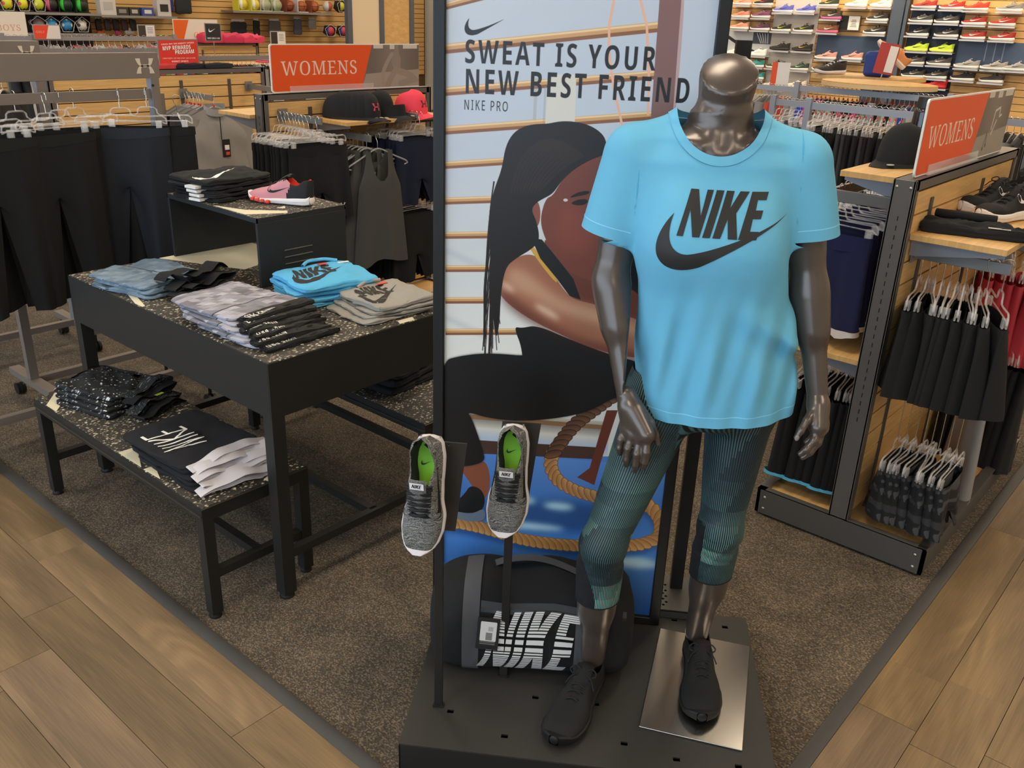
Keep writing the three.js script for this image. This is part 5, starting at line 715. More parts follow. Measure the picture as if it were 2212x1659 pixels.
function arm(label, x, y, z, len, dir, group) { // slatwall face-out: flat plate and projecting bar; dir +1 towards the aisle (+z)
  const t = thing('hanging_bar', label, 'hanging bar', [x, y, z], dir > 0 ? 0 : Math.PI, group), m = M(0x8d8b89, 0.4, { metalness: 0.6 });
  part('bracket_plate', box(0.055, 0.06, 0.005, 0, -0.045, 0.004), m, t); part('bar', box(0.012, 0.034, len, 0, -0.034, len / 2 + 0.004, 0.002), m, t); return t;
}
const ORD = ['foremost', 'second', 'third', 'fourth', 'fifth', 'sixth', 'seventh', 'eighth', 'ninth', 'tenth', 'eleventh', 'twelfth', 'thirteenth', 'fourteenth', 'fifteenth', 'sixteenth'];
function hangRow(hp, gp, list, from = 'from the front') { // list of [x,y,z,turn,label?,hangerLabel?], rearmost first; the first entry moves the prototypes themselves
  const base = [hp, gp].map((o) => o && o.userData.label), n = list.length;
  list.forEach(([x, y, z, r, lab, hl], i) => { [[hp, hl], [gp, lab]].forEach(([o, L], k) => { if (!o) return; const place = n - 1 - i, stemL = L ?? base[k], ordn = place ? ORD[place] : 'first', room = 16 - stemL.split(' ').length, full = stemL + ', ' + (room >= 1 + from.split(' ').length ? ordn + ' ' + from : ordn); if (!o.userData.used) { o.userData.used = 1; o.position.set(x, y, z); o.rotation.y = r; o.userData.label = full; } else copy(o, [x, y, z], r, full); }); });
}
function garment(name, label, category, geo, mat, group, extras = []) { const t = thing(name, label, category, [0, 0, 0], 0, group); part('cloth', geo, mat, t); for (const [n, g, m, l] of extras) part(n, g, m, t, l); return t; }
const HPOS = {};

// ---------- gondola with cap shelf, shorts and tanks (behind the table) ----------
const G1 = gondola('slatwall_gondola', 'maple slatwall gondola with caps on its shelf and the orange sign beside the poster', 2.632, 3.775, -3.93, 1.24, 0.58, { standards: [2.92, 3.44] });
const G2 = gondola('slatwall_gondola', 'maple slatwall gondola behind the grey quarter-zip pullovers', 2.35, 3.845, -5.66, 1.24, 0.58, { standards: [3.2, 3.555] });
const G3 = gondola('slatwall_gondola', 'maple slatwall gondola with slotted end post and empty base tray beside the mannequin', 2.742, 3.91, -0.853, 1.24, 0.588, { standards: [2.945, 3.5] });
void G1; void G2; void G3;
function shelf(label, x0, x1, y, z0, z1, th = 0.018) { // maple shelf on two steel brackets; z0 is the slatwall face
  const t = thing('shelf_board', label, 'shelf', [(x0 + x1) / 2, y - th, (z0 + z1) / 2]), w = x1 - x0, d = Math.abs(z1 - z0), s = Math.sign(z1 - z0);
  const g = box(w, th, d, 0, 0, 0, 0.001), P = g.attributes.position, U = g.attributes.uv; for (let q = 0; q < P.count; q++) U.setXY(q, P.getX(q), P.getZ(q) * 1.5); part('board', g, MAPLE, t);
  for (const k of [-1, 1]) { const sh = shapeOf([[0, 0], [d * 0.97, 0], [d * 0.97, -0.012], [0.02, -0.05], [0, -0.05]]), b = extrude(sh, 0.004); b.rotateY(-s * Math.PI / 2); b.translate(k * (w / 2 - 0.03), -0.001, -s * d / 2); part('bracket', b, M(0x9a9aa0, 0.4, { metalness: 0.6 }), t); }
  return t;
}
shelf('maple shelf carrying the row of caps', 2.925, 3.64, 1.118, -3.897, -3.62);
shelf('maple shelf end showing behind the blue-lit gondola post', 2.6, 3.0, 1.14, -3.965, -4.24);
// sign printing
const signMap = (flip) => canvas(1024, 256, (c, w, h) => {
  c.fillStyle = '#f0561a'; c.fillRect(0, 0, w, h); const g = c.createLinearGradient(660, 0, w, 0); g.addColorStop(0, '#6e655d'); g.addColorStop(0.4, '#857a70'); g.addColorStop(1, '#6a6058'); c.fillStyle = g; polyPath(c, [[672, 0], [w, 0], [w, h], [588, h]]); c.fill();
  c.fillStyle = '#a09589'; polyPath(c, [[622, 170], [w, 150], [w, h], [588, h]]); c.fill(); c.fillStyle = '#d5cdc2'; c.fillRect(680, 0, 70, 26); c.fillRect(800, 0, 60, 30); c.fillRect(900, 0, 110, 28);
  if (!flip) { c.fillStyle = '#8f8479'; c.beginPath(); c.ellipse(852, 92, 40, 60, 0, 0, 7); c.fill(); c.fillRect(835, 0, 30, 60); c.lineWidth = 26; c.lineCap = 'round'; c.strokeStyle = '#9c9085'; c.beginPath(); c.moveTo(815, 60); c.quadraticCurveTo(770, 110, 745, 170); c.lineTo(750, 236); c.stroke(); c.strokeStyle = '#7b7067'; c.beginPath(); c.moveTo(880, 50); c.quadraticCurveTo(905, 90, 890, 120); c.stroke(); c.lineWidth = 40; c.strokeStyle = '#94897e'; c.beginPath(); c.moveTo(845, 150); c.quadraticCurveTo(800, 200, 780, 244); c.moveTo(870, 160); c.quadraticCurveTo(960, 180, 990, 210); c.lineTo(880, 232); c.stroke(); }
  else { c.strokeStyle = '#d8cfc4'; c.lineWidth = 9; c.lineCap = 'round'; c.beginPath(); c.moveTo(800, 150); c.lineTo(812, 80); c.lineTo(870, 70); c.lineTo(880, 105); c.lineTo(905, 100); c.moveTo(812, 170); c.lineTo(850, 120); c.stroke(); c.strokeStyle = '#453d37'; c.lineWidth = 6; c.beginPath(); c.moveTo(735, 215); c.lineTo(755, 160); c.lineTo(765, 205); c.stroke(); c.fillStyle = '#453d37'; for (const [x, y] of [[735, 222], [766, 210]]) { c.beginPath(); c.arc(x, y, 8, 0, 7); c.fill(); } }
  c.fillStyle = '#f2d9cb'; fitText(c, 'WOMENS', 62, 92, 500, 74, 0.04, 'normal', 'serif'); c.lineWidth = 3; c.strokeStyle = '#f2d9cb';
  c.font = 'bold 100px serif';
});
function womensSign(label, x0, x1, y, z, h, flip) {
  const t = thing('womens_sign', label, 'sign', [x0, y, z]), w = x1 - x0, r = 0.014;
  const sh = new THREE.Shape(); sh.moveTo(r, 0); sh.lineTo(w, 0); sh.lineTo(w, h); sh.lineTo(r, h); sh.absarc(r, h - r, r, Math.PI / 2, Math.PI); sh.lineTo(0, r); sh.absarc(r, r, r, Math.PI, Math.PI * 1.5);
  const g = extrude(sh, 0.006); part('panel', g, M(0xf0ece6, 0.45), t);
  const pg = new THREE.PlaneGeometry(w - 0.012, h - 0.008); pg.translate(w / 2 + 0.003, h / 2, 0.0068); const sp = new THREE.ShapeGeometry((() => { const s = new THREE.Shape(), a = 0.006; s.moveTo(a + r, 0.005); s.lineTo(w - 0.001, 0.005); s.lineTo(w - 0.001, h - 0.005); s.lineTo(a + r, h - 0.005); s.absarc(a + r, h - 0.005 - r, r, Math.PI / 2, Math.PI); s.lineTo(a, 0.005 + r); s.absarc(a + r, 0.005 + r, r, Math.PI, Math.PI * 1.5); return s; })()); const P = sp.attributes.position, U = sp.attributes.uv; for (let i = 0; i < P.count; i++) U.setXY(i, P.getX(i) / w, P.getY(i) / h); sp.translate(0, 0, 0.0068);
  part('print', sp, M(0xffffff, 0.4, { map: signMap(flip) }), t, 'orange print with the word WOMENS and a grey photograph');
  part('clear_holder', [box(w * 0.55, 0.03, 0.003, w * 0.38, 0, 0.012), box(w * 0.55, 0.03, 0.003, w * 0.38, 0, -0.004), box(w * 0.55, 0.003, 0.03, w * 0.38, -0.0005, 0.004)], CLEAR, t);
}
womensSign('orange WOMENS sign above the caps, on the gondola behind the table', 2.712, 3.705, 1.242, -3.93, 0.228, false);
womensSign('orange WOMENS sign seen at a slant, on the gondola beside the mannequin', 2.785, 3.72, 1.242, -0.85, 0.222, true);
// caps
function makeCap(name, label, col, markCol, o = {}) {
  const t = thing(name, label, o.visor ? 'visor' : 'cap', o.pos, o.turn, o.group), m = CL(col);
  const dome = grid(36, 14, (u, v) => { const a = u * Math.PI * 2, b = v * Math.PI / 2, r = Math.pow(Math.cos(b), 0.62), s = Math.sin(a); return [Math.cos(a) * r * 0.082, 0.004 + Math.pow(Math.sin(b), 0.9) * (0.118 + 0.01 * s) , s * r * 0.098, u, v]; }, true, true);
  part('crown', o.visor ? grid(36, 3, (u, v) => { const a = u * Math.PI * 2; return [Math.cos(a) * (0.082 - v * 0.008), 0.004 + v * (0.05 + 0.012 * Math.sin(a)), Math.sin(a) * (0.098 - v * 0.01), u, v]; }, true, true) : dome, m, t);
  part('brim', grid(20, 8, (u, v) => { const a = lerp(0.12, Math.PI - 0.12, u), q = Math.cos(a); return [q * (0.082 + 0.012 * v), 0.012 - 0.02 * v * 0.4 - 0.03 * q * q * v - 0.002, Math.sin(a) * (0.098 + 0.0) * (1 + 0.0) + v * 0.072 * Math.pow(Math.sin(a), 0.6), u, v]; }), m, t);
  if (!o.visor) { const b = new THREE.SphereGeometry(0.007, 8, 6); b.scale(1, 0.5, 1); b.translate(0, 0.124, 0); part('button', b, m, t); }
  if (markCol) { const gs = uaShapes(0.046, 0.036).map((s) => { const g = new THREE.ShapeGeometry(s, 5), P = g.attributes.position; for (let i = 0; i < P.count; i++) { const x = P.getX(i), y = 0.062 + P.getY(i); const bb = Math.asin(Math.min(0.999, Math.pow((y - 0.004) / 0.128, 1 / 0.9))), r = Math.pow(Math.cos(bb), 0.62), cx = x / 0.082 / r; P.setXYZ(i, x, y, Math.sqrt(Math.max(0, 1 - cx * cx)) * r * 0.098 + 0.0016); } g.computeVertexNormals(); return g; }); part('emblem', gs, M(markCol, 0.6, DS), t, 'embroidered emblem'); }
  part('brim_sticker', (() => { const g = new THREE.CircleGeometry(0.012, 12); g.rotateX(-Math.PI / 2 + 0.1); g.translate(0.03, 0.011, 0.135); return g; })(), M(0xb9b3ab, 0.4), t);
  return t;
}
{
  const cy = 1.1185;
  makeCap('baseball_cap', 'black cap with pink emblem, front of the row of black caps on the shelf', 0x1b1d20, 0xd23a5c, { pos: [3.13, cy, -3.735], turn: 0.12 });
  for (let i = 0; i < 4; i++) makeCap('baseball_cap', 'plain black cap nested behind the pink-emblem cap on the shelf', 0x15171a, null, { pos: [3.11 - i * 0.022, cy + 0.0, -3.75 - i * 0.022], turn: 0.12, group: 'nested black caps' });
  makeCap('sun_visor', 'black visor between the black cap and the coral cap', 0x17191b, null, { pos: [3.305, cy, -3.73], turn: 0.15, visor: true });
  makeCap('baseball_cap', 'black cap standing behind the visor against the slatwall', 0x17191b, null, { pos: [3.28, cy, -3.8], turn: 0.25 });
  makeCap('baseball_cap', 'bright coral cap with dark emblem at the shelf end', 0xf2475a, 0x5d1a2c, { pos: [3.465, cy, -3.735], turn: 0.15 });
}
// rows on the face-outs of this gondola
{
  seed = 321;
  arm('steel display arm holding the black running shorts', 2.745, 1.155, -3.896, 0.31, 1); arm('steel display arm holding the grey tank tops', 3.03, 1.055, -3.896, 0.33, 1); arm('short steel arm holding the navy shorts beside the poster', 3.38, 1.14, -3.896, 0.3, 1); arm('low steel arm holding black shorts near the gondola base', 3.36, 0.745, -3.896, 0.3, 1); arm('steel arm of the lower black shorts behind the riser', 2.76, 0.62, -3.896, 0.3, 1);
  const R = (n, x, y, z0, z1, turn, lab, hl) => Array.from({ length: n }, (_, i) => { const t = n > 1 ? i / (n - 1) : 1; return [x + rr(-0.006, 0.006), y, lerp(z0, z1, t), turn + rr(-0.09, 0.09), typeof lab === 'function' ? lab(i, n) : lab, hl]; });
  HPOS.R = R;
  const hS = clipHanger('clip_hanger', 'clear clip hanger holding black running shorts behind the table', 0.3, 'clear hangers of the black running shorts', { drop: 0.06 });
  const gS = garment('running_shorts', 'black running shorts in the row under the cap shelf', 'shorts', shortsGeo(0.33, 0.36, { k: 1, y0: -0.135, amp: 0.014 }), CL(0x15161a), 'black running shorts under the cap shelf', [['waistband', bandGeo(0.33, -0.135, 0.04), CL(0x101114)]]);
  hangRow(hS, gS, R(9, 2.70, 1.157, -3.86, -3.63, 0.03));
  const front = copy(gS, [2.725, 1.157, -3.595], -0.06, 'foremost black running shorts with small white emblem, under the cap shelf'); delete front.userData.group;
  part('emblem', uaShapes(0.03, 0.02).map((s) => { const g = new THREE.ShapeGeometry(s, 5); g.translate(0.1, -0.42, 0.047); return g; }), WHITE, front); copy(hS, [2.725, 1.157, -3.595], -0.06);
  const hT = shirtHanger('shirt_hanger', 'clear shirt hanger carrying a charcoal tank top beside the poster', 0.37, 'clear hangers of the tank tops');
  const tank = (() => { // racer tank: body with deep neck and arm cut-outs
    const f = (s) => grid(26, 26, (u, v) => { const q = u * 2 - 1, top = Math.abs(q); const st = 0.075, W = v < 0.3 ? lerp(0.085, 0.135, Math.pow(v / 0.3, 2)) : lerp(0.135, 0.178, (v - 0.3) / 0.7); const inner = v < 0.24 ? lerp(0.055, 0.0, Math.pow(v / 0.24, 3)) : 0; void st; void top; const neck = s > 0 ? v < 0.26 : v < 0.12; const x = neck ? Math.sign(q) * lerp(lerp(0.052, 0.02, Math.pow(v / (s > 0 ? 0.26 : 0.12), 2.2)), W, Math.abs(q)) : q * W; void inner; return [x, -0.075 - 0.012 * Math.abs(x) * 6 - v * 0.58 + (v === 1 ? 0.012 * Math.cos(q * 4) : 0), s * (0.012 + 0.024 * Math.sqrt(Math.max(0, 1 - q * q)) * sst(0, 0.3, v)) + 0.01 * v * Math.sin(q * 7), u, v]; }, false, s > 0);
    const cut = (g, s) => { const I = [], ix = g.index.array; for (let j = 0; j < 26; j++) for (let i = 0; i < 26; i++) { const at = (j * 26 + i) * 6, neck = (j + 0.5) / 26 < (s > 0 ? 0.26 : 0.12) && (i === 12 || i === 13); if (!neck) for (let k = 0; k < 6; k++) I.push(ix[at + k]); } g.setIndex(I); return g; };
    return mg([cut(f(1), 1), cut(f(-1), -1)]);
  })();
  const gT = garment('sleeveless_shirt', 'charcoal tank top in the row beside the poster', 'tank top', tank, CL(0x4a4a48), 'charcoal tank tops');
  hangRow(hT, gT, R(8, 3.05, 1.057, -3.86, -3.62, 0.05));
  const fT = copy(gT, [3.085, 1.057, -3.575], -0.04, 'foremost charcoal tank top with white care label'); delete fT.userData.group; part('care_label', box(0.014, 0.075, 0.0012, -0.004, -0.27, -0.026), WHITE, fT, 'white size strip'); copy(hT, [3.085, 1.057, -3.575], -0.04);
  const hN = clipHanger('clip_hanger', 'clear clip hanger holding navy shorts at the poster edge', 0.3, 'clear hangers of the navy shorts', { drop: 0.06 });
  const gN = garment('running_shorts', 'navy shorts hanging between the tank tops and the poster', 'shorts', shortsGeo(0.34, 0.33, { k: 2 }), CL(0x0f1730), 'navy shorts at the poster edge');
  hangRow(hN, gN, R(9, 3.40, 1.142, -3.86, -3.6, 0.04));
  const hB = clipHanger('clip_hanger', 'clear clip hanger of the low black shorts at the gondola base', 0.3, 'clear hangers of the low black shorts', { drop: 0.06 });
  const gB = garment('running_shorts', 'black shorts on the low arm above the gondola base', 'shorts', shortsGeo(0.32, 0.36, { k: 3, amp: 0.016 }), CL(0x101012), 'low black shorts');
  hangRow(hB, gB, R(9, 3.37, 0.747, -3.86, -3.6, 0.04)); 
  hangRow(hB, gB, R(5, 2.78, 0.622, -3.86, -3.68, 0.04, 'black shorts on the lower arm behind the riser', 'clear clip hanger on the lower arm behind the riser'));
  // grey quarter-zip pullovers
  arm('steel display arm holding the grey quarter-zip pullovers', 3.205, 1.105, -5.628, 0.34, 1); arm('bare steel display arm on the pullover gondola', 3.70, 1.135, -5.628, 0.3, 1);
  const hQ = shirtHanger('shirt_hanger', 'clear hanger with red size marker, carrying a grey quarter-zip', 0.4, 'hangers of the quarter-zips', { size: RED });
  const gQ = garment('quarter_zip_pullover', 'heather grey quarter-zip pullover in the row behind the riser', 'pullover', topGeo(0.44, 0.62, { sleeve: 0.56, sw: 0.13, k: 1, neckW: 0.07, slope: 0.07 }), CL(0x8d8a86), 'grey quarter-zip pullovers');
  hangRow(hQ, gQ, R(7, 3.17, 1.107, -5.54, -5.34, 0.02));
  const fq = copy(gQ, [3.215, 1.107, -5.29], -0.02, 'foremost heather grey quarter-zip with black hang tag'); delete fq.userData.group; copy(hQ, [3.215, 1.107, -5.29], -0.02);
  part('collar', grid(30, 3, (u, v) => { const a = u * Math.PI * 2; return [Math.cos(a) * (0.075 - v * 0.004), -0.10 + v * 0.045 - 0.03 * (Math.sin(a) > 0 ? Math.sin(a) : 0), Math.sin(a) * 0.038 + 0.004, u, v]; }, true), CL(0x96938f), fq); part('zip', box(0.005, 0.14, 0.003, 0.005, -0.27, 0.05), DARKER, fq);
  part('hang_tag', box(0.055, 0.11, 0.003, 0.03, -0.38, 0.056), M(0x151517, 0.5), fq, 'black hang tag'); part('tag_label', [box(0.032, 0.03, 0.001, 0.034, -0.335, 0.058)], WHITE, fq); part('tag_spot', box(0.026, 0.02, 0.001, 0.037, -0.368, 0.058), M(0xd8402a, 0.5), fq);
}
// ---------- gondola beside the mannequin: its contents ----------
{
  seed = 55; const { R } = HPOS; void R;
  const front = -0.8255, back = -0.8805;
  // display side towards the aisle
  shelf('maple shelf with black trainers and folded leggings', 2.80, 3.9, 1.077, front, -0.555);
  const rail = (label, x0, x1, y, z, zw, nm = 'clothes_rail') => { const t = thing(nm, label, 'clothes rail', [0, 0, 0]), m = M(0x77736f, 0.4, { metalness: 0.55 }); part('rail', box(x1 - x0, 0.036, 0.014, (x0 + x1) / 2, y - 0.036, z, 0.002), m, t); for (const x of [x0 + 0.006, x1 - 0.006]) part('rail_arm', box(0.012, 0.036, Math.abs(z - zw), x, y - 0.036, (z + zw) / 2, 0.002), m, t); return t; };
  rail('steel hang rail over the navy shorts behind the mannequin', 2.79, 3.85, 1.175, -1.09, back);
  const bl = (label, x, y, len, dir) => arm(label, x, y, dir > 0 ? front : back, len, dir);
  bl('steel arm under the trainer shelf holding black shorts', 2.87, 1.026, 0.275, 1); bl('low steel arm holding camouflage-print shorts', 2.87, 0.58, 0.275, 1);
  bl('low steel arm of the black and blue shorts behind the mannequin', 3.0, 0.61, 0.27, -1);
  shelf('maple shelf carrying a black cap behind the slanted sign', 2.775, 3.85, 1.238, back, -1.06); shelf('lower maple shelf under the navy shorts', 2.76, 3.85, 0.66, back, -1.12);
  // navy shorts with white and coral hems along the rail
  const hA = clipHanger('clip_hanger', 'clear clip hanger on the rail of navy shorts behind the mannequin', 0.27, 'clear hangers of the navy shorts rail', { drop: 0.07 });
  const gA = garment('running_shorts', 'navy shorts with white hem on the rail behind the mannequin', 'shorts', shortsGeo(0.27, 0.33, { k: 4, y0: -0.145 }), CL(0x14193f), 'navy shorts on the rail', [['waistband', bandGeo(0.27, -0.145, 0.05), CL(0x171d4a)], ['hem', hemBand(0.27, 0.33, { k: 4, y0: -0.145 }, 0.93, 1.0), CL(0xd9cfc8)]]);
  hangRow(hA, gA, Array.from({ length: 14 }, (_, i) => [3.76 - i * 0.07, 1.18, -1.085 + rr(-0.01, 0.01), Math.PI / 2 + 0.12 + rr(-0.08, 0.08)]), 'from the post');
  // black shorts with light blue piping
  const hC = clipHanger('clip_hanger', 'clear clip hanger of the blue-piped shorts behind the mannequin hand', 0.27, 'clear hangers of the blue-piped shorts', { drop: 0.06 });
  const pipe = CL(0x55b5da); const gC = garment('running_shorts', 'black shorts with light blue piping behind the mannequin hand', 'shorts', shortsGeo(0.3, 0.34, { k: 5, amp: 0.018 }), CL(0x0e0e10), 'black shorts with blue piping', [['piping', hemBand(0.3, 0.34, { k: 5, amp: 0.018 }, 0.955, 1.0), pipe, 'light blue piping']]);
  hangRow(hC, gC, Array.from({ length: 8 }, (_, i) => [2.97 + rr(-0.01, 0.01), 0.612, -0.92 - i * 0.031, 0.1 + rr(-0.1, 0.1)]));
  // black skirts under the trainer shelf
  const hD = clipHanger('clip_hanger', 'clear clip hanger of the black shorts under the trainer shelf', 0.27, 'clear hangers of the black shorts under the trainer shelf', { drop: 0.09 });
  const gD = garment('athletic_shorts', 'flared black shorts under the trainer shelf', 'shorts', shortsGeo(0.27, 0.27, { k: 6, amp: 0.02, flare: 1.35, rise: 0.6, y0: -0.17 }), CL(0x131313), 'flared black shorts');
  hangRow(hD, gD, Array.from({ length: 10 }, (_, i) => [2.87 + rr(-0.008, 0.008), 1.028, -0.79 + i * 0.0215, 0.22 + rr(-0.12, 0.12)]));
  const fD = copy(gD, [2.89, 1.028, -0.562], 0.42, 'foremost flared black shorts with grey waistband lettering'); delete fD.userData.group; part('waistband_print', (() => { const g = new THREE.PlaneGeometry(0.07, 0.017); g.translate(-0.05, -0.195, 0.026); return g; })(), M(0xffffff, 0.7, { map: canvas(128, 32, (c, w, h) => { c.fillStyle = '#131313'; c.fillRect(0, 0, w, h); c.fillStyle = '#d8d4cf'; fitText(c, 'NIKE PRO', 4, 6, 120, 20, 0.05); }) }), fD); copy(hD, [2.89, 1.028, -0.562], 0.42);
  // camouflage shorts seen edge-on, and one grey pair
  const camo = data(128, (u, v) => { const a = noise2(u * 7, v * 7), b = noise2(u * 13 + 40, v * 13); const k = a > 0.62 ? 50 : b > 0.66 ? 70 : 22; return [k, k, k + 2]; });
  const camoM = M(0xffffff, 0.85, { map: camo, side: THREE.DoubleSide });
  const hE = clipHanger('clip_hanger', 'clear clip hanger of the camouflage-print shorts on the low arm', 0.24, 'clear hangers of the camouflage shorts', { drop: 0.19 });
  const gE = garment('athletic_shorts', 'black camouflage-print shorts on the low arm over the tray', 'shorts', shortsGeo(0.22, 0.18, { k: 7, amp: 0.016, y0: -0.265 }), camoM, 'camouflage-print shorts');
  hangRow(hE, gE, Array.from({ length: 8 }, (_, i) => [2.88 + rr(-0.006, 0.006), 0.582, -0.755 + i * 0.026, 0.02 + rr(-0.1, 0.1)]));
  const gF = garment('athletic_shorts', 'pale grey shorts with black tick behind the camouflage shorts', 'shorts', shortsGeo(0.26, 0.36, { k: 8, amp: 0.008, y0: -0.1 }), CL(0x8f8b87), null, [['tick', (() => { const g = new THREE.ShapeGeometry(swooshShape(0.045, 0.02), 6); g.translate(0.05, -0.42, 0.05); return g; })(), M(0x1a1a1a, 0.6)]]);
  gF.position.set(3.3, 0.55, -0.64); gF.rotation.y = 0.5; const hF = clipHanger('clip_hanger', 'clear clip hanger of the pale grey shorts', 0.26, null, { drop: 0.04 }); hF.position.set(3.3, 0.55, -0.64); hF.rotation.y = 0.5; arm('low steel arm of the pale grey shorts', 3.3, 0.55, front, 0.24, 1);
  const gG = garment('athletic_shorts', 'coral shorts at the far end of the slatwall', 'shorts', shortsGeo(0.26, 0.3, { k: 9 }), CL(0xc23a48), 'coral shorts far end'); const hG = clipHanger('clip_hanger', 'clear clip hanger of the coral shorts', 0.26, 'hangers of the coral shorts', { drop: 0.05 });
  arm('steel arm of the coral shorts at the far end of the slatwall', 3.72, 0.93, front, 0.26, 1); hangRow(hG, gG, Array.from({ length: 6 }, (_, i) => [3.72, 0.932, -0.79 + i * 0.04, 0.3 + rr(-0.1, 0.1)]));
  const gH = garment('track_pants', 'black pants on the low arm at the far end of the slatwall', 'pants', shortsGeo(0.28, 0.42, { k: 10, rise: 0.45 }), CL(0x121214), 'black pants far end'); arm('low steel arm of the black pants at the far end', 3.68, 0.63, front, 0.26, 1);
  const hH = clipHanger('clip_hanger', 'clear clip hanger with coral marker of the far black pants', 0.26, 'hangers of the far black pants', { drop: 0.05, size: M(0xe8505a, 0.5) }); hangRow(hH, gH, Array.from({ length: 7 }, (_, i) => [3.68, 0.632, -0.79 + i * 0.035, 0.3 + rr(-0.1, 0.1)]));
  // trainers and folded leggings on the shelf
  const gT = shoeGeos({ L: 0.27, nu: 25, nv: 36, soleH: 0.034, heelH: 0.042, collar: 0.1, ankle: 0.082, toe: 0.055, bow: true });
  const up = M(0x161616, 0.85, DS), so = M(0xe6ded7, 0.5);
  const trainer = (lab, x, z, r) => { const t = thing('running_shoe', lab, 'shoe', [x, 1.078, z], r); buildShoe(t, gT, { sole: so, upper: up, lining: up, laces: up, tick: so, ticks: [-1, 1], tickAt: [0.12, 0.5, 0.05, 0.03] }); return t; };
  trainer('black trainer with thick white sole, further in on the maple shelf', 3.50, -0.71, -1.96); trainer('black trainer with thick white sole and white tick, at the shelf front edge', 3.40, -0.632, -1.93);
  const fl = slabGeo(0.32, 0.03, 0.13, { k: 130, wave: 0.012 }), ft = thing('folded_leggings', 'folded black leggings with grey lettering at the shelf front', 'leggings', [2.955, 1.078, -0.685], -1.32); part('folded_body', fl.geo, CL(0x16181a), ft); part('lettering', box(0.06, 0.0012, 0.013, 0.06, 0.031, 0.045), M(0xbdbab6, 0.5), ft); part('rolled_leg', tube([[-0.12, 0.042, -0.05], [-0.05, 0.045, -0.03], [0.05, 0.04, -0.045]], 0.014, 16, 8), CL(0x14161a), ft);
  const bag = slabGeo(0.24, 0.11, 0.1, { k: 140, wave: 0.03 }), bt = thing('folded_jacket', 'black folded jacket heaped behind the trainers', 'jacket', [3.75, 1.078, -0.72], 0.2); part('folded_body', bag.geo, CL(0x121314), bt);
  makeCap('baseball_cap', 'plain black cap on the shelf behind the slanted sign', 0x1a1c1d, null, { pos: [3.08, 1.2385, -0.975], turn: -1.75 });
  // tall dark bottle
  const bo = thing('sports_bottle', 'large smoky black water bottle behind the slanted sign', 'bottle', [3.27, 1.2385, -0.985]); part('flask', new THREE.LatheGeometry([[0, 0], [0.046, 0], [0.05, 0.006], [0.05, 0.06], [0.046, 0.075], [0.05, 0.09], [0.047, 0.15], [0.042, 0.165]].map((p) => new THREE.Vector2(...p)), 28), M(0x1b1d22, 0.15, { clearcoat: 0.6 }), bo); part('lid', cyl(0.044, 0.04, 0.035, 0, 0.183, 0, 24), M(0x101113, 0.4), bo);
}
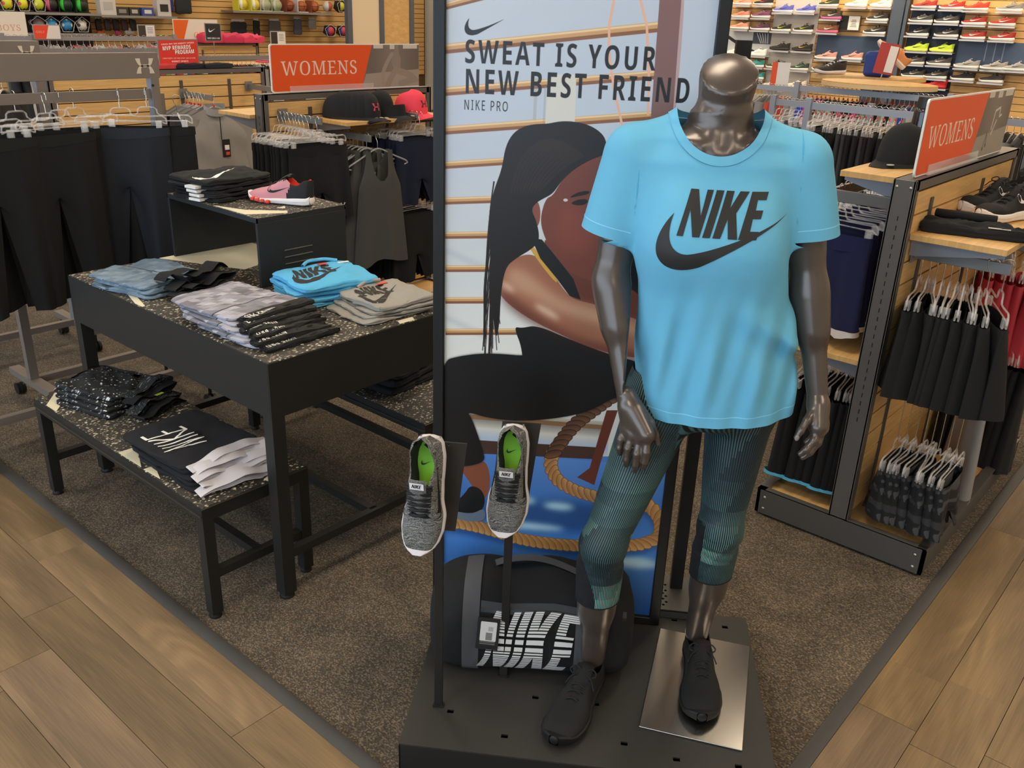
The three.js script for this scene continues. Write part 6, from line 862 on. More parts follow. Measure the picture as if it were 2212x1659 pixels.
// ---------- branded rolling racks of black trousers ----------
{
  seed = 91;
  const rack = (label, x0, x1, z, n) => {
    const t = thing('clothing_rack', label, 'clothing rack', [0, 0, z]), m = TAUPE, w = x1 - x0;
    part('header_panel', box(w + 0.01, 0.095, 0.03, (x0 + x1) / 2, 1.362, 0, 0.002), m, t);
    part('emblem', uaShapes(0.074, 0.056).map((s) => { const g = extrude(s, 0.002); g.translate(x1 - 0.055, 1.408, 0.0152); return g; }), M(0xd9c9b4, 0.5), t, 'pale interlocking emblem'); 
    for (const x of [x0, x1 - 0.03]) { const p = part('post', box(0.03, 1.24, 0.04, x + 0.01, 0.125, 0), m, t); part('post_side', box(0.004, 1.24, 0.036, x - 0.007, 0.125, 0), M(0x9fa0a6, 0.4, { metalness: 0.6 }), t); part('bolt', [1.335, 1.27].map((y) => cyl(0.005, 0.005, 0.004, x - 0.004, y, 0.021, 10, 'z')).slice(0, 1), DARKER, p); const f = part('foot', box(0.045, 0.03, 0.42, x + 0.01, 0.095, 0, 0.002), m, t); for (const s of [-1, 1]) { part('caster', [cyl(0.026, 0.026, 0.012, x + 0.0, 0.027, s * 0.185, 16, 'x'), cyl(0.026, 0.026, 0.012, x + 0.024, 0.027, s * 0.185, 16, 'x'), cyl(0.008, 0.008, 0.05, x + 0.012, 0.07, s * 0.185, 8)], M(0x151515, 0.4), f); } }
    part('hang_rail', box(w - 0.03, 0.036, 0.014, (x0 + x1) / 2, 1.285, 0), m, t); part('base_rail', box(w - 0.03, 0.03, 0.03, (x0 + x1) / 2, 0.1, 0), m, t); void n; return t;
  };
  rack('brown rolling rack with pale emblem header, nearest the wood aisle', 0.95, 1.905, -3.53); rack('brown rolling rack standing behind the first emblem rack', 0.9, 1.86, -4.5);
  const plain = (label, x0, x1, z) => { const t = thing('clothing_rack', label, 'clothing rack', [0, 0, z]); for (const x of [x0, x1]) { part('post', box(0.035, 1.15, 0.035, x, 0.12, 0), TAUPE, t); part('foot', box(0.045, 0.03, 0.4, x, 0.095, 0), TAUPE, t); for (const s of [-1, 1]) part('caster', [cyl(0.026, 0.026, 0.012, x - 0.01, 0.027, s * 0.175, 14, 'x'), cyl(0.026, 0.026, 0.012, x + 0.012, 0.027, s * 0.175, 14, 'x')], M(0x151515, 0.4), t); } part('base_rail', box(x1 - x0, 0.03, 0.03, (x0 + x1) / 2, 0.1, 0), TAUPE, t); part('hang_rail', box(x1 - x0, 0.036, 0.014, (x0 + x1) / 2, 1.25, 0), TAUPE, t); };
  plain('brown rolling rack between the emblem racks and the table', 1.36, 2.08, -3.86);
  const hP = clipHanger('clip_hanger', 'clear clip hanger of the black trousers on the emblem rack', 0.3, 'clear hangers of the black trousers', { drop: 0.065, hookR: 0.0018 });
  const gP = garment('track_pants', 'black track pants on the emblem rack', 'pants', shortsGeo(0.34, 0.62, { k: 11, rise: 0.36, amp: 0.014, flare: 1.02 }), CL(0x0e0e0e), 'black track pants', [['waistband', bandGeo(0.34, -0.14, 0.035), CL(0x151614)]]);
  hangRow(hP, gP, [[1.08, 1.323, -3.50, -0.1], [1.2, 1.323, -3.42, 0.05], [1.42, 1.323, -3.45, 0.06], [1.36, 1.323, -3.56, 0.0], [1.5, 1.323, -3.53, 0.05], [1.58, 1.323, -3.58, 0.0], [1.22, 1.323, -3.60, -0.1]]);
  const nv = copy(gP, [1.72, 1.323, -3.50], -0.55, 'navy track pants turned aslant on the emblem rack', ''); delete nv.userData.group; nv.children[0].material = CL(0x0d121d, 0.7); nv.children[1].material = CL(0x1a202b, 0.7); copy(hP, [1.72, 1.323, -3.50], -0.55, 'clear clip hanger of the navy track pants', '');
  const bp = copy(gP, [1.82, 1.323, -3.48], -0.6, 'black track pants aslant at the rack post', ''); delete bp.userData.group; copy(hP, [1.82, 1.323, -3.48], -0.6, 'clear clip hanger with green marker at the rack post', '');
  for (const c of scene.children) if (c.userData.group === '') delete c.userData.group;
  const gJ = garment('track_jacket', 'long black jacket hanging past the emblem rack post', 'jacket', topGeo(0.46, 0.72, { sleeve: 0.6, sw: 0.15, k: 3 }), CL(0x0d0d0e), null); gJ.position.set(2.16, 1.253, -3.86); gJ.rotation.y = 1.2;
  const hJ = shirtHanger('shirt_hanger', 'clear hanger of the long black jacket', 0.4, null); hJ.position.set(2.16, 1.253, -3.86); hJ.rotation.y = 1.2;
  const gK = garment('track_jacket', 'black jacket hanging on the second emblem rack', 'jacket', topGeo(0.46, 0.7, { sleeve: 0.58, sw: 0.14, k: 5 }), CL(0x131416), 'black jackets on the second rack'), hK = shirtHanger('shirt_hanger', 'clear hanger of a black jacket on the second rack', 0.4, 'hangers on the second rack');
  hangRow(hK, gK, Array.from({ length: 8 }, (_, i) => [0.98 + i * 0.1, 1.323, -4.5, 1.1 + rr(-0.2, 0.2)]), 'from the emblem end');
}
// ---------- far end of the shop: shoe wall, ball wall, racks ----------
const WALLSHOES=[[1.838,-6.024,'d9a08c efe9e4 c8503c'],[1.841,-5.726,'2a2628 efe9e4 b83a5a'],[1.765,-5.443,'5f66c0 efeae8 20204a'],[1.768,-5.150,'5f66c0 efeae8 20204a'],[1.847,-4.872,'3a3a36 efeae4 c6d23a'],[1.849,-4.522,'e8e2da efe9e4 c0a060'],[1.851,-4.228,'e8e2da efe9e4 c0a060'],[1.687,-6.025,'c98a78 efe9e4 d85040'],[1.693,-5.732,'7b4a6a efe9e4 3c2c44'],[1.707,-4.809,'3b3834 e06aa0 f0ece6'],[1.702,-4.240,'22211f efece6 f0ece6'],[1.547,-6.020,'d59a86 efe9e4 d06a4a'],[1.546,-5.728,'4a3040 efe9e4 a03a6a'],[1.544,-5.441,'23231f efece6 c2cc3e'],[1.547,-5.143,'23231f efece6 c2cc3e'],[1.551,-4.825,'6b3a2a e8709a f0ece6'],[1.556,-4.244,'22211f efece6 f0ece6'],[1.235,-6.044,'f3f0ec f6f3f0 d8d4d0'],[1.235,-5.723,'f3f0ec f6f3f0 d8d4d0'],[1.320,-5.418,'1f1d1b 2a2826 3a3836'],[1.324,-5.118,'1f1d1b 2a2826 cfa23a'],[1.245,-4.794,'d39a8e efe9e4 3a3030'],[1.255,-4.471,'d39a8e efe9e4 3a3030'],[1.097,-5.737,'2f8f92 efe9e4 c8c03a'],[1.100,-5.453,'37433a efe9e4 9fe8b8'],[1.096,-5.127,'37433a efe9e4 9fe8b8'],[1.108,-4.812,'4b463c efe9e4 8a6a5a'],[0.949,-5.715,'2f9aa0 efe9e4 c8c03a'],[0.866,-5.446,'d9cfc2 efe9e4 3a3632'],[0.887,-5.124,'d9cfc2 efe9e4 3a3632'],[1.852,-3.729,'b5342a efe9e4 2a2a2a'],[1.848,-3.430,'b5342a efe9e4 f0ece6'],[1.843,-3.174,'d2452f efe9e4 c83828'],[1.842,-2.829,'8a8680 efe9e4 2a2a2a'],[1.703,-3.737,'3a3a3a efe9e4 e8e4e0'],[1.702,-3.451,'3a3a3a efe9e4 e8e4e0'],[1.697,-3.166,'9c2a26 efe9e4 f0ece6'],[1.696,-2.867,'9c2a26 efe9e4 f0ece6'],[1.560,-3.753,'2c2c2c efe9e4 e8e4e0'],[1.559,-3.428,'2c2c2c efe9e4 e8e4e0'],[1.548,-3.141,'9c2a26 efe9e4 f0ece6'],[1.547,-2.844,'9c2a26 efe9e4 f0ece6'],[1.394,-3.732,'b9d633 e8f070 3a3f20'],[1.398,-3.449,'b9d633 e8f070 3a3f20'],[1.251,-3.737,'4a4644 efe9e4 d0ccc8'],[1.254,-3.449,'4a4644 efe9e4 d0ccc8'],[1.243,-3.143,'9a9896 efe9e4 4a4846'],[1.243,-2.857,'9a9896 efe9e4 4a4846'],[1.246,-2.637,'9a9896 efe9e4 4a4846'],[1.105,-3.705,'33312f efe9e4 c0bcb8'],[1.111,-3.458,'33312f efe9e4 c0bcb8'],[1.110,-3.159,'232121 efe9e4 2a2828'],[1.109,-2.855,'454140 efe9e4 3a3836'],[1.016,-3.674,'c2242a c2242a 8a1a1e'],[1.008,-3.440,'c2242a c2242a 8a1a1e']];
const colorWord = (h) => { const r = parseInt(h.slice(0, 2), 16), g = parseInt(h.slice(2, 4), 16), b = parseInt(h.slice(4), 16), mx = Math.max(r, g, b), mn = Math.min(r, g, b); if (mx - mn < 28) return mx < 60 ? 'black' : mx < 110 ? 'charcoal' : mx < 190 ? 'grey' : 'white'; if (r > 170 && g > 190) return 'lime yellow'; if (r === mx) return g > 190 ? 'cream' : r > 195 && g > 120 ? 'salmon pink' : b > 90 ? 'plum' : r > 195 ? 'bright red' : 'dark red'; if (b === mx) return g > 120 ? 'teal' : 'violet blue'; return g > 130 ? 'teal' : 'dark green'; };
{
  seed = 777;
  // wall fixture: slat boards, coloured back panels, pillar
  const wx = 11.5, wall = thing('slatwall_display', 'maple slatwall covered with rows of trainers at the far end', 'wall display', [wx + 0.04, 0, -4.2]);
  for (const [z0, z1] of [[-7.3, -4.12], [-3.9, 0.6]]) for (let y = 0.45; y < 2.6; y += 0.0755) part('slat', box(0.016, 0.069, z1 - z0, 0, y, (z0 + z1) / 2 + 4.2), MAPLE, wall);
  part('slat_backing', box(0.02, 2.6, 8.2, 0.03, 0.2, 0.9), M(0x6b4d2e, 0.8), wall);
  const pnl = (lab, z0, z1, y0, y1, col) => solo('back_panel', box(0.006, y1 - y0, z1 - z0, wx + 0.024, y0, (z0 + z1) / 2), M(col, 0.5), lab, 'panel');
  pnl('slate blue back panel above the pink trainers on the shoe wall', -4.98, -4.1, 1.235, 1.53, 0x42546f); pnl('dark blue back panel behind the first two shoe columns right of the pillar', -3.89, -3.3, 0.6, 1.9, 0x2b3548); pnl('slate blue graphic panel with radiating lines on the shoe wall', -3.3, -2.2, 1.22, 1.535, 0x4d5f7c);
  const pw = solo('back_panel', [box(0.006, 1.7, 0.6, wx + 0.02, 0.4, -5.3)], M(0xcfc6bd, 0.5), 'pale panel behind the violet trainers on the shoe wall', 'panel'); void pw;
  solo('graphic_poster', box(0.006, 0.3, 0.62, wx + 0.016, 1.225, -5.905), M(0xffffff, 0.5, { map: canvas(256, 128, (c, w, h) => { c.fillStyle = '#cfd3d6'; c.fillRect(0, 0, w, h); c.strokeStyle = '#22262c'; c.lineWidth = 16; c.beginPath(); c.moveTo(0, 30); c.quadraticCurveTo(90, 80, 190, 110); c.stroke(); c.fillStyle = '#4a5260'; c.fillRect(150, 0, 106, 60); c.strokeStyle = '#e5e8ea'; c.lineWidth = 4; for (let i = 0; i < 5; i++) { c.beginPath(); c.moveTo(170 + i * 16, 4); c.lineTo(200 + i * 10, 56); c.stroke(); } }) }), 'grey graphic poster behind the white trainers on the shoe wall', 'poster');
  part('print_lines', [0, 1, 2].map((i) => { const g = box(0.002, 0.2, 0.012, wx + 0.019, 1.33, -3.0 + i * 0.09); g.rotateX(0); return g; }), M(0x8b9ab0, 0.5), scene.getObjectByName('back_panel_002'));
  struct('pillar_1', [box(0.12, CEIL, 0.14, wx - 0.02, 0, -4.02), box(0.02, CEIL, 0.035, wx - 0.09, 0, -3.91)], M(0x4b5666, 0.5));
  // shoe shelves and shoes
  const lo = shoeGeos({ L: 0.262, nu: 13, nv: 16, collar: 0.092, ankle: 0.074, toe: 0.048, soleH: 0.026, heelH: 0.034, rows: 3 });
  const rows = [1.85, 1.7, 1.55, 1.4, 1.245, 1.1, 0.95, 0.87]; let shelf0 = null; const nth = ['top visible', 'second', 'third', 'fourth', 'fifth', 'sixth', 'seventh', 'lowest'];
  const count = {};
  for (const [y, z, cols] of WALLSHOES) {
    const [a, b, c] = cols.split(' '), ri = rows.reduce((m, r, i) => (Math.abs(r - y) < Math.abs(rows[m] - y) ? i : m), 0), sideW = z < -4 ? 'left' : 'right'; count[ri + sideW] = (count[ri + sideW] ?? 0) + 1;
    const t = thing('running_shoe', `${colorWord(a)} trainer, ${nth[ri]} row of the wall section ${z < -4 ? 'before' : 'past'} the pillar, number ${count[ri + sideW]}`, 'shoe', [wx - 0.055, y + 0.004, z + 0.12], Math.PI + rr(-0.12, 0.12), 'trainers on the shoe wall');
    part('sole', lo.sole, M('#' + b, 0.6), t); part('upper', [lo.upper, lo.lining, lo.tongue], M('#' + a, 0.75, DS), t); part('laces', lo.laces, M(0xdad6d2, 0.8), t); const tk = part('tick', [lo.tick(1, 0.16, 0.62, 0.032, 0.03), lo.tick(-1, 0.16, 0.62, 0.032, 0.03)], M('#' + c, 0.6, DS), t); tk.userData.kind = 'stuff';
    if (!shelf0) { shelf0 = thing('shoe_shelf', 'small clear shelf holding one trainer on the shoe wall', 'shelf', [wx - 0.05, y - 0.001, z], 0, 'small shoe shelves'); part('ledge', box(0.13, 0.004, 0.27, 0.01, -0.002, 0), M(0xd8dadf, 0.2, { transmission: 0.5, thickness: 0 }), shelf0); part('lip', box(0.004, 0.016, 0.27, -0.055, -0.016, 0), M(0xb5bac4, 0.3), shelf0); } else copy(shelf0, [wx - 0.05, y - 0.001, z]);
  }
  const sg = thing('price_sign', 'framed black and white notice among the trainers on the shoe wall', 'sign', [wx - 0.02, 1.59, -4.6]); part('frame', box(0.012, 0.17, 0.29, 0, 0, 0), M(0x5a5651, 0.4), sg); part('sheet', [box(0.003, 0.155, 0.135, -0.008, 0.008, 0.068)], WHITE, sg); part('black_half', box(0.003, 0.155, 0.135, -0.008, 0.008, -0.068), DARKER, sg);
  for (let i = 0; i < 5; i++) part('text_line', box(0.001, 0.006, rr(0.05, 0.09), -0.0102, 0.115 - i * 0.018, 0.068), M(0x5a5650, 0.6), sg.children[1]);
  const wl = thing('wall_washer_lamp', 'long lamp washing the shoe wall with light from the ceiling', 'lamp', [10.7, 3.2, -3.6]); part('housing', box(0.16, 0.08, 6.2, 0, 0.02, 0), WHITE, wl); part('diffuser', box(0.12, 0.01, 6.1, 0, 0.01, 0), M(0xffffff, 0.5, { emissive: 0xffe3b8, emissiveIntensity: 2.5 }), wl); const la = new THREE.RectAreaLight(0xffe6c0, SHOEWALL_LIGHT, 6.0, 0.12); la.position.set(10.7, 3.2, -3.6); la.lookAt(11.5, 1.3, -3.6); scene.add(la);
}
{
  // ball wall
  seed = 888; const zw = -12.0, w = thing('slatwall_display', 'maple slatwall of the ball department on the back wall', 'wall display', [6.5, 0, zw - 0.05]);
  for (let y = 0.6; y < 2.4; y += 0.0755) part('slat', box(8.6, 0.068, 0.016, 0.7, y, 0), MAPLE, w); part('slat_backing', box(8.7, 2.2, 0.02, 0.7, 0.4, -0.03), M(0x5b4228, 0.8), w);
  solo('back_panel', box(1.35, 0.95, 0.01, 5.0, 1.0, zw - 0.032), M(0x3a3026, 0.8), 'dark backing behind the boxed soccer balls on the back wall', 'panel');
  const ledge = (lab, x0, x1, y) => { const t = thing('shelf_board', lab, 'shelf', [(x0 + x1) / 2, y - 0.02, zw + 0.13]); part('board', box(x1 - x0, 0.018, 0.3, 0, 0, 0), M(0x6d6861, 0.5), t); part('price_rail', box(x1 - x0, 0.028, 0.006, 0, -0.006, 0.153), M(0x8b8781, 0.5), t); };
  ledge('grey shelf of the upper boxed balls on the back wall', 4.3, 5.68, 1.462); ledge('grey shelf of boxes and masks on the back wall', 5.68, 6.7, 1.447); ledge('grey shelf of the blue boxed balls on the back wall', 4.3, 5.7, 1.232); ledge('grey shelf of volleyballs and basketballs on the back wall', 7.55, 9.25, 1.545);
  const ballTex = (base, kind, c2, c3) => canvas(128, 64, (c, W, H) => { c.fillStyle = base; c.fillRect(0, 0, W, H); c.strokeStyle = c2; c.fillStyle = c2; if (kind === 'basket') { c.lineWidth = 2; for (const x of [0, 32, 64, 96]) { c.beginPath(); c.moveTo(x, 0); c.lineTo(x, H); c.stroke(); } c.beginPath(); c.moveTo(0, 32); c.lineTo(W, 32); c.stroke(); } else if (kind === 'patch') { for (let i = 0; i < 12; i++) { const x = (i % 4) * 32 + (i > 3 && i < 8 ? 16 : 0), y = 12 + Math.floor(i / 4) * 20; c.fillStyle = i % 3 ? c2 : c3; c.beginPath(); for (let k = 0; k < 5; k++) c.lineTo(x + 6 * Math.cos(k * 1.257), y + 6 * Math.sin(k * 1.257)); c.fill(); } } else { c.fillStyle = c2; c.fillRect(20, 10, 34, 44); c.fillStyle = c3; c.fillRect(80, 20, 22, 30); } });
  const sph = new THREE.SphereGeometry(0.075, 20, 14), M2 = (t) => M(0xffffff, 0.5, { map: t });
  const pent = (() => { const o = [], r = 0.096; const P = [...Array(5)].map((_, k) => [r * Math.sin(k * 1.2566), r * Math.cos(k * 1.2566)]); for (let k = 0; k < 5; k++) { const a = P[k], b = P[(k + 1) % 5]; o.push(bar([a[0], a[1], 0.05], [b[0], b[1], 0.05], 0.006, 0.006), bar([a[0], a[1], -0.06], [b[0], b[1], -0.06], 0.006, 0.006)); } return mg(o); })();
  const pentBack = (() => { const g = new THREE.CylinderGeometry(0.092, 0.092, 0.11, 5, 1, true); g.rotateX(Math.PI / 2); g.rotateZ(0); return g; })();
  const balls = (label, x, y, tex, box_, name, cat, grp) => { const t = thing(name, label, cat, [x, y, zw + 0.16], rr(-0.3, 0.3), grp); part('ball', sph, M2(tex), t); if (box_ === 'pent') { part('box_frame', pent, M(0xc9c5c0, 0.4), t); part('box_shell', pentBack, M(0x2a2622, 0.7, DS), t); } else if (box_) part('carton', [box(0.16, 0.012, 0.15, 0, -0.088, -0.02), box(0.17, 0.17, 0.01, 0, -0.085, -0.09), box(0.01, 0.17, 0.13, -0.085, -0.085, -0.03)], M(box_, 0.6), t); return t; };
  const neon = ballTex('#d9d92e', 'patch', '#d8486a', '#1d2a22'), lime = ballTex('#c6d636', 'patch', '#e8e08a', '#2b3322'), pinkT = ballTex('#d2587c', 'swirl', '#2a2226', '#8c3a52'), green = ballTex('#38c838', 'swirl', '#15241a', '#1c2a1c'), blueT = ballTex('#3e8fc8', 'patch', '#e6e8c8', '#24303a'), netT = ballTex('#d8d6cc', 'patch', '#2a2a28', '#6a685e'), greyT = ballTex('#6f6b68', 'patch', '#c25a3a', '#4a4846'), wvb = ballTex('#efece2', 'swirl', '#e3d04a', '#2a2a28'), wht = ballTex('#d8d6c8', 'swirl', '#a8b08a', '#cfcab8'), bsk = ballTex('#b5602e', 'basket', '#2a1a10'), bsk2 = ballTex('#9a4a26', 'basket', '#2a1a10'), wtick = ballTex('#d5d0ca', 'swirl', '#b05a48', '#b8b2aa'), blk = ballTex('#201e1a', 'swirl', '#cfc83a', '#d8d040'), rwb = ballTex('#3a42a8', 'swirl', '#c83a4a', '#d8d4d0');
  const Y1 = 1.55, Y2 = 1.325, B = (l, x, y, t, b, n = 'soccer_ball') => balls(l, x, y, t, b, n, n === 'basketball' ? 'basketball' : n === 'volleyball' ? 'volleyball' : 'soccer ball', null);
  B('yellow and pink boxed ball at the shelf end', 4.62, Y1, neon, 'pent'); B('yellow and pink ball in open pentagon box', 4.79, Y1, neon, 'pent'); B('lime yellow ball in open pentagon box', 4.97, Y1, lime, 'pent'); B('pink and black ball beside the lime boxed ball', 5.13, Y1, pinkT, 0x3a2228); B('neon green and black boxed ball beside the pink ball', 5.31, Y1, green, 0x15241a); B('neon green and black boxed ball at the mask boxes', 5.50, Y1, green, 0x15241a);
  B('grey boxed ball in the lower row, at the red and white sign', 4.95, Y2, greyT, 'pent'); B('first blue ball in pentagon box on the lower shelf', 5.10, Y2, blueT, 'pent'); B('second blue ball in pentagon box on the lower shelf', 5.28, Y2, blueT, 'pent'); B('white ball with dark hexagon lines on the lower shelf', 5.46, Y2, netT, 'pent');
  B('white volleyball in yellow carton, first on the shelf', 7.78, 1.632, wvb, 0xd9cf3a, 'volleyball'); B('white volleyball in yellow carton, second on the shelf', 7.98, 1.632, wvb, 0xd9cf3a, 'volleyball'); B('pale boxed volleyball beside the yellow cartons', 8.17, 1.632, wht, 0xcfcabd, 'volleyball'); B('pale green boxed ball beside the basketballs', 8.36, 1.632, wht, 0xa8b890, 'volleyball'); B('dark orange boxed basketball beside the green carton', 8.58, 1.632, bsk2, 0x7a4030, 'basketball'); B('orange basketball in blue and white carton', 8.8, 1.632, bsk, 0xd8d4e0, 'basketball'); B('orange boxed basketball at the shelf end', 9.03, 1.632, bsk, 0x8a4a34, 'basketball'); B('white ball with red tick hanging past the shelf', 9.28, 1.64, wtick, null); B('black ball with yellow tick in pentagon box', 9.52, 1.65, blk, 'pent'); B('red and blue ball in pentagon box, first of two', 9.3, 1.295, rwb, 'pent'); B('red and blue ball in pentagon box, second of two', 9.55, 1.295, rwb, 'pent');
  const carton = (label, x, y, w2, h, col, face, d = 0.12) => { const t = thing('packaged_box', label, 'box', [x, y, zw + 0.2]); part('carton', box(w2, h, d, 0, 0, 0, 0.003), M(col, 0.6), t); part('face_print', box(w2 * 0.6, h * 0.45, 0.002, 0, h * 0.28, d / 2 + 0.001), M(face, 0.6), t); };
  carton('white boxed ball carton beside the mask boxes', 5.79, 1.448, 0.2, 0.21, 0xcfc9c2, 0xb8b4b0); carton('dark carton with red corner', 5.97, 1.448, 0.16, 0.1, 0x3a332e, 0x8a857e); carton('second dark carton with white print', 6.13, 1.448, 0.13, 0.1, 0x3a332e, 0xb8b2aa); carton('blue carton with white print', 6.31, 1.448, 0.16, 0.1, 0x3b4f8f, 0xd8d4d0); carton('white carton with black face mask print', 6.54, 1.448, 0.19, 0.2, 0xc9c4bf, 0x2b2927);
  const pack = (label, x, y, w2, h, col) => { const t = thing('hanging_pack', label, 'pack', [x, y - h, zw + 0.06]); part('pouch', slabGeo(w2, 0.04, h, { k: x, n: 8 }).geo.rotateX(Math.PI / 2).translate(0, h / 2, 0), CL(col, 0.7), t); part('header', box(w2 * 0.8, 0.03, 0.006, 0, h, 0.012), M(0xb8b4ae, 0.5), t); };
  pack('dark hanging bag with pale tick on the back wall', 6.92, 1.74, 0.24, 0.26, 0x22252a); pack('blue garment hanging beside the mask box', 6.72, 1.7, 0.1, 0.2, 0x27307a); pack('black knee pads hanging on the back wall', 7.75, 1.4, 0.26, 0.2, 0x1c2224); pack('narrow black sleeve hanging on the back wall', 8.05, 1.42, 0.1, 0.2, 0x161616); pack('grey pack hanging on the back wall', 8.36, 1.42, 0.2, 0.2, 0x5a5854); pack('blue-grey socks hanging on the back wall', 8.77, 1.45, 0.14, 0.22, 0x4a505a); pack('pale grey small packs hanging on the back wall', 9.04, 1.45, 0.14, 0.14, 0x8a8782);
  for (let i = 0; i < 5; i++) pack('small dark pad sets hanging below the mask boxes', 5.72 + i * 0.115, 1.40, 0.075, 0.14, [0x2b2420, 0x3a3532, 0x2a2624, 0x45302c, 0x2f2d2b][i]); for (const c of scene.children) if (c.userData.label === 'small dark pad sets hanging below the mask boxes') c.userData.group = 'small pad sets';
  pack('orange ring pads below the mask boxes', 5.73, 1.26, 0.09, 0.05, 0xd8602a); pack('pink ring pads below the mask boxes', 5.96, 1.262, 0.06, 0.05, 0xc83a7a); pack('white ring pads below the mask boxes', 6.12, 1.262, 0.12, 0.045, 0xbdbab6);
  // partition column between ball wall and shoes
  struct('pillar_2', [box(0.07, CEIL, 0.06, 7.36, 0, -9), box(0.07, CEIL, 0.06, 7.86, 0, -9), box(0.07, CEIL, 0.06, 8.36, 0, -9)], M(0x5f6672, 0.45, { metalness: 0.4 }));
  solo('partition_panel', box(0.44, 2.6, 0.03, 7.61, 0.4, -9.0), M(0xe6cfae, 0.6), 'pale cream panel of the column between balls and shoes', 'panel'); solo('partition_panel', box(0.44, 2.6, 0.03, 8.11, 0.4, -9.0), MAPLE, 'maple panel of the column between balls and shoes', 'panel');
  // second shoe display visible between the column and the poster
  const sw = thing('slatwall_display', 'dark slatwall with trainers between the column and the poster', 'wall display', [11.45, 0, -9.6]); part('backing', box(0.04, 1.6, 4.0, 0, 0.4, 0), M(0x1b1917, 0.7), sw); for (let y = 1.05; y < 1.95; y += 0.15) part('shelf_edge', box(0.14, 0.01, 4.0, -0.08, y, 0), M(0x8a8884, 0.5), sw);
  const lo = shoeGeos({ L: 0.262, nu: 13, nv: 16, collar: 0.092, ankle: 0.074, toe: 0.048, rows: 3 });
  [['e8e4e0', -10.2, 1.81], ['d8d0c8', -9.85, 1.81], ['efece8', -10.15, 1.66], ['3a3836', -9.85, 1.66], ['d9c0b8', -10.2, 1.51], ['e8e4e0', -9.85, 1.51], ['8a2fa8', -10.25, 1.36], ['d8a8b0', -9.9, 1.36], ['9a9692', -10.2, 1.21], ['3aa04a', -9.9, 1.21]].forEach(([c, z, y], i) => { const t = thing('running_shoe', `${c === '8a2fa8' ? 'purple' : colorWord(c)} trainer on the dark slatwall beside the column, ${['top', 'top', 'second', 'second', 'third', 'third', 'fourth', 'fourth', 'fifth', 'fifth'][i]} shelf, ${i % 2 ? 'nearer' : 'further'} one`, 'shoe', [11.36, y - 0.0, z + 0.12], Math.PI + 0.3, 'trainers on the dark slatwall'); part('sole', lo.sole, M(0xe8e2de, 0.6), t); part('upper', [lo.upper, lo.lining, lo.tongue], M('#' + c, 0.75, DS), t); part('laces', lo.laces, M(0xdad6d2, 0.8), t); });
}
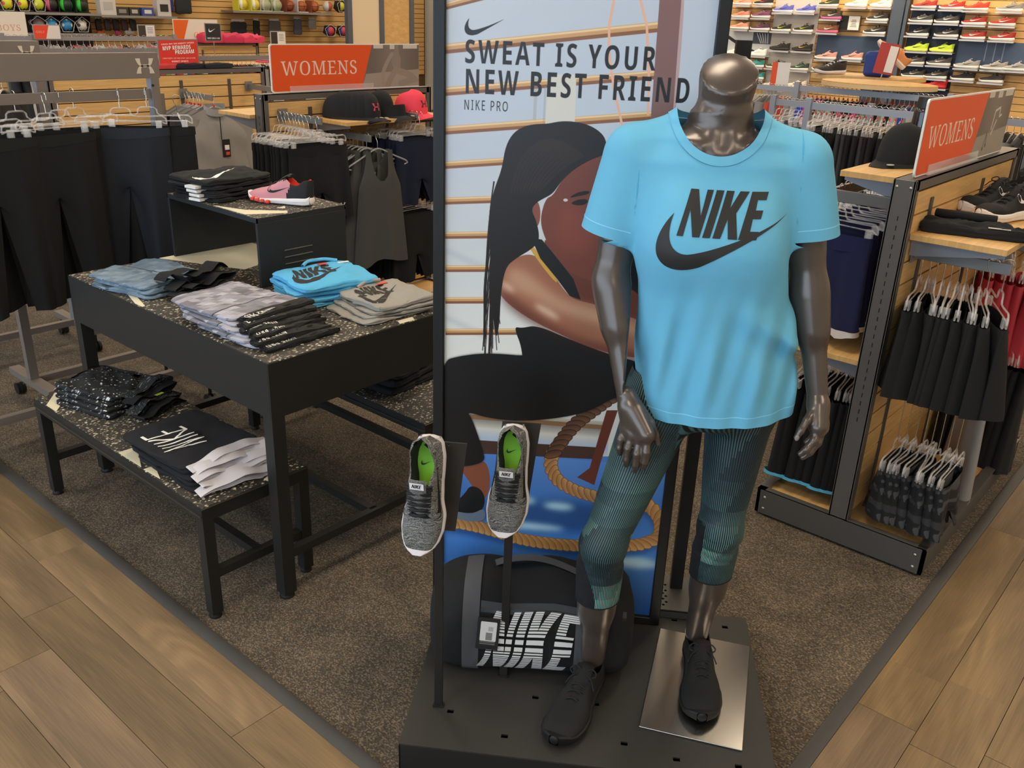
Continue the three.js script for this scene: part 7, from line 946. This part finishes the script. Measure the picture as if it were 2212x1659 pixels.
// ---------- middle distance: racks, signs, tables ----------
{
  seed = 4321;
  const railRack = (label, a, b, y, o = {}) => { // straight hang rail on two posts, from a to b (x,z)
    const t = thing('clothing_rack', label, 'clothing rack', [0, 0, 0]), m = M(0x9a989a, 0.4, { metalness: 0.6 }), ax = Math.abs(a[0] - b[0]) > Math.abs(a[1] - b[1]);
    part('hang_rail', bar([a[0], y - 0.02, a[1]], [b[0], y - 0.02, b[1]], 0.014, 0.036), m, t);
    for (const p of [a, b]) { part('post', box(0.035, y + (o.up ?? 0.02) - 0.1, 0.035, p[0], 0.1, p[1]), m, t); part('foot', ax ? box(0.04, 0.03, 0.5, p[0], 0.08, p[1]) : box(0.5, 0.03, 0.04, p[0], 0.08, p[1]), m, t); part('caster', [-1, 1].map((s) => (ax ? cyl(0.03, 0.03, 0.02, p[0], 0.03, p[1] + s * 0.22, 12, 'x') : cyl(0.03, 0.03, 0.02, p[0] + s * 0.22, 0.03, p[1], 12, 'z'))).slice(0, 1), DARKER, t); part('caster', ax ? cyl(0.03, 0.03, 0.02, p[0], 0.03, p[1] - 0.22, 12, 'x') : cyl(0.03, 0.03, 0.02, p[0] - 0.22, 0.03, p[1], 12, 'z'), DARKER, t); }
    return t;
  };
  const hang = (hname, hl, gl, gname, cat, geo, mats_, a, b, y, n, turn, markers) => { // n garments spread along a rail in the given cloth colours
    const hp = (gname.includes('pants') || gname.includes('shorts') || gname.includes('skirt') ? clipHanger : shirtHanger)('clip_hanger'.replace('clip', hname), hl, 0.34, hl + ' row', { drop: 0.06, size: markers }); const g0 = garment(gname, gl, cat, geo, mats_[0], gl + ' row'); let used = 0;
    for (let i = 0; i < n; i++) { const t = (i + 0.5) / n, x = lerp(a[0], b[0], t), z = lerp(a[1], b[1], t), r = turn + rr(-0.14, 0.14); let g = g0, h = hp; if (used++) { g = copy(g0, [x, y, z], r); h = copy(hp, [x, y, z], r); } else { g.position.set(x, y, z); g.rotation.y = r; h.position.set(x, y, z); h.rotation.y = r; } const m = mats_[Math.floor(rnd() * mats_.length)]; g.children[0].material = m; }
  };
  const pantsFar = shortsGeo(0.36, 0.75, { k: 21, rise: 0.34, amp: 0.016 }), topFar = topGeo(0.4, 0.6, { k: 22, sleeve: 0.22, sw: 0.14 }), shortsFar = shortsGeo(0.34, 0.36, { k: 23 });
  // right: behind the mannequin's shoulder
  railRack('steel rack of black pants behind the mannequin shoulder', [5.0, -2.15], [5.0, -1.35], 1.25); hang('clip_hanger', 'clear clip hanger of black pants behind the mannequin shoulder', 'black pants on the rack behind the mannequin shoulder', 'track_pants', 'pants', pantsFar, [CL(0x111112), CL(0x1a1a1b), CL(0x39383a), CL(0x101012)], [5.0, -2.12], [5.0, -1.62], 1.252, 16, 0.1, RED);
  hang('shirt_hanger', 'clear hanger of the red tops behind the bottle', 'bright red top beside the black pants rack', 'training_shirt', 'top', topFar, [CL(0xe23a22)], [5.0, -1.58], [5.0, -1.44], 1.252, 4, 0.1);
  railRack('long steel rail of mixed tops behind the pants rack', [6.0, -2.68], [6.0, -1.7], 1.27); hang('shirt_hanger', 'wire-hook hanger on the long mixed rail', 'top on the long mixed rail behind the pants rack', 'training_shirt', 'top', topFar, [CL(0x2b2c30), CL(0x8a8884), CL(0x2a49b8), CL(0xc2347c), CL(0x1a1a1c), CL(0xb8b5b0), CL(0x2f6a3a)], [6.0, -2.64], [6.0, -1.74], 1.272, 30, 0.05, RED);
  railRack('steel rail of light kids wear beside the mannequin neck', [6.4, -3.35], [6.4, -2.85], 1.23); hang('shirt_hanger', 'wire-hook hanger on the rail beside the mannequin neck', 'top on the rail beside the mannequin neck', 'training_shirt', 'top', topFar, [CL(0xc9c4be), CL(0x8c8a88), CL(0xd8d4d0), CL(0xc8503c)], [6.4, -3.32], [6.4, -2.88], 1.232, 16, 0.05);
  railRack('front steel rail of clear hangers above the mannequin shoulder', [5.4, -2.55], [5.4, -1.95], 1.22); hang('clip_hanger', 'clear clip hanger on the front rail above the mannequin shoulder', 'grey shorts on the front rail above the mannequin shoulder', 'training_shorts', 'shorts', shortsFar, [CL(0x2a2a2c), CL(0x8a8886), CL(0x232a55)], [5.4, -2.52], [5.4, -1.98], 1.222, 20, 0.05);
  railRack('steel rail of dark tops behind the water bottle', [5.5, -1.62], [5.5, -1.1], 1.22); hang('shirt_hanger', 'wire-hook hanger behind the water bottle', 'dark top on the rail behind the water bottle', 'training_shirt', 'top', topFar, [CL(0x18181a), CL(0x5a5856), CL(0x2440b0), CL(0x8a8784), CL(0x3a3a3c)], [5.5, -1.6], [5.5, -1.12], 1.222, 14, 0.05);
  // maple topped display tables with shoes
  const mapleUV = (g) => { const P = g.attributes.position, U = g.attributes.uv; for (let i = 0; i < P.count; i++) U.setXY(i, P.getX(i), P.getZ(i)); return g; };
  const t1 = thing('maple_table', 'oval maple table top above the hanger rails, far right of the mannequin', 'table', [6.15, 0, -2.2]); const ov = cyl(1, 1, 0.03, 0, 1.3, 0, 40); ov.scale(0.3, 1, 0.36); part('top', mapleUV(ov), MAPLE, t1); part('edge_band', (() => { const g = cyl(1.005, 1.005, 0.022, 0, 1.296, 0, 40); g.scale(0.3, 1, 0.36); return g; })(), M(0xd9b98a, 0.5), t1); part('leg', box(0.05, 1.28, 0.05, 0, 0, 0), GREY, t1);
  const t2 = thing('maple_table', 'square maple table top with display shoes behind the oval one', 'table', [6.9, 0, -2.55]); part('top', mapleUV(box(0.5, 0.03, 0.66, 0, 1.285, 0)), MAPLE, t2); part('leg', box(0.06, 1.285, 0.06, 0, 0, 0), GREY, t2);
  const lo = shoeGeos({ L: 0.262, nu: 13, nv: 18, collar: 0.092, ankle: 0.074, toe: 0.048, rows: 4 });
  const sh = (lab, x, y, z, r, a, b, tilt = 0) => { const t = thing('running_shoe', lab, 'shoe', [x, y, z]); t.rotation.set(tilt, r, 0, 'YXZ'); part('sole', lo.sole, M(b, 0.6), t); part('upper', [lo.upper, lo.lining], M(a, 0.75, DS), t); part('tongue', lo.tongue, M(a, 0.8, DS), t); part('laces', lo.laces, M(0xe8e4e0, 0.8), t); };
  sh('white and black basketball shoe facing forward on the square maple table', 6.85, 1.316, -2.72, -2.0, 0x2a2826, 0xe8e2dc); sh('orange trainer tilted upright on the square maple table', 6.82, 1.37, -2.30, -2.5, 0xe89a5a, 0xf0e6dc, -0.7);
  const bb = thing('shoe_bag', 'blue zip bag standing on the square maple table', 'bag', [6.82, 1.316, -2.46], 0.3); part('body', box(0.1, 0.17, 0.2, 0, 0, 0, 0.03), M(0x24408c, 0.6), bb); part('trim', tube([[0.0, 0.02, 0.1], [0.0, 0.16, 0.09], [0.0, 0.172, 0], [0.0, 0.16, -0.09]], 0.005, 20, 6), M(0x7a9a9a, 0.5), bb);
  const sg = thing('counter_sign', 'tilted red and white sign card on the maple table', 'sign', [6.62, 1.316, -2.36], -1.2); part('card', box(0.13, 0.2, 0.005, 0, 0.03, 0), M(0xb23a30, 0.5), sg); part('white_strip', box(0.055, 0.17, 0.002, 0.03, 0.045, 0.0036), WHITE, sg); part('stem', cyl(0.004, 0.004, 0.06, 0, 0.0, 0, 8), STEEL, sg); sg.rotation.z = -0.12;
  const tg2 = thing('shelf_talker', 'orange and white price card standing among hangers beside the mannequin', 'sign', [6.6, 1.2, -3.08], -1.2); part('card', box(0.1, 0.18, 0.003, 0, 0, 0), WHITE, tg2); part('orange_edge', [box(0.04, 0.18, 0.005, -0.06, 0, 0)], M(0xe8521c, 0.5), tg2); part('clip', box(0.03, 0.03, 0.01, 0, -0.03, 0), CLEAR, tg2);
  // gondola further along the right with bottles and socks
  gondola('slatwall_gondola', 'maple slatwall gondola with socks and bottles past the slanted sign', 4.75, 5.9, -0.95, 1.24, 0.58); shelf('maple shelf of pink bottles past the slanted sign', 4.8, 5.85, 1.3, -0.92, -0.66);
  const bottle = (lab, x, z, c, g) => { const t = thing('sports_bottle', lab, 'bottle', [x, 1.301, z], 0, g); part('flask', new THREE.LatheGeometry([[0, 0], [0.036, 0], [0.038, 0.01], [0.038, 0.13], [0.03, 0.16]].map((p) => new THREE.Vector2(...p)), 18), M(c, 0.2, { transmission: 0.4, thickness: 0 }), t); part('cap', cyl(0.026, 0.022, 0.05, 0, 0.185, 0, 16), M(0xe8e2de, 0.5), t); };
  bottle('pink water bottle nearest the slanted sign', 4.9, -0.78, 0xe88aa8); bottle('pale lilac water bottle beside the pink one', 5.02, -0.8, 0xc9c4dc); bottle('clear white water bottle further in', 5.14, -0.77, 0xe8e6ea);
  for (let i = 0; i < 6; i++) { const t = thing('sock_pack', 'white and black sock pack hanging past the slanted sign', 'socks', [4.86 + (i % 3) * 0.13, 0.86 + Math.floor(i / 3) * 0.0 - Math.floor(i / 3) * 0.28, -0.86 + (i % 2) * 0.03], 0, 'sock packs'); part('sock', slabGeo(0.1, 0.03, 0.24, { k: i + 3, n: 8 }).geo.rotateX(Math.PI / 2).translate(0, 0.12, 0), CL(0xd8d2ce), t); part('label_band', box(0.104, 0.075, 0.036, 0, 0.06, 0.012, 0.004), M(0x1c1a18, 0.6), t); }
  // left: behind the emblem racks
  railRack('steel rail of kids tops seen over the emblem header', [3.0, -7.2], [4.25, -7.2], 1.29); hang('shirt_hanger', 'wire-hook hanger on the kids rail over the emblem header', 'kids top on the rail seen over the emblem header', 'kids_shirt', 'top', topFar, [CL(0xc9c6c2), CL(0xc84050), CL(0x3a5aa8), CL(0xd8a8b8), CL(0x2a2a2c), CL(0x8ab83a), CL(0xe0dcd8)], [3.03, -7.2], [4.2, -7.2], 1.292, 30, 1.3, M(0xd8d6d2, 0.4));
  railRack('steel rail of kids wear below the ball shelves', [3.2, -8.4], [4.75, -8.4], 1.33); hang('shirt_hanger', 'wire-hook hanger on the rail below the ball shelves', 'kids top on the rail below the ball shelves', 'kids_shirt', 'top', topFar, [CL(0xd86a70), CL(0xc9c6c2), CL(0x9a9896), CL(0x2a2a2c), CL(0xd8d4d0)], [3.22, -8.4], [4.7, -8.4], 1.332, 26, 1.3);
  railRack('steel rail of dark kids wear behind the maple gondola', [4.3, -7.3], [5.35, -7.3], 1.22); hang('shirt_hanger', 'wire-hook hanger behind the maple gondola', 'kids top on the rail behind the maple gondola', 'kids_shirt', 'top', topFar, [CL(0x7a3038), CL(0x2a2420), CL(0x9a9894), CL(0xd8d4d0), CL(0x3a3228)], [4.32, -7.3], [5.32, -7.3], 1.222, 22, 1.3);
  gondola('slatwall_gondola', 'far maple slatwall gondola under the cream and orange girls sign', 4.95, 6.2, -9.2, 1.24, 0.58, { standards: [5.5] }); gondola('slatwall_gondola', 'far maple gondola under the cream boys sign', 2.3, 3.75, -9.3, 1.24, 0.58);
  shelf('maple shelf of pink folded tops beside the orange sign', 4.95, 5.75, 1.12, -8.0, -7.72);
  for (let i = 0; i < 3; i++) { const sl = slabGeo(0.26, 0.02, 0.22, { k: i + 200, n: 8 }), t = thing('folded_tshirt', `${['lowest', 'middle', 'topmost'][i]} pink folded top on the maple shelf beside the orange sign`, 't-shirt', [5.45, 1.121 + i * 0.02, -7.85], 0.1); part('folded_body', sl.geo, CL([0xd85a78, 0xe88a92, 0xe8a8a0][i]), t); }
  [[5.75, 0xe0405a, 'coral'], [6.0, 0xd83a60, 'crimson pink'], [6.25, 0xe84868, 'rose']].forEach(([x, c, n]) => { const sl = slabGeo(0.3, 0.09, 0.22, { k: x, n: 8, wave: 0.02 }), t = thing('folded_hoodie', `${n} folded hoodie on top of the far maple gondola`, 'hoodie', [x - 0.15, 1.242, -9.2], 0.1); part('folded_body', sl.geo, CL(c), t); });
  [[3.3, 0x1a1d2c, 'navy'], [3.5, 0x22242e, 'slate'], [3.1, 0xc84040, 'red']].forEach(([x, c, n]) => { const sl = slabGeo(0.22, 0.03, 0.05, { k: x, n: 8 }), t = thing('folded_tshirt', `${n} folded top lying on top of the pullover gondola`, 't-shirt', [x, 1.241, -5.66], 0.1); part('folded_body', sl.geo, CL(c), t); });
  const card = (name, label, x0, x1, y0, y1, z, draw, frame, extra) => { const t = thing(name, label, 'sign', [(x0 + x1) / 2, y0, z]), w = x1 - x0, h = y1 - y0; part('backing', box(w, h, 0.008, 0, 0, 0, 0.002), M(frame, 0.45), t); const g = new THREE.PlaneGeometry(w - 0.014, h - 0.014); g.translate(0, h / 2, 0.0048); part('print', g, M(0xffffff, 0.45, { map: canvas(256, Math.round(256 * h / w), draw) }), t); if (extra) part('stem', box(0.008, extra, 0.006, 0, -extra, 0), STEEL, t); return t; };
  card('promotional_sign', 'framed red rewards program sign on top of the pullover gondola', 3.1, 3.385, 1.262, 1.418, -5.7, (c, w, h) => { c.fillStyle = '#d8342a'; c.fillRect(0, 0, w, h); c.fillStyle = '#f6efe8'; c.save(); c.translate(0, 8); c.rotate(-0.05); fitText(c, 'CHECK OUT THE HIBBETT SPORTS', 16, 14, 220, 8, 0.05); c.fillStyle = '#1a1412'; fitText(c, 'MVP REWARDS', 22, 32, 190, 24, 0.02); fitText(c, 'PROGRAM', 100, 60, 132, 24, 0.02); c.fillStyle = '#fffaf2'; fitText(c, 'MVP REWARDS', 20, 30, 190, 24, 0.02); fitText(c, 'PROGRAM', 98, 58, 132, 24, 0.02); c.restore(); c.fillStyle = '#f6e6dc'; fitText(c, 'EARN POINTS. GET FREE STUFF. ASK US HOW.', 18, h - 36, 220, 8, 0.05, 'normal'); fitText(c, 'HIBBETT SPORTS', 74, h - 18, 112, 10, 0.04); }, 0x7d7a76, 0.02);
  card('department_sign', 'cream and orange boys sign on the far gondola', 3.3, 3.78, 1.243, 1.5, -9.3, (c, w, h) => { c.fillStyle = '#ece0cf'; c.fillRect(0, 0, w, h); c.fillStyle = '#f0661c'; polyPath(c, [[0, 0], [80, 0], [20, h], [0, h]]); c.fill(); c.fillStyle = '#e0a088'; fitText(c, 'BOYS', 110, h * 0.42, 120, 30, 0.05, 'normal', 'serif'); }, 0xe8ded0); 
  card('department_sign', 'small red and white girls sign on the kids rail', 3.45, 3.68, 1.30, 1.42, -8.38, (c, w, h) => { c.fillStyle = '#ddd2ca'; c.fillRect(0, 0, w, h); c.fillStyle = '#e0452a'; polyPath(c, [[0, 0], [150, 0], [110, h], [0, h]]); c.fill(); c.fillStyle = '#f0a890'; fitText(c, 'GIRLS', 16, h * 0.4, 86, 22, 0.05, 'normal', 'serif'); }, 0x8a8784, 0.1);
  card('department_sign', 'cream and orange girls sign on the far maple gondola', 5.2, 5.72, 1.243, 1.47, -9.2, (c, w, h) => { c.fillStyle = '#efe2d2'; c.fillRect(0, 0, w, h); c.fillStyle = '#f0661c'; polyPath(c, [[0, 0], [88, 0], [48, h], [0, h]]); c.fill(); c.fillStyle = '#e8a080'; fitText(c, 'GIRLS', 110, h * 0.55, 130, 30, 0.05, 'normal', 'serif'); }, 0xe8ded0);
  card('size_sign', 'black girls size sign with white tick, framed in grey', 5.2, 5.38, 1.28, 1.45, -8.6, (c, w, h) => { c.fillStyle = '#23242a'; c.fillRect(0, 0, w, h); c.fillStyle = '#f0eeea'; swooshPath(c, 50, 60, 130, 60); c.fill(); fitText(c, 'NIKE GIRLS 4-6X', 20, h - 46, 216, 24, 0.04); }, 0x8a8988, 0.12);
  card('notice_sign', 'small half black half white notice among the kids racks, further from the poster', 4.6, 4.78, 1.3, 1.42, -8.8, (c, w, h) => { c.fillStyle = '#ddd8d4'; c.fillRect(0, 0, w, h); c.fillStyle = '#3a322c'; c.fillRect(0, 0, w * 0.45, h); c.fillStyle = '#77716b'; for (let i = 0; i < 4; i++) c.fillRect(w * 0.55, 30 + i * 24, 90, 8); }, 0x9a9894, 0.1);
  card('notice_sign', 'small half black half white notice above the pink tops', 5.55, 5.73, 1.27, 1.4, -8.0, (c, w, h) => { c.fillStyle = '#e2ddd8'; c.fillRect(0, 0, w, h); c.fillStyle = '#2b2826'; c.fillRect(0, 0, w * 0.45, h); c.fillStyle = '#77716b'; for (let i = 0; i < 5; i++) c.fillRect(w * 0.55, 30 + i * 22, 90, 8); }, 0xa8a6a2, 0.1);
}
renderer.render(scene, camera);
